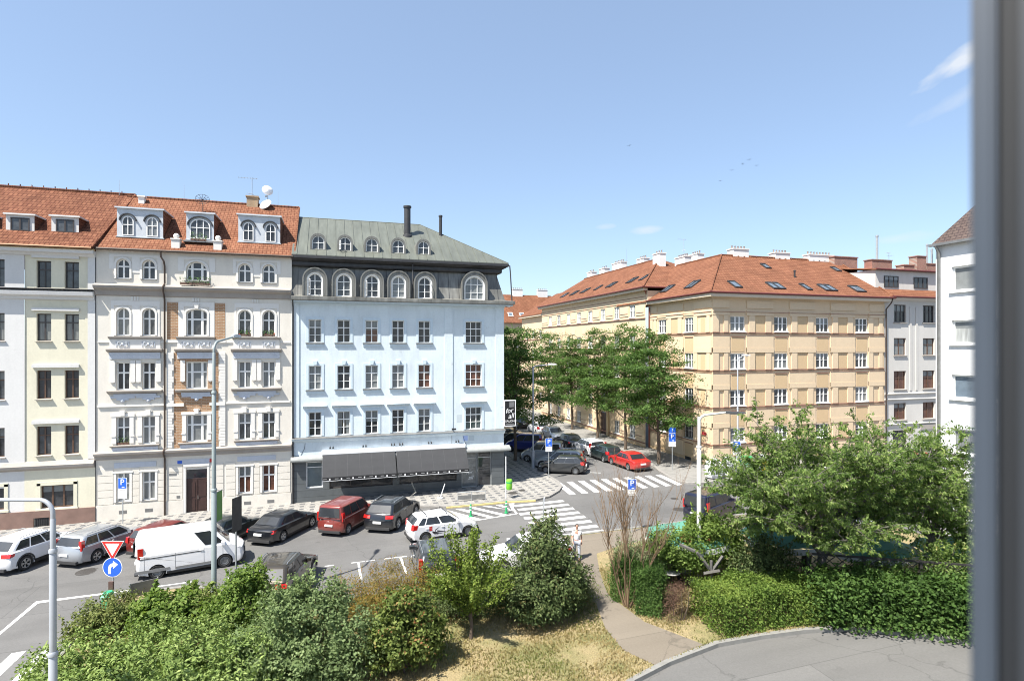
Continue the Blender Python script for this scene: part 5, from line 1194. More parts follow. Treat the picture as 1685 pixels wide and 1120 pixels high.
        if S['light'] == 'tall': q.box(xe-.01 if kind != 'wagon' else xe+.03, xe+.22, *sorted((sg*hw*yi, sg*(hw*.985))), z0, z1)
        else: q.prism([(-xend(.6)-.015,sg*hw*yi,z0),(xe-.01,sg*hw*1.003,z0+.02),(xe+.06,sg*hw*1.003,z1),(-xend(.6)+.02,sg*hw*yi,z1)],[(-xend(.6)+.25,sg*hw*yi,z0),(xe+.22,sg*hw*1.003,z0+.04),(xe+.28,sg*hw*1.003,z1-.02),(-xend(.6)+.25,sg*hw*yi,z1)])
        tl.append(q)
    out['headlight'] = hl; out['taillight'] = tl
    bb = MB(); bb.box(-L2+.015,-L2+.25,-hw*.80,hw*.80,.22,.36); out['rear_bumper'] = bb
    bb = MB(); bb.box(L2-.25,L2+.012,-hw*.80,hw*.80,.24,.40); bb.box(L2-.2,L2+.008,-hw*.5,hw*.5,.44,S['zh']-.16); out['front_grille'] = bb
    out['number_plate'] = box(-L2-.03,-L2+.02,-.26,.26,.62 if S['light'] != 'low' else .60,.73)
    out['mirror'] = [box(S['xwb']-.42,S['xwb']-.26,*sorted((sg*(hw-.06), sg*(hw+.17))),S['zb']-.02,S['zb']+.13) for sg in (1,-1)]
    out['door_handle'] = [box(x,x+.18,*sorted((sg*(hw-.01), sg*(hw+.025))),S['zb']-.16,S['zb']-.125) for sg in (1,-1) for x in ((-.28,-1.2) if not S.get('panel') else (.35,))]
    dsm = MB()
    for sg in (1,-1):
        for x in ((S['xwb']-.25,-.10,-1.08) if not S.get('panel') else (S['xwb']-.35,.55,-.7,-2.0)): dsm.box(x-.006,x+.006,*sorted((sg*(hw-.01),sg*(hw+.003))),.34,S['zb']-.06)
        dsm.box(xr+ra+.02,xf-ra-.02,*sorted((sg*(hw-.01),sg*(hw+.012))),zs-.02,zs+.10 if not S.get('clad') else zs+.16)
    out['door_trim'] = dsm
    if S.get('rails'):
        rl = []
        for sg in (1,-1):
            q = MB(); y = sg*(gw(1)-.06); z = zr-.03
            q.tube([(S['xrt']+.25,y,z),(S['xrt']+.35,y,z+.06),(S['xwt']-.35,y,z+.07),(S['xwt']-.2,y,z)], .018, 6); rl.append(q)
        out['roof_rail'] = rl
    if S.get('clad'):
        q = MB()
        for sg in (1,-1):
            for cx in (xf, xr):
                for k in range(8):
                    a0, a1 = math.pi*k/8, math.pi*(k+1)/8; r0, r1 = ra, ra+.075
                    pts = [(cx+r0*math.cos(a0),zc+r0*math.sin(a0)),(cx+r1*math.cos(a0),zc+r1*math.sin(a0)),(cx+r1*math.cos(a1),zc+r1*math.sin(a1)),(cx+r0*math.cos(a1),zc+r0*math.sin(a1))]
                    q.prism([(x,sg*(hw-.02),z) for x,z in pts],[(x,sg*(hw+.012),z) for x,z in pts])
        out['wheel_arch_trim'] = q
    out['_w'] = [(xf,hw-.10,1),(xf,-hw+.10,-1),(xr,hw-.10,1),(xr,-hw+.10,-1)]; CM[kind] = out; return out
CM = {}; CME = {}
def wheel_mesh(r, style):
    k = (r, style)
    if k in CME: return CME[k]
    t = MB(); t.lathe([(r*.60,.09),(r*.93,.105),(r,.06),(r,-.06),(r*.93,-.10),(r*.5,-.10),(0,-.02)], 24, axis='y')
    m = MB(); 
    m.lathe([(r*.66,.107),(r*.60,.108),(r*.57,.06)], 24, axis='y'); m.lathe([(0,.085),(r*.16,.085),(r*.18,.04)], 12, axis='y')
    if style == 'alloy':
        for q in range(5):
            a = 2*math.pi*q/5
            for s in (-.13,.13):
                c, d = Vector((math.cos(a+s*.6), 0, math.sin(a+s*.6))), Vector((math.cos(a+s*1.3), 0, math.sin(a+s*1.3))); w = Vector((-math.sin(a),0,math.cos(a)))*.022
                p0, p1 = c*r*.12+Vector((0,.08,0)), d*r*.62+Vector((0,.10,0)); m.prism([p0-w,p0+w,p0+w-Vector((0,.04,0)),p0-w-Vector((0,.04,0))],[p1-w,p1+w,p1+w-Vector((0,.04,0)),p1-w-Vector((0,.04,0))])
    else:
        m.lathe([(r*.58,.07),(r*.45,.09),(r*.3,.075),(0,.08)], 20, axis='y')
    CME[k] = (t.mesh('tyre', m_rubber, True), m.mesh('rim', m_alloy if style == 'alloy' else m_steelrim)); return CME[k]
def car(kind, label, cat, u, v, head, pm, wheels='alloy', name='parked_car', group='cars parked along the streets', trim=None, extra=None, railmat=None):
    P = car_meshes(kind); S = CARS[kind]; c = thing(name, label, cat, (u, v, gz(u)+.004), R(head), group)
    th = math.atan(.017); hd = R(head)
    c.rotation_euler = (Matrix.Rotation(-th, 3, 'Y') @ Matrix.Rotation(hd, 3, 'Z')).to_euler()
    mats = {'body':pm,'windscreen':m_carglass,'rear_window':m_carglass,'side_window':m_carglass,'headlight':m_head,'taillight':m_tail,'rear_bumper':trim or m_trim,'front_grille':m_trim,'number_plate':m_plate,'mirror':pm,'door_handle':pm if not trim else trim,'door_trim':m_black,'roof_rail':railmat or m_alloy,'wheel_arch_trim':m_trim}
    for k, v_ in P.items():
        if k[0] == '_': continue
        for i, mb in enumerate(v_ if isinstance(v_, list) else [v_]):
            key = (kind, k, i, mats[k].name)
            if key not in CME: CME[key] = mb.mesh(k, mats[k], k == 'body' or k == 'roof_rail')
            link(k, CME[key], c)
    for x, y, sg in P['_w']:
        t, m = wheel_mesh(S['wr'], wheels); w = link('wheel', t, c, (x, y, S['wr']), 0 if sg > 0 else math.pi); link('rim', m, w)
    if extra: extra(c, S)
    return c
def from_wheel(kind, wu, wv, head, side='R', axle='rear'):
    """centre of the car from one wheel's contact point"""
    S = CARS[kind]; h = R(head); f = Vector((math.cos(h), math.sin(h))); l = Vector((-f.y, f.x)); s = 1 if side == 'R' else -1
    c = Vector((wu, wv)) + l*s*(S['W']/2-.1) + f*((S['wb']/2-S['off']) if axle == 'rear' else -(S['wb']/2+S['off'])); return c.x, c.y
p_white = paint('white_car_paint', (.72,.72,.73), 0); p_silver = paint('silver_car_paint', (.40,.42,.45), .6, .35); p_red = paint('dark_red_car_paint', (.16,.018,.014), .2)
p_maroon = paint('maroon_car_paint', (.20,.035,.028), .25, .32); p_black = paint('black_car_paint', (.012,.014,.018), .2); p_dkgreen = paint('black_green_car_paint', (.014,.02,.022), .3)
p_dkgrey = paint('dark_grey_car_paint', (.04,.045,.05), .5, .3); p_brown = paint('bronze_brown_car_paint', (.06,.05,.035), .5, .3); p_navy = paint('navy_car_paint', (.012,.013,.032), .3)
p_bright = paint('bright_red_car_paint', (.46,.025,.02), .1); p_blue = paint('royal_blue_car_paint', (.02,.035,.22), .3); p_green = paint('dark_teal_car_paint', (.03,.05,.05), .4)
H = 60
for kind, ru, rv, hd, pm, lb, kw in (
  ('suv', -15.1, 35.66, 63, p_white, 'white sport utility car at the left end of the parked row by the cream house', {}),
  ('wagon', -11.98, 35.69, 60, p_silver, 'silver estate car with roof rails and tall red rear lights below the parking sign', {}),
  ('hatch', -8.95, 35.7, 59, p_red, 'dark red car mostly hidden behind the white panel van', {}),
  ('sedan', -5.9, 35.75, 58, p_dkgreen, 'black saloon parked in front of the brown house door behind the van', {}),
  ('sedan', -2.80, 35.72, 57, p_black, 'shiny black saloon with its tail to the road left of the red people carrier', {}),
  ('mpv', .81, 35.78, 57, p_maroon, 'boxy brick red people carrier parked in front of the grey awnings', {'wheels':'alloy'}),
  ('suv', 3.73, 35.63, 60, p_black, 'black sport utility car with chrome window line at the right end of the parked row', {}),
):
    car(kind, lb, 'car', *from_wheel(kind, ru, rv, hd), hd, pm, **kw)
def van_extra(c, S):
    mb = MB(); hw = S['W']/2
    for sg in (1,-1): mb.box(-2.2,.45,*sorted((sg*(hw-.005), sg*(hw+.008))),1.02,1.06)
    add('sliding_rail', mb, m_trim, c)
    mb = MB()
    for sg in (1,-1): mb.box(-2.40,-.95,*sorted((sg*(hw-.01), sg*(hw+.02))),.36,.5); mb.box(-.7,.9,*sorted((sg*(hw-.01), sg*(hw+.02))),.36,.46)
    add('lower_cladding', mb, M('grey_van_cladding', (.18,.18,.18), .6), c)
    mb = MB(); mb.box(-2.46,-2.42,-.85,-.08,1.35,1.85); mb.box(-2.46,-2.42,.08,.85,1.35,1.85); add('rear_window', mb, m_carglass, c)
car('van', 'white panel van driving along the main road in front of the parked cars', 'van', *from_wheel('van', -8.2, 32.1, 10), 10, p_white, 'steel', 'panel_van', None, extra=van_extra)
m_decal = M('grey_spike_decal', (.05,.05,.055), .4)
def spikes(c, S):
    rn = random.Random(4); hw = S['W']/2
    for sg in (1,-1):
        mb = MB()
        for k in range(16):
            a = rn.uniform(-2.6, .3); l = rn.uniform(.35,.85); cx, cz = -.75, .62; w = rn.uniform(.03,.07)
            d = Vector((math.cos(a+1.2), 0, math.sin(a+1.2))); p = Vector((-d.z,0,d.x)); o = Vector((cx+rn.uniform(-.15,.2), sg*(hw+.004), cz))
            t, b = o+d*l, o+d*.08
            if not (.3 < t.z < .94 and .3 < b.z): continue
            if math.hypot(t.x+1.225, t.z-.31) < .4: continue
            mb.poly([b-p*w, b+p*w, t])
        add('spike_decal', mb, m_decal, c)
    for sg in (1,-1): mb = MB(); mb.box(-1.0,-.82,*sorted((sg*(hw-.02),sg*(hw+.005))),.66,.93); add('red_decal', mb, m_tail, c)
    mb = MB()
    for x in (-1.1,.1): mb.tube([(x,-.62,1.44),(x,-.6,1.56),(x,.6,1.56),(x,.62,1.44)], .02, 6)
    add('roof_bar', mb, m_trim, c)
car('hatch', 'white hatchback with grey spiky decals and roof bars moving along the main road', 'car', *from_wheel('hatch', 4.98, 32.65, 8), 8, p_white, 'steel', 'moving_car', None, extra=spikes)
car('suv', 'bronze brown sport utility car parked nose out behind the green bushes', 'car', -2.2, 28.75, 74, p_brown)
car('wagon', 'dark grey estate car half hidden by the upright young tree', 'car', 4.75, 28.55, 88, p_dkgrey)
car('sedan', 'white saloon facing left behind the tall dark shrub', 'car', 9.35, 27.75, 180, p_white)
# side street, left kerb (nose in) and right kerb
car('hatch', 'dark grey hatchback with plain wheels nearest the crossing on the left kerb', 'car', *from_wheel('hatch', 19.69, 45.27, 149, 'L'), 149, p_dkgrey, 'steel')
car('wagon', 'silver estate car between the dark hatchback and the small silver van', 'car', *from_wheel('wagon', 17.9, 48.6, 150, 'L', 'front'), 150, p_silver)
car('mpv', 'small silver van parked nose in by the street lamp on the side street', 'van', *from_wheel('mpv', 17.6, 51.9, 152, 'L', 'front'), 152, p_silver)
car('mpv', 'dark blue van in the tree shade beside the corner of the blue house', 'van', 19.2, 57.5, 152, p_blue)
car('sedan', 'black saloon in the tree shade just beyond the dark blue van', 'car', 18.9, 61.0, 152, p_black)
car('sedan', 'dark saloon below the hanging black sign on the side street', 'car', 18.9, 64.6, 152, p_dkgrey)
car('sedan', 'bright red saloon parked nearest the crossing on the right kerb', 'car', *from_wheel('sedan', 24.6, 45.0, 94, 'L'), 94, p_bright)
car('hatch', 'dark grey hatchback parked directly ahead of the bright red saloon', 'car', *from_wheel('hatch', 24.2, 49.0, 93, 'L'), 93, p_green)
car('wagon', 'white estate car between two dark cars on the right kerb', 'car', *from_wheel('wagon', 24.0, 52.4, 92, 'L'), 92, p_white)
car('sedan', 'black saloon ahead of the white estate car on the right kerb', 'car', *from_wheel('sedan', 23.6, 56.6, 91, 'L'), 91, p_black)
car('hatch', 'silver hatchback ahead of the black saloon on the right kerb', 'car', 24.6, 62.9, 268, p_silver)
car('hatch', 'white hatchback farthest among the pale cars on the right kerb', 'car', 24.6, 68.0, 90, p_white)
car('sedan', 'dark car far down the side street beyond the white hatchback', 'car', 24.2, 74.5, 90, p_black)
car('hatch', 'small red car at the far end of the side street under the trees', 'car', 24.6, 81.0, 90, p_red)
# main road, right
car('mpv', 'navy blue people carrier driving away beside the green parasols', 'car', *from_wheel('mpv', 22.0, 29.9, 24, 'R'), 24, p_navy, 'steel', 'moving_car', None)
car('hatch', 'red hatchback glimpsed through the cherry leaves near the grey house', 'car', 46.6, 36.9, 180, p_bright)
car('wagon', 'white estate car glimpsed through the cherry leaves below the yellow block', 'car', 40.6, 36.9, 180, p_white)
car('sedan', 'royal blue saloon glimpsed through the right side of the cherry tree', 'car', 39.5, 32.4, 0, p_blue)
car('sedan', 'white saloon glimpsed through the middle of the cherry tree', 'car', 33.2, 32.6, 0, p_white)
car('sedan', 'silver saloon glimpsed low through the right branches of the cherry tree', 'car', 30.0, 26.2, 20, p_silver)
# ------------------------------------------------------------------ street lamps
m_lampgrey = M('painted_lamp_grey', (.36,.38,.41), .45, .2, var=.06, scale=2)
m_lampgreen = M('grey_green_lamp_paint', (.25,.29,.29), .5, .2, var=.08, scale=2)
m_lampwhite = M('light_lamp_paint', (.52,.52,.51), .5, .1, var=.06, scale=2)
m_lens = M('lamp_glass', (.35,.35,.33), .2)
def lamp(label, u, v, Ht, az, arm, mat, steps, rise=.0, head='cobra', bend=.35, group='street lamps'):
    z0 = gz(u); l = thing('street_lamp', label, 'street lamp', (u, v, z0), az, group); Ht -= z0
    for i, (za, zb, r) in enumerate(steps):
        mb = MB(); mb.lathe([(0,za),(r,za),(r,zb-.02),(r*.85,zb),(0,zb)], 16); add('pole' if i == 0 else 'pole_section', mb, mat, l, smooth=True)
    ra = steps[-1][2]*.85; zt = Ht-bend
    pts = [(0,0,steps[-1][1]-.02)] + [(bend*(1-math.cos(a)), 0, zt+(bend)*math.sin(a)) for a in (R(10*k) for k in range(0,9))] + [(arm, 0, Ht+rise)]
    mb = MB(); mb.tube(pts, [ra]*(len(pts)-2)+[ra*.9, ra*.75], 10); add('arm', mb, mat, l, smooth=True)
    for i, (za, zb, r) in enumerate(steps[:-1]):
        mb = MB(); mb.lathe([(r*1.02,zb-.03),(r*1.2,zb-.02),(r*1.2,zb+.05),(r*.9,zb+.09)], 16); add('collar', mb, mat, l, smooth=True)
    if head == 'cobra':
        mb = MB(); q = lambda x, w, h: [(x,-w,Ht+rise-.02),(x,-w*.6,Ht+rise+h),(x,w*.6,Ht+rise+h),(x,w,Ht+rise-.02)]
        rg = [q(arm-.15,.07,.07), q(arm+.1,.13,.12), q(arm+.45,.14,.10), q(arm+.62,.06,.03)]
        for a, b in zip(rg[:-1], rg[1:]): mb.prism(a, b)
        h = add('lamp_head', mb, m_lampwhite, l, smooth=True); mb = MB(); mb.lathe([(0,-.10),(.09,-.07),(.12,-.01)], 12, (arm+.3,0,Ht+rise-.015)); add('lamp_glass', mb, m_lens, h)
    elif head == 'led':
        mb = MB(); mb.prism([(arm-.1,-.12,Ht+rise-.06),(arm-.1,.12,Ht+rise-.06),(arm-.1,.10,Ht+rise+.05),(arm-.1,-.10,Ht+rise+.05)],[(arm+.78,-.17,Ht+rise-.03),(arm+.78,.17,Ht+rise-.03),(arm+.78,.15,Ht+rise+.02),(arm+.78,-.15,Ht+rise+.02)])
        h = add('lamp_head', mb, M('dark_lamp_head', (.06,.062,.065), .5, .3), l); mb = MB(); mb.box(arm+.1,arm+.7,-.12,.12,Ht+rise-.08,Ht+rise-.055); add('lamp_glass', mb, m_lens, h)
    return l
lamp('grey lamp post with long curved arm nearest the viewer at the lower left', -6.5, 16.7, 7.5, R(163), 2.3, m_lampgrey, [(0,3.8,.09),(3.8,6.3,.075),(6.3,7.1,.06)])
lamp('tall grey green lamp post in front of the white house beside the green banner', -4.8, 27.0, 11.45, R(72.8), 1.75, m_lampgreen, [(0,5.2,.105),(5.2,9.3,.085),(9.3,11.0,.062)], rise=.22, bend=.4)
l3 = lamp('slim grey lamp post with thick base in the tree shade on the side street', 17.0, 48.5, 9.55, R(-17), 1.5, m_lampgrey, [(0,1.6,.15),(1.6,9.1,.07)], rise=.1, head='cobra')
lamp('pale lamp post with flat dark head in front of the cherry tree', 16.0, 22.7, 8.1, R(-17.2), 1.3, m_lampwhite, [(0,6.3,.10),(6.3,7.7,.07)], head='led', rise=.12)
lamp('distant lamp post with cobra head before the yellow corner block', 32.3, 40.5, 10.35, R(-12), .5, m_lampgrey, [(0,5.5,.07),(5.5,10.0,.055)], rise=.15)
# ------------------------------------------------------------------ signs
def plate(mb, w, h, x, y, z, m=0, t=.015): mb.box(x-w/2, x+w/2, y-t, y, z-h/2, z+h/2, m)
def psign(label, u, v, zc, top, az, s=.5, sub=.34, over=None):
    z0 = gz(u)+.1; p = thing('parking_sign', label, 'sign', (u, v, z0), az, 'blue parking signs'); mb = MB(); mb.tube([(0,0,0),(0,0,top-z0)], .032, 8); add('post', mb, m_galv, p, smooth=True)
    z = zc-z0; mb = MB(); plate(mb, s, s*1.25, 0, -.036, z, 0); pl = add('sign_plate', mb, m_signwhite, p); mb = MB(); plate(mb, s-.04, s*1.25-.04, 0, -.0515, z, 0, .004); add('blue_field', mb, m_blue, pl)
    link('lettering', text_me('P', s*.95, m_signwhite, 0, .004), pl, (0, -.058, z+.05), rot=(R(90),0,0))
    mb = MB(); plate(mb, s*.3, .05, s*.1, -.056, z-s*.45, 0, .003); add('symbol', mb, m_signwhite, pl)
    if sub:
        mb = MB(); plate(mb, s, sub, 0, -.036, z-s*.625-sub/2-.02); q = add('supplementary_plate', mb, m_signwhite, p); mb = MB()
        for k in range(3): plate(mb, s*.7, .025, 0, -.0515, z-s*.625-.1-k*.075, 0, .002)
        add('small_print', mb, M('sign_print', (.12,.12,.12), .6), q)
    if over:
        mb = MB(); plate(mb, s, over, 0, -.036, z+s*.625+over/2+.02); q = add('upper_plate', mb, m_blue, p); mb = MB(); plate(mb, .07, over*.6, 0, -.0515, z+s*.625+over/2+.02, 0, .003); add('symbol', mb, m_signwhite, q)
    return p
psign('blue parking sign with white plate standing before the ground floor of the white house', -12.8, 42.5, 2.55, 2.95, R(-17), .56, .62)
psign('blue parking sign on the pavement corner beside the dark grey hatchback', 17.0, 44.6, 3.35, 3.75, R(-10), .55, .38)
psign('blue parking sign rising behind the bare shrub', 16.6, 30.0, 3.25, 3.65, R(-20), .5, .3)
psign('tall blue double parking sign under the tree beside the yellow block', 27.9, 43.4, 3.45, 4.35, R(-25), .6, .4, .45)
psign('blue parking sign partly hidden by cherry leaves before the yellow block', 31.4, 39.5, 3.15, 3.5, R(-25), .62, .3)
psign('parking sign seen almost edge on at the near end of the zebra crossing', 11.2, 30.2, 2.5, 2.8, R(68), .5, 0)
yd = thing('give_way_sign', 'red and white give way triangle above a round blue right turn sign', 'sign', (-9.0, 28.7, gz(-9)+.12), R(-17)); zz = -gz(-9)-.12
mb = MB(); mb.tube([(0,0,0),(0,0,2.95)], .035, 8); add('post', mb, m_galv, yd, smooth=True)
def tri(s, y, z): h = s*.866; return [(-s/2,y,z+h/3),(s/2,y,z+h/3),(0,y,z-2*h/3)]
mb = MB(); mb.prism(tri(.99,-.05,2.62), tri(.99,-.036,2.62)); y1 = add('triangle_plate', mb, m_signwhite, yd)
mb = MB(); mb.prism(tri(.93,-.054,2.62), tri(.93,-.0505,2.62)); add('red_border', mb, m_signred, y1)
mb = MB(); mb.prism(tri(.60,-.058,2.62), tri(.60,-.0545,2.62)); add('white_field', mb, m_signwhite, y1)
mb = MB(); mb.lathe([(0,-.014),(.42,-.014),(.42,0),(0,0)], 32, (0,-.036,1.78), 'y'); a1 = add('round_plate', mb, m_signwhite, yd)
mb = MB(); mb.lathe([(0,-.004),(.395,-.004),(.395,0),(0,0)], 32, (0,-.0505,1.78), 'y'); add('blue_field', mb, m_blue, a1)
mb = MB(); y = -.058; c = [(-.18,1.50),(-.06,1.50),(-.06,1.74),(-.03,1.80),(.03,1.83),(.03,1.72),(.24,1.90),(.03,2.06),(.03,1.96),(-.08,1.93),(-.15,1.85),(-.18,1.74)]
mb.prism([(x,y,z) for x, z in c], [(x,y+.003,z) for x, z in c]); add('arrow', mb, m_signwhite, a1)
mb = MB(); mb.box(-.13,.06,-.12,-.0355,.85,1.18); add('brown_box', mb, M('brown_box_paint', (.09,.05,.04), .6), yd)
gb = thing('litter_bag', 'green plastic litter holder on the post below the give way sign', 'litter bag', (-9.12, 28.45, gz(-9)+.12)); mb = MB()
mb.lathe([(0,.02),(.16,.04),(.20,.3),(.22,.62),(.25,.66),(.20,.72),(.21,.78),(.16,.84),(.0,.82)], 10); mb.xf(lambda p: p+Vector((.03*math.sin(p.z*17+p.y*9),.03*math.sin(p.x*21+p.z*13),0))); add('bag', mb, M('green_bag', (.03,.30,.16), .4, var=.3, scale=6), gb)
bp = thing('advertising_panel', 'low grey sign board seen from behind among the left bushes', 'board', (-7.9, 28.9, gz(-8)+.12), R(25)); mb = MB(); mb.box(-.5,.5,-.02,.02,.35,.95); add('board', mb, m_zinc, bp); mb = MB(); mb.box(-.54,-.5,-.03,.03,0,.98); add('leg', mb, m_galv, bp); mb = MB(); mb.box(.5,.54,-.03,.03,0,.98); add('leg', mb, m_galv, bp)
bn = thing('banner', 'green advertising banner hung on the tall lamp post in front of the white house', 'banner', (-4.8, 27.0, gz(-4.8)), R(72.8)); mb = MB(); mb.box(.13,.68,-.012,.012,3.8,5.05); add('banner_cloth', mb, M('green_banner', (.13,.27,.07), .6, var=.1), bn); mb = MB(); mb.box(.09,.7,-.016,.016,5.051,5.08); mb.box(.09,.7,-.016,.016,3.77,3.799); add('bracket', mb, m_galv, bn)
ds = thing('direction_sign', 'dark narrow sign panel seen edge on right of the green banner', 'sign', (-4.1, 28.0, gz(-4)+.1), R(60)); mb = MB(); mb.tube([(0,0,0),(0,0,4.5)], .035, 8); add('post', mb, m_galv, ds); mb = MB(); mb.box(-.3,.3,-.06,-.036,3.0,4.5); add('panel', mb, m_dkmetal, ds)
lb = thing('litter_bin', 'lime green litter bin on a post at the pavement corner', 'litter bin', (11.85, 39.7, gz(11.9)+.12), R(-17)); mb = MB(); mb.tube([(0,0,0),(0,0,3.0)], .03, 8); add('post', mb, m_whitemet, lb, smooth=True)
mb = MB(); mb.lathe([(0,.62),(.17,.62),(.21,.68),(.23,1.25),(.20,1.34),(.10,1.38),(0,1.38)], 14, (.24,0,0)); add('bin', mb, m_lime, lb, smooth=True); mb = MB(); mb.lathe([(.232,1.12),(.236,1.12),(.236,1.2),(.232,1.2)], 14, (.24,0,0)); add('band', mb, m_green, lb)
def bollard(label, u, v):
    b = thing('bollard', label, 'bollard', (u, v, gz(u)), 0, 'green plastic bollards'); mb = MB(); mb.lathe([(0,0),(.13,0),(.13,.05),(.075,.07),(.07,.72),(.05,.80),(0,.82)], 14); add('post', mb, m_green, b, smooth=True)
    for z in (.42,.62): mb = MB(); mb.lathe([(.0735,z),(.0765,z),(.0765,z+.07),(.0725,z+.07)], 14); add('reflective_band', mb, m_signwhite, b)
bollard('green bollard in the hatched area behind the decorated hatchback', 8.55, 36.65); bollard('green bollard at the right corner of the hatched area', 10.95, 36.6)
br = thing('barrier', 'low metal hoop barrier at the kerb in front of the shop', 'barrier', (9.4, 40.0, gz(9.4)+.12), R(-3))
mb = MB(); mb.tube([(-1.0,0,0),(-1.0,0,.62),(1.0,0,.62),(1.0,0,0)], .028, 8); mb.tube([(0,0,0),(0,0,.62)], .022, 6); add('rail', mb, m_galv, br); mb = MB(); mb.box(-.97,.97,-.008,.008,.10,.40); add('infill_panel', mb, m_zinc, br)
# ------------------------------------------------------------------ recycling containers
def bell(label, u, v, col, lidm):
    b = thing('recycling_container', label, 'container', (u, v, gz(u)+.12), R(-15), 'recycling containers by the yellow block'); mb = MB()
    mb.lathe([(0,.05),(.58,.05),(.66,.12),(.70,.8),(.66,1.1),(.55,1.36),(.36,1.52),(0,1.58)], 20); add('shell', mb, col, b, smooth=True)
    mb = MB(); mb.prism([(-.42,-.73,.3),(.42,-.73,.3),(.42,-.73,.95),(.3,-.71,1.12),(-.3,-.71,1.12),(-.42,-.73,.95)],[(-.42,-.6,.3),(.42,-.6,.3),(.42,-.6,.95),(.3,-.55,1.12),(-.3,-.55,1.12),(-.42,-.6,.95)]); add('front_panel', mb, lidm, b)
    mb = MB(); mb.tube([(-.12,0,1.56),(-.12,0,1.72),(.12,0,1.72),(.12,0,1.56)], .025, 6); add('lifting_ring', mb, m_galv, b)
    mb = MB(); mb.box(-.15,.15,-.76,-.735,.98,1.06); add('slot', mb, m_black, b)
m_cont = M('white_container_plastic', (.55,.56,.57), .5, var=.08); m_contg = M('grey_container_panel', (.36,.37,.39), .6)
bell('white domed recycling container standing clear left of its neighbours', 29.35, 39.7, m_cont, m_contg)
bell('white domed recycling container behind the first cherry leaves', 30.95, 39.75, m_cont, m_contg)
bell('green domed recycling container among the cherry leaves', 32.6, 39.7, m_green, M('pale_green_panel', (.2,.42,.28), .5))
bell('grey recycling container with yellow front among the cherry leaves', 34.2, 39.7, m_contg, M('yellow_panel', (.60,.42,.02), .5))
# ------------------------------------------------------------------ the terrace on the right
m_canvas = M('green_parasol_canvas', (.07,.20,.15), .8, var=.1, scale=1.5)
m_canvasw = M('white_valance_canvas', (.62,.62,.60), .8)
def parasol(label, u, v, top, half, az, logo=True):
    z0 = gz(u)+.12; p = thing('parasol', label, 'parasol', (u, v, z0), az, 'green terrace parasols'); top -= z0; ed = top-.75
    mb = MB(); mb.tube([(0,0,0),(0,0,top+.08)], .035, 8); add('pole', mb, M('parasol_wood', (.22,.13,.06), .6), p); mb = MB(); mb.lathe([(0,0),(.38,0),(.38,.08),(.06,.12)], 14); add('base', mb, M_CONC, p)
    mb = MB(); n = 8; cs = [(half*math.cos(R(22.5+45*k)), half*math.sin(R(22.5+45*k))) for k in range(n)]
    for k in range(n):
        a, b = cs[k], cs[(k+1)%n]; mid = ((a[0]+b[0])/2*.97, (a[1]+b[1])/2*.97, ed+.04)
        for (p0, p1) in ((a, mid), (mid, b)):
            q0 = (p0[0], p0[1], ed if len(p0) == 2 else p0[2]); q1 = (p1[0], p1[1], ed if len(p1) == 2 else p1[2])
            h0 = (q0[0]*.5, q0[1]*.5, (q0[2]+top)/2-.05); h1 = (q1[0]*.5, q1[1]*.5, (q1[2]+top)/2-.05)
            mb.poly([q0, q1, h1, h0]); mb.poly([h0, h1, (0,0,top)])
    can = add('canopy', mb, m_canvas, p); mb = MB()
    for k in range(n):
        a, b = cs[k], cs[(k+1)%n]; mb.poly([(*a,ed),(*b,ed),(b[0]*1.01,b[1]*1.01,ed-.26),(a[0]*1.01,a[1]*1.01,ed-.26)])
    add('valance', mb, m_canvasw, can)
    if logo:
        mb = MB()
        for k in (5, 7, 4):
            a, b = cs[k], cs[(k+1)%n]; c = Vector(((a[0]+b[0])/2*.68,(a[1]+b[1])/2*.68, ed+(top-ed)*.32+.02)); t = Vector((b[0]-a[0],b[1]-a[1],0)).normalized(); s = (Vector((0,0,top))-Vector(((a[0]+b[0])/2,(a[1]+b[1])/2,ed))).normalized(); nn = t.cross(s)
            if nn.z < 0: nn = -nn
            mb.poly([c+nn*.03+(t*math.cos(R(30*j))+s*math.sin(R(30*j)))*.3 for j in range(12)])
        add('round_emblem', mb, M('faded_red_emblem', (.42,.10,.08), .8), can)
    mb = MB()
    for a in cs: mb.tube([(0,0,top-.05),(a[0]*.5,a[1]*.5,(ed+top)/2-.12),(a[0],a[1],ed-.03)], .015, 5)
    add('rib_frame', mb, m_galv, p)
parasol('green parasol with red round emblems nearest the path', 16.2, 23.9, 2.95, 2.05, R(10))
parasol('green parasol in the middle of the terrace under the cherry branches', 20.6, 22.6, 2.9, 2.0, R(30), False)
parasol('green parasol seen through the lattice below the right side of the cherry tree', 23.4, 20.6, 2.85, 2.1, R(5), False)
parasol('right hand green parasol beyond the lattice fence', 26.8, 18.6, 2.85, 2.0, R(20), False)
ws = thing('windbreak', 'green canvas windbreak hanging under the nearest parasol', 'windbreak', (14.9,23.1,gz(15)+.12), R(-38)); mb = MB()
for k in range(8):
    x0, x1 = -.85+k*.21, -.85+(k+1)*.21; f = lambda x: .06*math.sin(x*6); mb.poly([(x0,f(x0),1.1),(x1,f(x1),1.1),(x1,f(x1)*.6,2.05-.14*(k+1)),(x0,f(x0)*.6,2.05-.14*k)])
add('canvas', mb, m_canvas, ws); mb = MB(); mb.tube([(-.85,0,0),(-.85,0,2.1)], .025, 6); add('post', mb, m_galv, ws); mb = MB(); mb.tube([(.83,0,0),(.83,0,1.15)], .025, 6); add('post', mb, m_galv, ws)
m_lat = M('dark_lattice_wood', (.022,.02,.018), .7, var=.2)
lt = thing('lattice_fence', 'dark wooden diamond lattice fence around the terrace under the cherry tree', 'fence', (19.2,19.6,gz(19.2)+.12), math.atan2(-3.2,5.6))
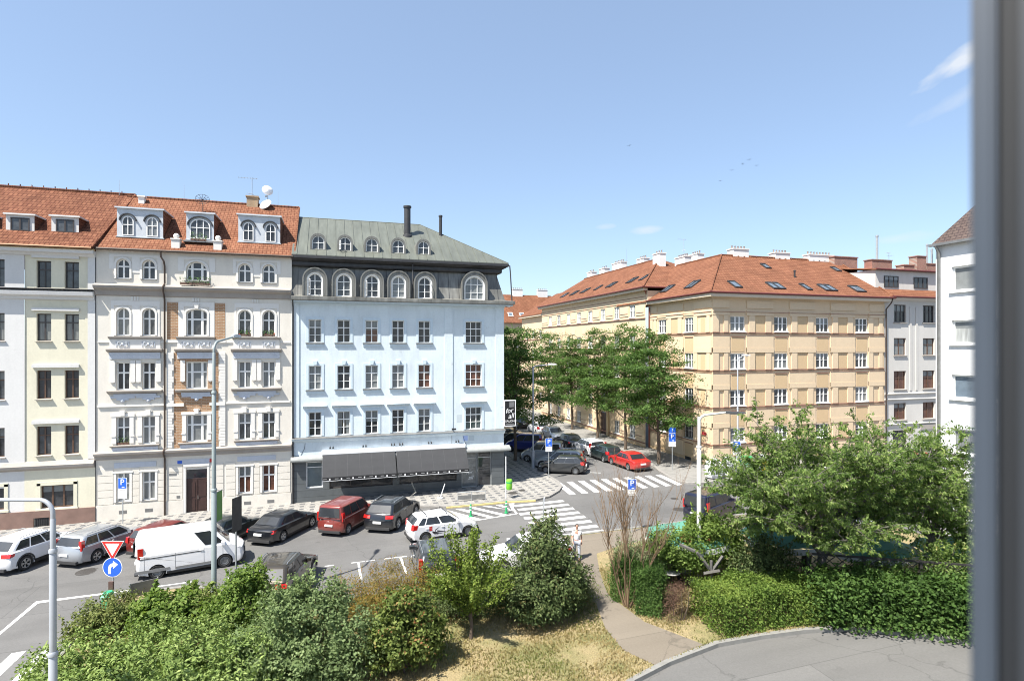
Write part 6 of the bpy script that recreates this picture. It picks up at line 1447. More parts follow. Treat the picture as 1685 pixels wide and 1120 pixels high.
for k in range(4): mb = MB(); mb.box(k*2.1-.06,k*2.1+.06,-.06,.06,0,2.05); add('post', mb, m_lat, lt)
for k in range(3):
    mb = MB(); x0, x1 = k*2.1+.06, (k+1)*2.1-.06; n = 5
    def seg(xa, za, xb, zb, y):
        d = Vector((xb-xa,0,zb-za)).normalized(); p = Vector((-d.z,0,d.x))*.018; a, b = Vector((xa,y,za)), Vector((xb,y,zb)); o = Vector((0,.014,0)); mb.prism([a-p,a+p,a+p+o,a-p+o],[b-p,b+p,b+p+o,b-p+o])
    w = x1-x0; st = w/4
    for j in range(-5, 5):
        for sg in (1,-1):
            pts = []
            xa, za = x0+j*st, .25
            xb, zb = xa+1.7*1.15, 1.95
            t0 = max(0, (x0-xa)/(xb-xa)); t1 = min(1, (x1-xa)/(xb-xa))
            if t1-t0 < .05: continue
            p, q_ = xa+(xb-xa)*t0, xa+(xb-xa)*t1; zp, zq = za+(zb-za)*t0, za+(zb-za)*t1
            if sg < 0: p, q_ = x0+x1-p, x0+x1-q_
            seg(p, zp, q_, zq, -.015 if sg > 0 else .004)
    mb.box(x0,x1,-.03,.03,1.95,2.03); mb.box(x0,x1,-.03,.03,.2,.27); add('lattice_panel', mb, m_lat, lt)
m_oldw = M('weathered_grey_timber', (.105,.10,.092), .85, var=.3, scale=4, bmp=.3)
tp_ = thing('timber_trellis', 'weathered grey timber trellis with slanting arms behind the clipped hedge', 'trellis', (15.7,21.4,gz(15.7)+.12), R(-10))
for a, b in (((0,0,0),(0,0,1.5)),((0,0,1.05),(-.6,.1,1.85)),((0,0,1.0),(.5,-.05,1.7)),((-.7,.1,1.9),(-1.3,.3,2.15)),((-.4,-.1,1.0),(.3,-.15,1.1))):
    mb = MB(); mb.tube([a, b], .075, 5); add('beam', mb, m_oldw, tp_)
m_chair = M('dark_rattan', (.03,.026,.022), .7, var=.3, scale=20)
def chair(label, u, v, az):
    c = thing('terrace_chair', label, 'chair', (u, v, gz(u)+.12), az, 'dark terrace chairs'); mb = MB(); mb.box(-.25,.25,-.25,.25,.42,.47); add('seat', mb, m_chair, c); mb = MB(); mb.prism([(-.25,.22,.472),(.25,.22,.472),(.25,.27,.472),(-.25,.27,.472)],[(-.23,.32,.92),(.23,.32,.92),(.23,.36,.92),(-.23,.36,.92)]); add('backrest', mb, m_chair, c)
    for x in (-.22,.22):
        for y in (-.22,.22): mb = MB(); mb.tube([(x,y,.42),(x*1.1,y*1.1,0)], .018, 6); add('leg', mb, m_chair, c)
def table(label, u, v):
    t = thing('terrace_table', label, 'table', (u, v, gz(u)+.12), R(20), 'terrace tables'); mb = MB(); mb.lathe([(0,.71),(.38,.71),(.40,.73),(.40,.745),(0,.745)], 18); add('table_top', mb, M('pale_table_top', (.45,.44,.42), .5), t); mb = MB(); mb.tube([(0,0,0),(0,0,.71)], .03, 8); mb.lathe([(0,0),(.25,0),(.24,.03),(.04,.05)], 14); add('pedestal', mb, m_chair, t)
chair('dark chair on which the person in black sits under the near parasol', 14.95, 23.4, R(35)); table('small pale table in front of the seated person in black', 14.45, 22.55)
table('small pale table under the middle terrace parasol', 20.2, 21.9); chair('dark empty chair left of the middle terrace table', 19.3, 22.1, R(100)); chair('dark empty chair right of the middle terrace table', 21.1, 21.9, R(-80)); 
# ------------------------------------------------------------------ people
m_skin = M('skin', (.42,.24,.17), .55); m_hair = M('dark_hair', (.03,.022,.018), .6)
def body(name, J, edges, mat, parent, root_i=0, lv=1):
    me = bpy.data.meshes.new(name); me.from_pydata([j[0] for j in J], edges, []); me.materials.append(mat); o = link(name, me, parent)
    sk = o.modifiers.new('skin', 'SKIN'); sk.use_smooth_shade = True; su = o.modifiers.new('sub', 'SUBSURF'); su.levels = su.render_levels = lv
    lay = me.skin_vertices[0].data if me.skin_vertices else None
    for i, j in enumerate(J):
        r = j[1]; lay[i].radius = (r, r) if not isinstance(r, tuple) else r; lay[i].use_root = i == root_i
    return o
def head_mesh(parent, c, mat):
    mb = MB(); mb.lathe([(0,-.125),(.045,-.12),(.062,-.07),(.078,0),(.08,.05),(.062,.10),(.03,.122),(0,.125)], 16)
    mb.xf(lambda p: Vector((p.x*.95, p.y*1.12 - (.018 if p.y < 0 and abs(p.x) < .02 and -.05 < p.z < .0 else 0), p.z)))
    h = add('head', mb, mat, parent, c, smooth=True)
    f = MB(); f.prism([(-.012,-.088,-.035),(.012,-.088,-.035),(.006,-.088,.02),(-.006,-.088,.02)],[(-.008,-.112,-.03),(.008,-.112,-.03),(.003,-.096,.02),(-.003,-.096,.02)]); add('nose', f, mat, h)
    for x in (-.03,.03): f = MB(); f.lathe([(0,-.008),(.011,0),(0,.006)], 8, (x,-.084,.012), 'y'); add('eye', f, m_hair, h)
    f = MB(); f.box(-.022,.022,-.086,-.078,-.068,-.06); add('mouth', f, M('lips', (.30,.10,.09), .5), h)
    for x in (-.078,.078): f = MB(); f.lathe([(0,-.03),(.014,0),(0,.03)], 8, (x,.01,-.005)); add('ear', f, mat, h)
    f = MB(); f.lathe([(.080,.01),(.086,.05),(.07,.105),(.035,.132),(0,.136)], 16); f.xf(lambda p: Vector((p.x, p.y*1.12+.012, p.z))); add('hair', f, m_hair, h, smooth=True)
    return h
def hand(J, E, w, d, n, s, flip):
    """palm, four unequal curled fingers and a thumb from the side of the palm, grown from wrist joint w"""
    d = Vector(d).normalized(); n = Vector(n).normalized(); t = d.cross(n)*flip; W0 = Vector(J[w][0]); pm = len(J); J.append((tuple(W0+d*.055), (.034,.018))); E.append((w, pm))
    for k, l in enumerate((.070,.080,.074,.058)):
        a = W0+d*.085+t*(.027-.018*k); i = len(J); J.append((tuple(a), .009)); E.append((pm, i)); J.append((tuple(a+d*l*.5+n*.012), .0085)); E.append((i, i+1)); J.append((tuple(a+d*l*.9+n*.038), .007)); E.append((i+1, i+2))
    a = W0+d*.035+t*.036; i = len(J); J.append((tuple(a), .010)); E.append((pm, i)); J.append((tuple(a+d*.045+t*.018+n*.02), .008)); E.append((i, i+1))
def person(label, u, v, az, pose, m_top, m_leg, z=None):
    p = thing('person', label, 'person', (u, v, (gz(u)+.126) if z is None else z), az)
    if pose == 'walk':
        hip, kn, an, toe = .92, [(.10,-.14,.50),(-.10,.06,.50)], [(.09,-.22,.09),(-.09,.30,.14)], [(.09,-.40,.03),(-.09,.16,.03)]
        J = [((0,0,hip),(.16,.11)),((0,0,1.12),(.145,.10)),((0,-.01,1.34),(.165,.105)),((0,0,1.46),(.07,.065)),((0,-.01,1.56),(.052,.052))]
        sh = [(.19,0,1.40),(-.19,0,1.40)]; el = [(.25,.10,1.14),(-.25,-.06,1.13)]; wr = [(.24,-.02,.90),(-.24,-.26,.98)]
    else:
        hip, kn, an, toe = .50, [(.13,-.43,.53),(-.13,-.43,.53)], [(.13,-.40,.09),(-.13,-.46,.09)], [(.13,-.58,.03),(-.13,-.64,.03)]
        J = [((0,0,hip+.04),(.17,.13)),((0,.03,.74),(.15,.11)),((0,-.02,.96),(.17,.11)),((0,-.05,1.08),(.07,.065)),((0,-.08,1.17),(.052,.052))]
        sh = [(.20,-.02,1.02),(-.20,-.02,1.02)]; el = [(.27,-.16,.80),(-.27,-.16,.80)]; wr = [(.12,-.40,.80),(-.12,-.38,.78)]
    E = [(0,1),(1,2),(2,3),(3,4)]
    for s in (0, 1):
        i = len(J); sx = 1 if s == 0 else -1
        J += [((sx*.095, J[0][0][1], hip-.02),.095),(kn[s],.062),(an[s],.042),(toe[s],(.042,.028))]; E += [(0,i),(i,i+1),(i+1,i+2),(i+2,i+3)]
        i = len(J); J += [(sh[s],.062),(el[s],.044),(wr[s],.030)]; E += [(2,i),(i,i+1),(i+1,i+2)]
        hand(J, E, i+2, Vector(wr[s])-Vector(el[s]), (0,-1,-.2) if pose == 'walk' else (0,-.3,-1), 1, 1 if s == 0 else -1)
    body('body', J, E, m_skin, p)
    g = .014
    T = [(J[0][0],(.17,.125)),(J[1][0],(.165,.118)),(J[2][0],(.182,.122)),((J[3][0][0],J[3][0][1],J[3][0][2]-.04),(.09,.08))]; TE = [(0,1),(1,2),(2,3)]
    for s in (0, 1): i = len(T); m = tuple(Vector(sh[s]).lerp(Vector(el[s]), .75 if pose == 'walk' else 1)); T += [(sh[s],.078),(m,.066)]; TE += [(2,i),(i,i+1)]
    if pose != 'walk':
        for s in (0, 1): i = len(T); T.append((tuple(Vector(el[s]).lerp(Vector(wr[s]),.85)),.045)); TE.append((4+s*2+1 if s == 0 else 7-0, i)) if False else TE.append((5 if s == 0 else 7, i))
    body('shirt', T, TE, m_top, p)
    K = [(J[0][0],(.172,.128))]; KE = []
    for s in (0, 1): i = len(K); sx = 1 if s == 0 else -1; K += [((sx*.095,J[0][0][1],hip-.03),.108),(kn[s],.078),(tuple(Vector(kn[s]).lerp(Vector(an[s]),.92)),.058)]; KE += [(0,i),(i,i+1),(i+1,i+2)]
    body('trousers', K, KE, m_leg, p)
    for s in (0, 1): body('shoe', [(tuple(Vector(an[s])+Vector((0,.03,-.035))),.048),(tuple((Vector(an[s])+Vector(toe[s]))/2+Vector((0,0,-.01))),.05),(toe[s],(.048,.036))], [(0,1),(1,2)], m_black, p)
    head_mesh(p, (0, J[4][0][1]-.015, J[4][0][2]+.115), m_skin); return p
person('person in a white shirt walking on the path near the zebra crossing', 11.9, 27.2, R(-15), 'walk', M('white_shirt', (.70,.71,.74), .8), M('pale_trousers', (.30,.32,.38), .8))
person('person in black sitting at the small table under the near green parasol', 14.95, 23.4, R(35), 'sit', M('black_shirt', (.012,.012,.015), .8), M('black_trousers', (.015,.015,.018), .8))
# ------------------------------------------------------------------ birds far above
m_bird = M('dark_bird', (.03,.03,.035), .8)
for i, (u, v, z, a, lb) in enumerate([(76,92,47,20,'tiny dark bird highest in the sky over the yellow block'),(78.5,93,46.4,60,'tiny dark bird just right of the highest bird'),(74.5,92,46.0,110,'tiny dark bird left of the close pair over the yellow roof'),(72,92,44.6,40,'tiny dark bird lowest left of the flock over the yellow roof'),(69.5,92,42.4,75,'tiny dark bird lowest of all over the yellow roof'),(52,95,48.2,30,'single tiny dark bird left of the flock')]):
    b = thing('bird', lb, 'bird', (u, v, z), R(a), 'birds in flight'); b.scale = (.6,.6,.6); mb = MB(); mb.lathe([(0,-.28),(.05,-.16),(.075,0),(.05,.14),(.02,.2),(0,.24)], 8, axis='x'); bd = add('body', mb, m_bird, b, smooth=True)
    for sg in (1,-1): mb = MB(); mb.prism([(-.1,sg*.04,.02),(.1,sg*.04,.02),(.09,sg*.35,.16),(-.06,sg*.35,.16)],[(-.1,sg*.04,.035),(.1,sg*.04,.035),(.09,sg*.35,.17),(-.06,sg*.35,.17)]); mb.prism([(-.06,sg*.352,.16),(.09,sg*.352,.16),(-.04,sg*.72,.10),(-.10,sg*.70,.10)],[(-.06,sg*.352,.17),(.09,sg*.352,.17),(-.04,sg*.72,.105),(-.10,sg*.70,.105)]); add('wing', mb, m_bird, b)
# ------------------------------------------------------------------ vegetation
def leafmat(name, ramp, trans=.35, rough=.5):
    m, nt, bs = nodes_of(name); at = N(nt, 'ShaderNodeAttribute'); at.attribute_name = 'tint'
    cr = N(nt, 'ShaderNodeValToRGB'); e = cr.color_ramp.elements
    while len(e) < len(ramp): e.new(.5)
    for k, (p, c) in enumerate(ramp): e[k].position = p; e[k].color = (*c, 1)
    lk(nt, at.outputs['Fac'], cr.inputs[0]); lk(nt, cr.outputs[0], bs.inputs['Base Color']); bs.inputs['Roughness'].default_value = max(.6, rough); bs.inputs['Specular IOR Level'].default_value = .10
    tr = N(nt, 'ShaderNodeBsdfTranslucent'); hs = N(nt, 'ShaderNodeHueSaturation'); hs.inputs['Value'].default_value = 1.4; hs.inputs['Saturation'].default_value = 1.15; lk(nt, cr.outputs[0], hs.inputs['Color']); lk(nt, hs.outputs[0], tr.inputs['Color'])
    mx = N(nt, 'ShaderNodeMixShader'); mx.inputs[0].default_value = trans; lk(nt, bs.outputs[0], mx.inputs[1]); lk(nt, tr.outputs[0], mx.inputs[2])
    lk(nt, mx.outputs[0], nt.nodes['Material Output'].inputs['Surface']); return m
def norm(a): return a/np.maximum(1e-9, np.linalg.norm(a, axis=1, keepdims=True))
def leaf_mesh(name, C, Nn, T, L, Wd, tint, mat, fold=.15):
    """diamond leaves: centres C, normals Nn, long axes T"""
    n = len(C); T = norm(T - Nn*np.sum(T*Nn, axis=1, keepdims=True)); S = np.cross(Nn, T)
    L = np.asarray(L).reshape(-1,1)*np.ones((n,1)); Wd = np.asarray(Wd).reshape(-1,1)*np.ones((n,1))
    V_ = np.stack([C-T*L*.5, C+S*Wd*.5+Nn*Wd*fold, C+T*L*.5-Nn*L*.12, C-S*Wd*.5+Nn*Wd*fold], axis=1).reshape(-1,3)
    me = bpy.data.meshes.new(name); me.vertices.add(4*n); me.vertices.foreach_set('co', V_.astype(np.float32).ravel())
    me.loops.add(4*n); me.loops.foreach_set('vertex_index', np.arange(4*n, dtype=np.int32)); me.polygons.add(n)
    me.polygons.foreach_set('loop_start', np.arange(0, 4*n, 4, dtype=np.int32)); me.polygons.foreach_set('loop_total', np.full(n, 4, dtype=np.int32))
    a = me.attributes.new('tint', 'FLOAT', 'FACE'); a.data.foreach_set('value', np.clip(tint, 0, 1).astype(np.float32)); me.materials.append(mat); me.update(); me.validate(); return me
def crown(rs, blobs, n, per=22, sig=.16, shell=.35, leaf=(.09,.05), up=.5, droop=0, flat=1.0, gaps=.0):
    """clumps of leaves through overlapping ellipsoids; returns arrays"""
    B = np.array(blobs, float); area = (B[:,3]*B[:,4]+B[:,4]*B[:,5]+B[:,3]*B[:,5]); m = max(1, n//per)
    bi = rs.choice(len(B), m*2, p=area/area.sum()); d = norm(rs.normal(size=(m*2,3))); r = 1 - np.abs(rs.normal(size=(m*2,1)))*shell
    lump = 1 + .16*np.sin(d[:,[0]]*5+bi[:,None]*2.1)*np.sin(d[:,[1]]*6+1.3*bi[:,None]) + .10*np.sin(d[:,[2]]*9+bi[:,None]) + rs.normal(size=(m*2,1))*.05
    P = B[bi,:3] + d*np.clip(r,.15,1.1)*lump*B[bi,3:6]
    ins = np.zeros(len(P), bool)                                      # drop clumps buried deep in a neighbour
    for k in range(len(B)): ins |= (np.sum(((P-B[k,:3])/B[k,3:6])**2, axis=1) < .30) & (bi != k)
    keep = ~ins & (P[:,2] > .12)
    if gaps: keep &= (np.sin(P[:,0]*2.3+1)*np.sin(P[:,1]*2.7+.5)*np.sin(P[:,2]*2.9+2) + rs.normal(size=len(P))*.12) > -gaps
    P, d, bi = P[keep][:m], d[keep][:m], bi[keep][:m]
    ct = rs.random(len(P))*.45; k = np.repeat(np.arange(len(P)), per)
    C = P[k] + rs.normal(size=(len(k),3))*sig*np.array([1,1,.75*flat]); Nn = norm(d[k]*.55 + np.array([0,0,up]) + rs.normal(size=(len(k),3))*.55)
    T = norm(d[k]*.6 + rs.normal(size=(len(k),3))*.7 + np.array([0,0,-droop])); f = rs.uniform(.7,1.3,len(k))
    return C, Nn, T, leaf[0]*f, leaf[1]*f, ct[k] + rs.random(len(k))*.55
def plant(name, label, cat, u, v, blobs, n, mat, seed, stems=5, stem_r=.035, stem_h=None, group=None, barkm=None, part='foliage', **kw):
    rs = np.random.RandomState(seed); rn = random.Random(seed); p = thing(name, label, cat, (u, v, gz(u)+.11), rn.random()*.0, group)
    C, Nn, T, L, Wd, tint = crown(rs, blobs, n, **kw); lf = kw.get('leaf', (.09,.05)); X = [[], [], []]; tws = MB()
    for q in range(max(10, n//420)):                                     # sprigs standing out of the mass
        b = blobs[rn.randrange(len(blobs))]; d = Vector((rn.uniform(-1,1), rn.uniform(-1,1), rn.uniform(.1,1.2))).normalized(); a = Vector(b[:3])+Vector((d.x*b[3], d.y*b[4], d.z*b[5]))*.9
        g = (d*.7+Vector((rn.uniform(-.3,.3), rn.uniform(-.3,.3), .9))).normalized(); ln = rn.uniform(.2,.55); tws.tube([a-g*.3, a+g*ln], [.008,.003], 3)
        for z in range(int(10+ln*30)): f = rn.random(); X[0].append(a+g*ln*f+Vector((rn.gauss(0,.04),rn.gauss(0,.04),rn.gauss(0,.03)))); X[1].append((rn.gauss(0,.6),rn.gauss(0,.6),rn.gauss(.5,.5))); X[2].append((g.x+rn.gauss(0,.5),g.y+rn.gauss(0,.5),g.z*.6+rn.gauss(0,.4)))
    xc = np.array([tuple(v_) for v_ in X[0]]); k = len(xc); fx = rs.uniform(.7,1.25,k); C = np.concatenate([C, xc]); Nn = np.concatenate([Nn, norm(np.array(X[1]))]); T = np.concatenate([T, norm(np.array(X[2]))]); L = np.concatenate([L, lf[0]*fx]); Wd = np.concatenate([Wd, lf[1]*fx]); tint = np.concatenate([tint, .3+rs.random(k)*.7])
    add('twig', tws, barkm or m_bark, p); link(part, leaf_mesh(part, C, Nn, T, L, Wd, tint, mat), p)
    mb = MB(); B = blobs
    for k in range(stems):
        b = B[rn.randrange(len(B))]; e = Vector((b[0]+rn.uniform(-.5,.5)*b[3], b[1]+rn.uniform(-.5,.5)*b[4], b[2]+rn.uniform(0,.6)*b[5])); s = Vector((e.x*.25+rn.uniform(-.1,.1), e.y*.25+rn.uniform(-.1,.1), -.05)); md = s.lerp(e,.5)+Vector((rn.uniform(-.1,.1),rn.uniform(-.1,.1),.1)); mb.tube([s, md, e], [stem_r, stem_r*.75, stem_r*.3], 5)
    add('stem', mb, barkm or m_bark, p); return p
m_bark = M('brown_bark', (.10,.075,.055), .9, var=.3, scale=6, bmp=.5, bscale=25); m_barkg = M('grey_bark', (.13,.115,.10), .9, var=.3, scale=5, bmp=.5, bscale=25); m_dead = M('dead_wood', (.135,.088,.05), .9, var=.25, scale=6)
LM_silver = leafmat('silver_green_leaves', [(0,(0.035,0.054,0.021)),(.5,(0.142,0.198,0.080)),(1,(0.246,0.307,0.144))])
LM_laurel = leafmat('laurel_leaves', [(0,(0.044,0.069,0.019)),(.5,(0.170,0.241,0.069)),(1,(0.312,0.383,0.135))], .25, .35)
LM_lime = leafmat('lime_green_leaves', [(0,(0.028,0.051,0.012)),(.5,(0.129,0.199,0.046)),(1,(0.231,0.294,0.082))], .4)
LM_olive = leafmat('olive_leaves', [(0,(0.031,0.045,0.014)),(.5,(0.135,0.166,0.052)),(1,(0.228,0.243,0.087))], .3)
LM_dark = leafmat('dark_shrub_leaves', [(0,(0.017,0.029,0.011)),(.5,(0.078,0.110,0.039)),(.85,(0.144,0.180,0.070)),(1,(0.186,0.144,0.069))], .2, .4)
LM_berb = leafmat('rusty_barberry_leaves', [(0,(0.037,0.039,0.010)),(.4,(0.164,0.147,0.034)),(.75,(0.238,0.155,0.041)),(1,(0.297,0.132,0.047))], .3)
LM_vib = leafmat('viburnum_leaves', [(0,(0.025,0.040,0.010)),(.5,(0.114,0.154,0.040)),(.84,(0.197,0.230,0.067)),(.9,(0.237,0.135,0.058)),(1,(0.269,0.112,0.053))], .3)
LM_box = leafmat('clipped_hedge_leaves', [(0,(0.024,0.042,0.008)),(.45,(0.108,0.173,0.035)),(1,(0.203,0.259,0.060))], .35)
LM_priv = leafmat('deep_green_hedge_leaves', [(0,(0.013,0.028,0.006)),(.5,(0.056,0.107,0.025)),(1,(0.106,0.170,0.045))], .3, .35)
LM_fan = leafmat('young_tree_leaves', [(0,(0.036,0.063,0.013)),(.5,(0.158,0.221,0.046)),(1,(0.262,0.321,0.078))], .4)
LM_cherry = leafmat('cherry_leaves', [(0,(0.029,0.052,0.016)),(.45,(0.135,0.211,0.059)),(.85,(0.293,0.369,0.127)),(.96,(0.428,0.459,0.190)),(1,(0.431,0.272,0.094))], .5, .42)
LM_street = leafmat('street_tree_leaves', [(0,(0.019,0.039,0.011)),(.5,(0.078,0.140,0.037)),(1,(0.152,0.236,0.067))], .35)
LM_vari = leafmat('variegated_leaves', [(0,(0.060,0.100,0.030)),(.5,(0.140,0.180,0.080)),(1,(0.340,0.350,0.220))], .3)
LM_brown = leafmat('dead_brown_leaves', [(0,(0.066,0.039,0.028)),(1,(0.154,0.094,0.066))], .15)
# left group of shrubs
plant('shrub', 'broad laurel like shrub bank along the bottom left of the garden', 'shrub', -5.6, 19.6, [(-2.4,2.2,.7,1.4,1.5,1.0),(-.8,2.2,.85,1.7,1.5,1.15),(1.0,1.9,.95,1.6,1.5,1.2),(-2.2,.3,.75,1.5,1.6,1.1),(-.3,.2,.85,1.7,1.7,1.2),(1.6,.2,.95,1.6,1.6,1.25),(3.0,-.1,.9,1.3,1.4,1.2),(-3.2,-.9,.5,1.0,1.2,.85),(.5,-1.3,.7,1.8,1.1,1.0),(2.2,-1.6,.7,1.6,1.0,1.1),(-1.4,-1.6,.55,1.6,1.0,.9),(-2.6,-2.3,.5,1.2,.9,.75)], 40000, LM_laurel, 1, leaf=(.15,.062), sig=.12, per=16, gaps=.42)
plant('shrub', 'tall round silver green shrub in the middle of the garden front', 'shrub', -.85, 20.2, [(0,.2,1.5,1.9,1.6,1.6),(-1.2,-.2,1.0,1.3,1.3,1.2),(1.3,0,1.15,1.25,1.3,1.35),(.2,-.9,.9,1.8,1.2,1.1),(-.6,.5,2.3,.9,.8,.8),(.7,.4,2.35,.8,.8,.7),(0,.6,2.85,.45,.45,.4)], 26000, LM_silver, 2, leaf=(.105,.065), sig=.11, per=16, gaps=.40)
plant('shrub', 'small dark green shrub around the post of the give way sign', 'shrub', -8.7, 26.6, [(0,0,.55,.9,.9,.7),(.7,-.3,.5,.7,.7,.6),(-.5,-.7,.4,.6,.6,.5),(.3,.7,.7,.6,.6,.55)], 6000, LM_olive, 3, leaf=(.12,.06), sig=.11, per=14, gaps=.4)
plant('shrub', 'yellow green broad leaved shrub right of the give way sign', 'shrub', -6.5, 25.6, [(0,0,.65,1.1,1.0,.75),(1.0,.2,.7,.9,.9,.75),(-.3,.8,.9,.5,.5,.45),(.9,.9,.95,.4,.4,.5)], 6500, LM_lime, 4, leaf=(.19,.11), sig=.13, per=12, gaps=.4)
plant('shrub', 'bright yellow green bushy shrub below the tall lamp post', 'shrub', -3.35, 24.3, [(0,0,1.1,1.05,1.0,1.1),(.2,.1,1.95,.75,.75,.65),(-.6,-.3,.8,.8,.8,.8),(.6,-.3,.9,.7,.8,.8)], 10500, LM_lime, 5, leaf=(.14,.08), sig=.12, per=14, gaps=.42)
plant('shrub', 'thin dry olive shrub between the two yellow green shrubs', 'shrub', -5.0, 26.0, [(0,0,.65,1.2,.9,.75),(-.8,0,.55,.8,.8,.65),(.8,.1,.8,.7,.7,.6)], 8000, LM_olive, 6, leaf=(.07,.03), sig=.15)
plant('shrub', 'low shrub with grey dead twigs behind the laurel bank', 'shrub', -3.9, 22.3, [(0,0,.45,1.3,.7,.5),(1.2,.2,.45,.8,.7,.5),(-1.1,.1,.4,.9,.7,.5)], 5000, LM_dark, 7, leaf=(.08,.035), sig=.16, barkm=M('grey_dead_twigs', (.36,.34,.31), .9), stems=40, stem_r=.014)
plant('shrub', 'rusty brown green barberry thicket behind the bay markings', 'shrub', 2.1, 24.3, [(-1.2,0,.85,1.3,1.1,.95),(.4,.2,1.0,1.4,1.2,1.0),(1.7,0,.85,1.0,1.0,.9),(-.2,-1.0,.8,1.5,.9,.9)], 21000, LM_berb, 8, leaf=(.065,.035), sig=.15)
plant('shrub', 'dry olive thicket between the silver green shrub and the bronze car', 'shrub', -1.9, 22.6, [(0,0,.7,1.0,.8,.8),(.8,.4,.8,.9,.8,.8)], 7000, LM_olive, 18, leaf=(.06,.03), sig=.15)
plant('shrub', 'round viburnum shrub with reddish tips at the edge of the lawn', 'shrub', 2.35, 19.9, [(0,0,1.45,1.15,1.05,1.0),(-.5,-.1,1.0,.85,.9,.8),(.6,.1,1.05,.8,.85,.8),(0,.1,2.15,.7,.7,.6)], 11500, LM_vib, 9, stems=7, leaf=(.13,.075), sig=.11, per=14, gaps=.36)
plant('shrub', 'tall dark green shrub in front of the white saloon', 'shrub', 8.3, 21.9, [(0,.1,1.5,1.7,1.5,1.35),(-.9,-.2,1.0,1.0,1.1,.9),(.9,.2,1.2,1.0,1.1,1.0),(-.1,.3,2.6,1.15,1.1,.95),(.1,.3,3.35,.65,.65,.6),(-.4,-.7,.8,1.2,.8,.7)], 21000, LM_dark, 10, stems=9, leaf=(.13,.062), sig=.13, per=16, gaps=.38)
plant('shrub', 'low bright laurel row behind the upright young tree', 'shrub', 6.0, 23.7, [(-1.6,0,.65,1.1,.8,.7),(0,.1,.7,1.2,.8,.75),(1.4,0,.65,1.0,.8,.7)], 10000, LM_lime, 11, leaf=(.12,.055), sig=.13)
plant('shrub', 'small dark olive shrub at the path beside the tall dark shrub', 'shrub', 10.0, 22.5, [(0,0,.45,.65,.6,.5),(.4,.2,.4,.5,.5,.4)], 3000, LM_olive, 12, leaf=(.07,.03))
plant('shrub', 'shaded low thicket under the barberry and the young tree', 'shrub', 4.4, 22.9, [(0,0,.5,1.2,.7,.6),(1.3,0,.5,.9,.7,.55),(-1.3,-.4,.55,.9,.7,.6)], 7000, LM_dark, 19, leaf=(.08,.04))
# upright young tree with fan of whip like branches
def fan_tree(u, v):
    rs = np.random.RandomState(21); rn = random.Random(21); t = thing('young_tree', 'upright young tree with a fan of whip like leafy branches', 'tree', (u, v, gz(u)+.11)); mb = MB()
    mb.tube([(0,0,-.1),(.02,0,.5),(-.03,.02,1.0),(0,0,1.5)], [.075,.065,.06,.05], 8); add('trunk', mb, m_bark, t, smooth=True); br = MB(); Cs, Ds = [], []
    for k in range(38):
        a = rn.uniform(0, 2*math.pi); lean = rn.uniform(.08,1.0) if k > 3 else rn.uniform(0,.15); ln = rn.uniform(1.9,3.55)*(1-.30*lean); z0 = rn.uniform(.75,1.5)
        p = [Vector((0,0,z0))]; d = Vector((math.cos(a)*lean*1.5, math.sin(a)*lean*1.5, .8)).normalized()
        for q in range(6): d = (d + Vector((rn.uniform(-.07,.07), rn.uniform(-.07,.07), .06))).normalized(); p.append(p[-1]+d*ln/6)
        br.tube(p, [.024,.02,.017,.014,.011,.008,.004], 5)
        for q in range(int(ln*170)):
            f = rn.uniform(.10, 1)*6; i = min(5, int(f)); c = p[i].lerp(p[i+1], f-i); Cs.append(c); Ds.append(d)
    add('branch', br, m_bark, t); C = np.array([tuple(c) for c in Cs]); off = rs.normal(size=C.shape)*.08; C += off; n = len(C)
    Nn = norm(rs.normal(size=(n,3))*.6+np.array([0,0,.6])); T = norm(off+rs.normal(size=(n,3))*.04); f = rs.uniform(.7,1.3,n)
    link('foliage', leaf_mesh('foliage', C, Nn, T, .095*f, .06*f, rs.random(n), LM_fan), t)
fan_tree(4.96, 21.2)
# bare shrub
def bare(u, v):
    rn = random.Random(5); t = thing('bare_shrub', 'leafless brown shrub with many thin upright twigs beside the path', 'shrub', (u, v, gz(u)+.11)); mb = MB(); tw = MB()
    def grow(p, d, l, r, lev):
        pts = [p]; n = 5
        for q in range(n): d = (d + Vector((rn.uniform(-.13,.13), rn.uniform(-.13,.13), rn.uniform(-.02,.09)))).normalized(); pts.append(pts[-1]+d*l/n)
        (mb if lev == 0 else tw).tube(pts, [r*(1-.75*k/n) for k in range(n+1)], 6 if lev == 0 else (4 if lev == 1 else 3))
        if lev < 3:
            for q in range((9,6,3)[lev]):
                f = rn.uniform(.3,1)*n; i = min(n-1, int(f)); a = rn.uniform(0, 2*math.pi); sp = rn.uniform(.25,.55); dd = (d+Vector((math.cos(a)*sp, math.sin(a)*sp, .25))).normalized()
                grow(pts[i].lerp(pts[i+1], f-i), dd, l*rn.uniform(.32,.55), r*.45, lev+1)
    for k in range(7):
        a = 2*math.pi*k/7+rn.uniform(-.3,.3); s = rn.uniform(.12,.42); grow(Vector((math.cos(a)*.1, math.sin(a)*.1, -.05)), Vector((math.cos(a)*s, math.sin(a)*s, 1)).normalized(), rn.uniform(3.1,4.3), .036, 0)
    add('stem', mb, m_dead, t, smooth=True); add('twig', tw, m_dead, t)
bare(11.75, 21.6)
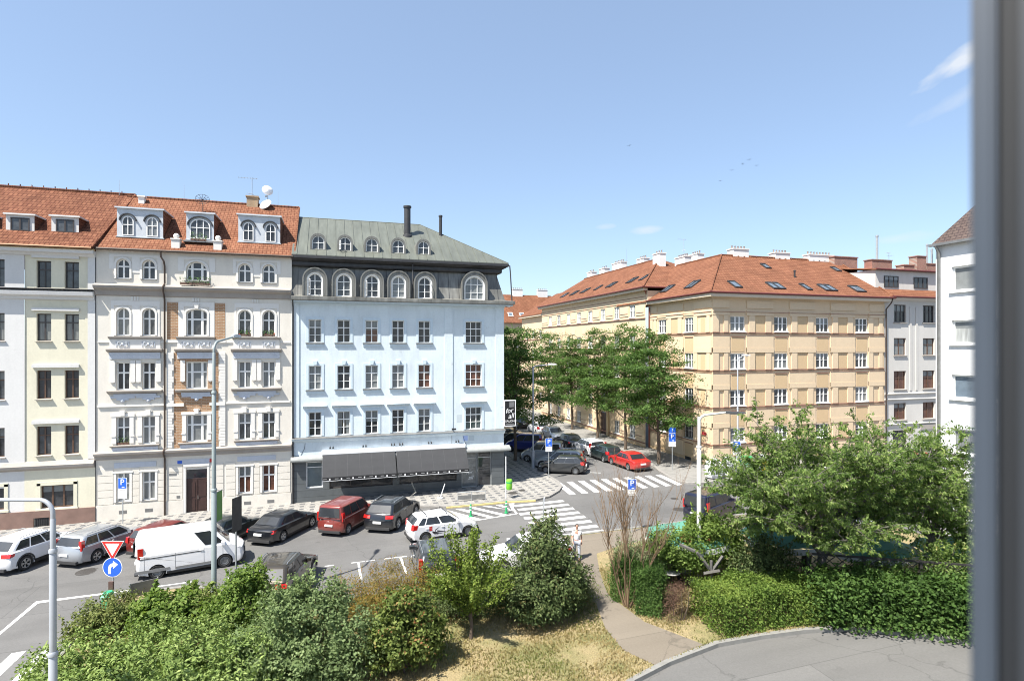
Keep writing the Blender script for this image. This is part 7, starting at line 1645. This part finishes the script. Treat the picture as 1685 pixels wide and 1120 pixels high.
# hedges
def hedge(name, label, line, w, h, n, mat, seed, leaf=(.06,.035), rough=.10, group=None, top=.5, part='foliage'):
    rs = np.random.RandomState(seed); P0 = np.array(line, float); base = P0[0]; p = thing(name, label, 'hedge', (base[0], base[1], gz(base[0])+.11), 0, group)
    sg = np.linalg.norm(np.diff(P0, axis=0), axis=1); cum = np.concatenate([[0], np.cumsum(sg)]); t = rs.random(n)*cum[-1]; i = np.clip(np.searchsorted(cum, t)-1, 0, len(sg)-1); f = ((t-cum[i])/sg[i])[:,None]
    c = P0[i]*(1-f)+P0[i+1]*f; d = norm(P0[i+1]-P0[i]); nx = np.stack([-d[:,1], d[:,0]], 1)
    s = rs.random(n)*(2*h+w); side = np.where(s < h, -1, np.where(s < h+w, 0, 1)); y = np.where(side == 0, (s-h)-w/2, side*w/2); z = np.where(side == -1, s, np.where(side == 1, 2*h+w-s, h))
    lump = np.sin(t*2.1+seed)*.10+np.sin(t*5.3+z*3)*.06+np.sin(z*4.1+t*3.3+y*2)*.06
    dep = np.abs(rs.normal(size=n))*rough*1.6; k = 1+lump*.5
    y = y*np.where(z > h*.62, np.sqrt(np.clip(1-((z-h*.62)/(h*.62))**2*.55, .2, 1)), 1); z = np.where(side == 0, h*(1-.16*(2*y/w)**2), z); y2 = y*k - side*dep + rs.normal(size=n)*rough*.5; z2 = z*(1+lump*.45*(z/h)) - (side == 0)*dep + rs.normal(size=n)*rough*.4
    C = np.concatenate([c-base + nx*y2[:,None], z2[:,None]], 1); o = np.concatenate([nx*side[:,None], (side == 0)[:,None]*1.0], 1)
    ex = rs.random(n) < .12; e0 = rs.random(n) < .5                                    # close both ends
    C[ex,:2] = (P0[0]-base)*e0[ex,None] + (P0[-1]-base)*(~e0[ex,None]) + nx[ex]*((rs.random(ex.sum())-.5)*w)[:,None] + rs.normal(size=(ex.sum(),2))*rough; C[ex,2] = rs.random(ex.sum())*h
    C[:,:2] += nx*(side*.22*np.clip(1-z/h,0,1)**2)[:,None]
    Nn = norm(o*.6+np.array([0,0,top])+rs.normal(size=(n,3))*.55); T = norm(rs.normal(size=(n,3))+np.array([0,0,.3])); q = rs.uniform(.7,1.3,n)
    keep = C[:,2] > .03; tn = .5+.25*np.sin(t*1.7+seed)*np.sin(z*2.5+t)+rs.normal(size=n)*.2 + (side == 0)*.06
    link(part, leaf_mesh(part, C[keep], Nn[keep], T[keep], leaf[0]*q[keep], leaf[1]*q[keep], tn[keep], mat), p)
    rn = random.Random(seed); mb = MB()
    for k_ in range(int(cum[-1]*5)):
        j = rs.randint(n); a = Vector((*(c[j]-base), -.05)); b = a+Vector((rn.uniform(-.3,.3), rn.uniform(-.3,.3), h*.9)); mb.tube([a, a.lerp(b,.5)+Vector((rn.uniform(-.1,.1),rn.uniform(-.1,.1),0)), b], [.03,.02,.008], 4)
    add('stem', mb, m_bark, p); return p
hedge('hedge', 'dark green hedge right of the bare shrub trunk', [(12.15,21.5),(13.0,20.9)], 1.3, 1.75, 12000, LM_priv, 31, (.085,.04), .13)
hedge('hedge', 'dark green hedge left behind the bare shrub trunk at the path', [(11.75,22.9),(12.5,22.3)], 1.1, 1.6, 9000, LM_priv, 32, (.085,.035), .13)
plant('shrub', 'pale variegated shrub behind the dark hedge and bare shrub', 'shrub', 13.2, 23.1, [(0,0,1.0,1.2,.9,1.0),(.8,.2,1.1,.9,.8,.85),(-.4,.3,1.5,.6,.6,.6)], 9000, LM_vari, 33, leaf=(.09,.045), sig=.14)
hedge('dead_shrub', 'dead brown section between the dark hedge and the clipped hedge', [(13.0,20.35),(13.25,19.8)], .9, 1.35, 3200, LM_brown, 34, (.06,.02), .16)
hedge('hedge', 'yellow green clipped box hedge at the corner of the drive', [(13.9,19.25),(16.2,19.3),(18.4,18.8)], 2.1, 1.5, 27000, LM_box, 35, (.085,.052), .11)
hedge('hedge', 'loose deep green hedge under the right side of the cherry tree', [(18.5,18.25),(20.9,16.95),(23.4,15.2),(26.4,12.9)], 1.9, 1.85, 34000, LM_priv, 36, (.15,.085), .34)
plant('climbing_shrub', 'light green leafy climber over the timber trellis beside the pale lamp post', 'shrub', 15.9, 22.35, [(-1.1,.3,1.6,1.0,.9,.9),(.2,.4,1.8,1.2,1.0,1.0),(1.3,.5,1.9,1.1,1.0,1.1),(-1.9,.3,2.0,.7,.6,.6),(1.9,.9,1.4,1.0,.9,1.1),(-.3,0,1.2,.9,.7,.6),(.4,.8,2.55,.6,.6,.5)], 17000, LM_lime, 37, leaf=(.12,.08), sig=.16, gaps=.5)
plant('shrub', 'dark shaded shrub between the timber trellis and the cherry trunk', 'shrub', 18.0, 20.6, [(-.7,.2,1.1,1.1,.8,1.0),(.6,0,1.1,1.0,.8,1.0),(0,.3,1.9,.8,.7,.7)], 9000, LM_dark, 61, leaf=(.11,.06), sig=.17, gaps=.5)
plant('shrub', 'leafy green shrub behind the hedge right of the cherry trunk', 'shrub', 23.6, 17.9, [(-1.2,.5,1.2,1.2,.8,.8),(.6,-.4,1.5,1.3,.9,1.0),(2.0,-1.2,1.7,1.2,.9,1.2)], 9000, LM_cherry, 62, leaf=(.14,.06), sig=.2, gaps=.4)
# cherry tree
def cherry(u, v, label, seed, limbs, cx, cy, cz, rx, ry, rz):
    rs = np.random.RandomState(seed); rn = random.Random(seed); t = thing('cherry_tree', label, 'tree', (u, v, gz(u)+.11)); tr = MB(); tw = MB(); Cs, Ds = [], []
    tr.tube([(0,0,-.2),(.05,0,.8),(-.05,.05,1.6),(0,0,2.3)], [.24,.19,.18,.17], 10)
    def path(a, d, l, n, wob, grav):
        pts = [a]
        for q in range(n): d = (d+Vector((rn.uniform(-wob,wob), rn.uniform(-wob,wob), rn.uniform(-wob,wob)-grav))).normalized(); pts.append(pts[-1]+d*l/n)
        return pts, d
    for k in range(limbs):
        while True:
            q = Vector((rn.uniform(-1,1), rn.uniform(-1,1), rn.uniform(-1,1)))
            if .45 < q.length < 1: break
        e = Vector((cx+q.x*rx, cy+q.y*ry, cz+q.z*rz)); e.z += .8*math.exp(-((e.x+2.2)/1.6)**2)
        if e.z < 2.0: e.z = 2.0+rn.random()*.8
        s = Vector((rn.uniform(-.08,.08), rn.uniform(-.08,.08), rn.uniform(1.6,2.4))); m1 = s.lerp(e,.35)+Vector((0,0,.5+.12*(e-s).length)); pts = []
        for i in range(8):
            f = i/7; pts.append(s*(1-f)**2 + m1*2*f*(1-f) + e*f*f + Vector((rn.uniform(-.07,.07), rn.uniform(-.07,.07), rn.uniform(-.05,.05)))*(1 if i else 0))
        big = k < 16; tr.tube(pts, [r_*(1 if big else .5) for r_ in (.085,.07,.055,.045,.035,.026,.016,.008)], 6 if big else 5)
        for q in range(12):
            f = rn.uniform(.35,1)*7; i = min(6, int(f)); c = pts[i].lerp(pts[i+1], f-i); b = rn.uniform(0, 2*math.pi)
            dd = ((pts[i+1]-pts[i]).normalized()*.7+Vector((math.cos(b), math.sin(b), rn.uniform(-.2,.7)))*.8).normalized(); l2 = rn.uniform(.6,1.4)
            p2, d2 = path(c, dd, l2, 4, .14, .05); tw.tube(p2, [.016,.012,.009,.006,.003], 4)
            for w in range(5):
                f2 = rn.uniform(.2,1)*4; i2 = min(3, int(f2)); c2 = p2[i2].lerp(p2[i2+1], f2-i2); b = rn.uniform(0, 2*math.pi); p3, d3 = path(c2, (d2+Vector((math.cos(b), math.sin(b), rn.uniform(-.4,.5)))).normalized(), rn.uniform(.3,.6), 3, .12, .08); tw.tube(p3, [.007,.005,.004,.002], 3)
                for z in range(19):
                    f3 = rn.uniform(0,1)*3; i3 = min(2, int(f3)); Cs.append(p3[i3].lerp(p3[i3+1], f3-i3)); Ds.append(d3)
    add('trunk', tr, m_barkg, t, smooth=True); add('branch', tw, m_barkg, t)
    C = np.array([tuple(c) for c in Cs]); D = np.array([tuple(c) for c in Ds]); n = len(C); T = norm(D*.5+rs.normal(size=(n,3))*.55+np.array([0,0,-.75])); C = C+T*.075+rs.normal(size=(n,3))*.03
    Nn = norm(rs.normal(size=(n,3))*.55+np.array([0,0,.5])+T*.1); f = rs.uniform(.65,1.2,n); cl = np.repeat(rs.random(n//19+1), 19)[:n]
    link('foliage', leaf_mesh('foliage', C, Nn, T, .16*f, .064*f, cl*.5+rs.random(n)*.5, LM_cherry), t)
cherry(20.0, 19.6, 'large cherry tree with drooping leaves spreading over the terrace at the right', 41, 72, .4, .1, 4.8, 6.4, 4.1, 3.2)
cherry(25.3, 18.9, 'smaller cherry tree right of the large one close to the window frame', 43, 24, -.1, 0, 4.1, 3.3, 2.6, 2.6)
# street trees
def street_tree(label, u, v, top, r, seed, dark=0, n=11000, base=3.6, lean=0):
    rs = np.random.RandomState(seed); rn = random.Random(seed); t = thing('street_tree', label, 'tree', (u, v, gz(u)+.11), 0, 'street trees along the side street'); h = top-gz(u); blobs = []; tr = MB()
    tr.tube([(0,0,-.2),(.05,.03,1.6),(-.06,0,3.2),(.02,.05,h*.55)], [.18,.15,.13,.09], 8)
    for k in range(20):
        z = base + (h-base)*(k+.6)/20.5; f = (z-base)/(h-base); rr = r*(.45+.75*math.sin(math.pi*min(1, f*.72+.22)))*rn.uniform(.5,.78); a = k*2.4+rn.uniform(-.4,.4); q = rr*rn.uniform(.55,.95)*(1-f*.45)
        c = (math.cos(a)*q+lean*f, math.sin(a)*q, z); blobs.append((*c, rr*.85, rr*.85, rn.uniform(.42,.7))); s = Vector((0,0,min(h*.5, z*.72))); e = Vector(c); tr.tube([s, s.lerp(e,.5)+Vector((0,0,.25)), e], [.06,.04,.015], 5)
    blobs.append((lean,0,h-.8,.9,.9,.75)); add('trunk', tr, m_bark, t, smooth=True)
    C, Nn, T, L, Wd, tint = crown(rs, blobs, int(n*1.5), per=26, sig=.26, shell=.45, leaf=(.20,.10), up=.7, flat=.55, gaps=.24); link('crown', leaf_mesh('crown', C, Nn, T, L, Wd, tint-dark, LM_street), t)
street_tree('street tree nearest the crossing in front of the yellow corner block', 28.15, 46.0, 12.6, 3.5, 51, n=14000, lean=-.9, base=3.2)
street_tree('second street tree from the crossing on the yellow block pavement', 28.8, 53.4, 13.6, 3.2, 52, n=10000)
street_tree('third street tree from the crossing on the yellow block pavement', 29.2, 60.8, 13.2, 3.2, 53)
street_tree('fourth and slimmest street tree on the yellow block pavement', 29.3, 68.5, 12.6, 3.0, 54)
street_tree('fifth street tree on the yellow block pavement near the far end', 29.4, 77, 13.2, 3.6, 55, n=8000)
street_tree('dark street tree close to the hanging black sign', 16.5, 52.2, 13.0, 4.9, 56, n=14000)
street_tree('dark street tree behind the one by the hanging black sign', 17.2, 60.5, 13.5, 5.0, 57, n=12000)
street_tree('dark street tree half hidden at the left side of the side street', 17.6, 69.5, 13.6, 5.0, 58, n=9000)
street_tree('far left street tree in front of the distant red roofed house', 19.0, 84, 13.0, 4.0, 59, n=8000)
street_tree('far street tree closing the view at the end of the side street', 28.0, 100, 13.0, 4.4, 60, n=8000)
# dry lawn grass
def grass():
    rs = np.random.RandomState(71); n = 110000; U = rs.uniform(-9.2, 21, n); V_ = rs.uniform(14.5, 26.2, n)
    def inside(px, py, poly):
        c = np.zeros(len(px), bool); j = len(poly)-1
        for i in range(len(poly)):
            (xi, yi), (xj, yj) = poly[i], poly[j]
            c ^= ((yi > py) != (yj > py)) & (px < (xj-xi)*(py-yi)/(yj-yi+1e-12)+xi); j = i
        return c
    path = [(10.75,30.5),(10.6,27),(10.72,23.6),(10.6,22.2),(10.05,20.2),(9.95,18.6),(10.5,17.4),(12.9,18.0),(11.75,20.2),(11.5,22.8),(11.7,23.6),(12.3,25.4),(13.2,27.6)]
    k = inside(U, V_, KC+CC) & ~inside(U, V_, path) & ((rs.normal(size=n)*.25+np.sin(U*1.3)*np.sin(V_*1.7+1)) > -.45); U, V_ = U[k], V_[k]; n = len(U)
    C = np.stack([U, V_, .017*(U+2.8)+.12+.03], 1); T = norm(np.stack([rs.normal(size=n)*.5, rs.normal(size=n)*.5, np.ones(n)], 1)); Nn = norm(np.stack([rs.normal(size=n), rs.normal(size=n), np.full(n,.3)], 1)); Nn = norm(Nn-T*np.sum(Nn*T,1,keepdims=True)); f = rs.uniform(.6,1.5,n)
    g_ = np.clip(.5+.5*np.sin(U*.9+2)*np.sin(V_*1.1)+rs.normal(size=n)*.22, 0, 1)
    o = link('lawn_grass', leaf_mesh('lawn_grass', C, Nn, T, .11*f, .028*f, g_, leafmat('dry_grass_blades', [(0,(.33,.26,.13)),(.55,(.27,.22,.10)),(1,(.15,.17,.05))], .3)), None); o['kind'] = 'stuff'
grass()
# ------------------------------------------------------------------ the open window the photograph was taken through
m_alu = M('grey_window_frame', (.042,.054,.072), .45, .0, var=.05)
m_gask = M('rubber_window_seal', (.012,.015,.020), .7)
WA = math.atan(799/950)
WF = thing('window_sash', 'blurred grey frame of the open window close to the right edge', 'window frame', (.6*math.sin(YAW+WA), .6*math.cos(YAW+WA), HC), -YAW-WA)
mb = MB(); mb.box(-.0163,-.0004,-.01,.05,-1.1,1.1); mb.box(-.0125,-.004,-.0135,-.0101,-1.1,1.1); add('sash_profile', mb, m_alu, WF)
mb = MB(); mb.box(-.0003,.0125,.012,.045,-1.1,1.1); add('seal', mb, m_gask, WF)
mb = MB(); mb.box(.0126,.16,-.012,.06,-1.1,1.1); add('outer_frame', mb, M('window_jamb', (.024,.028,.034), .5), WF)
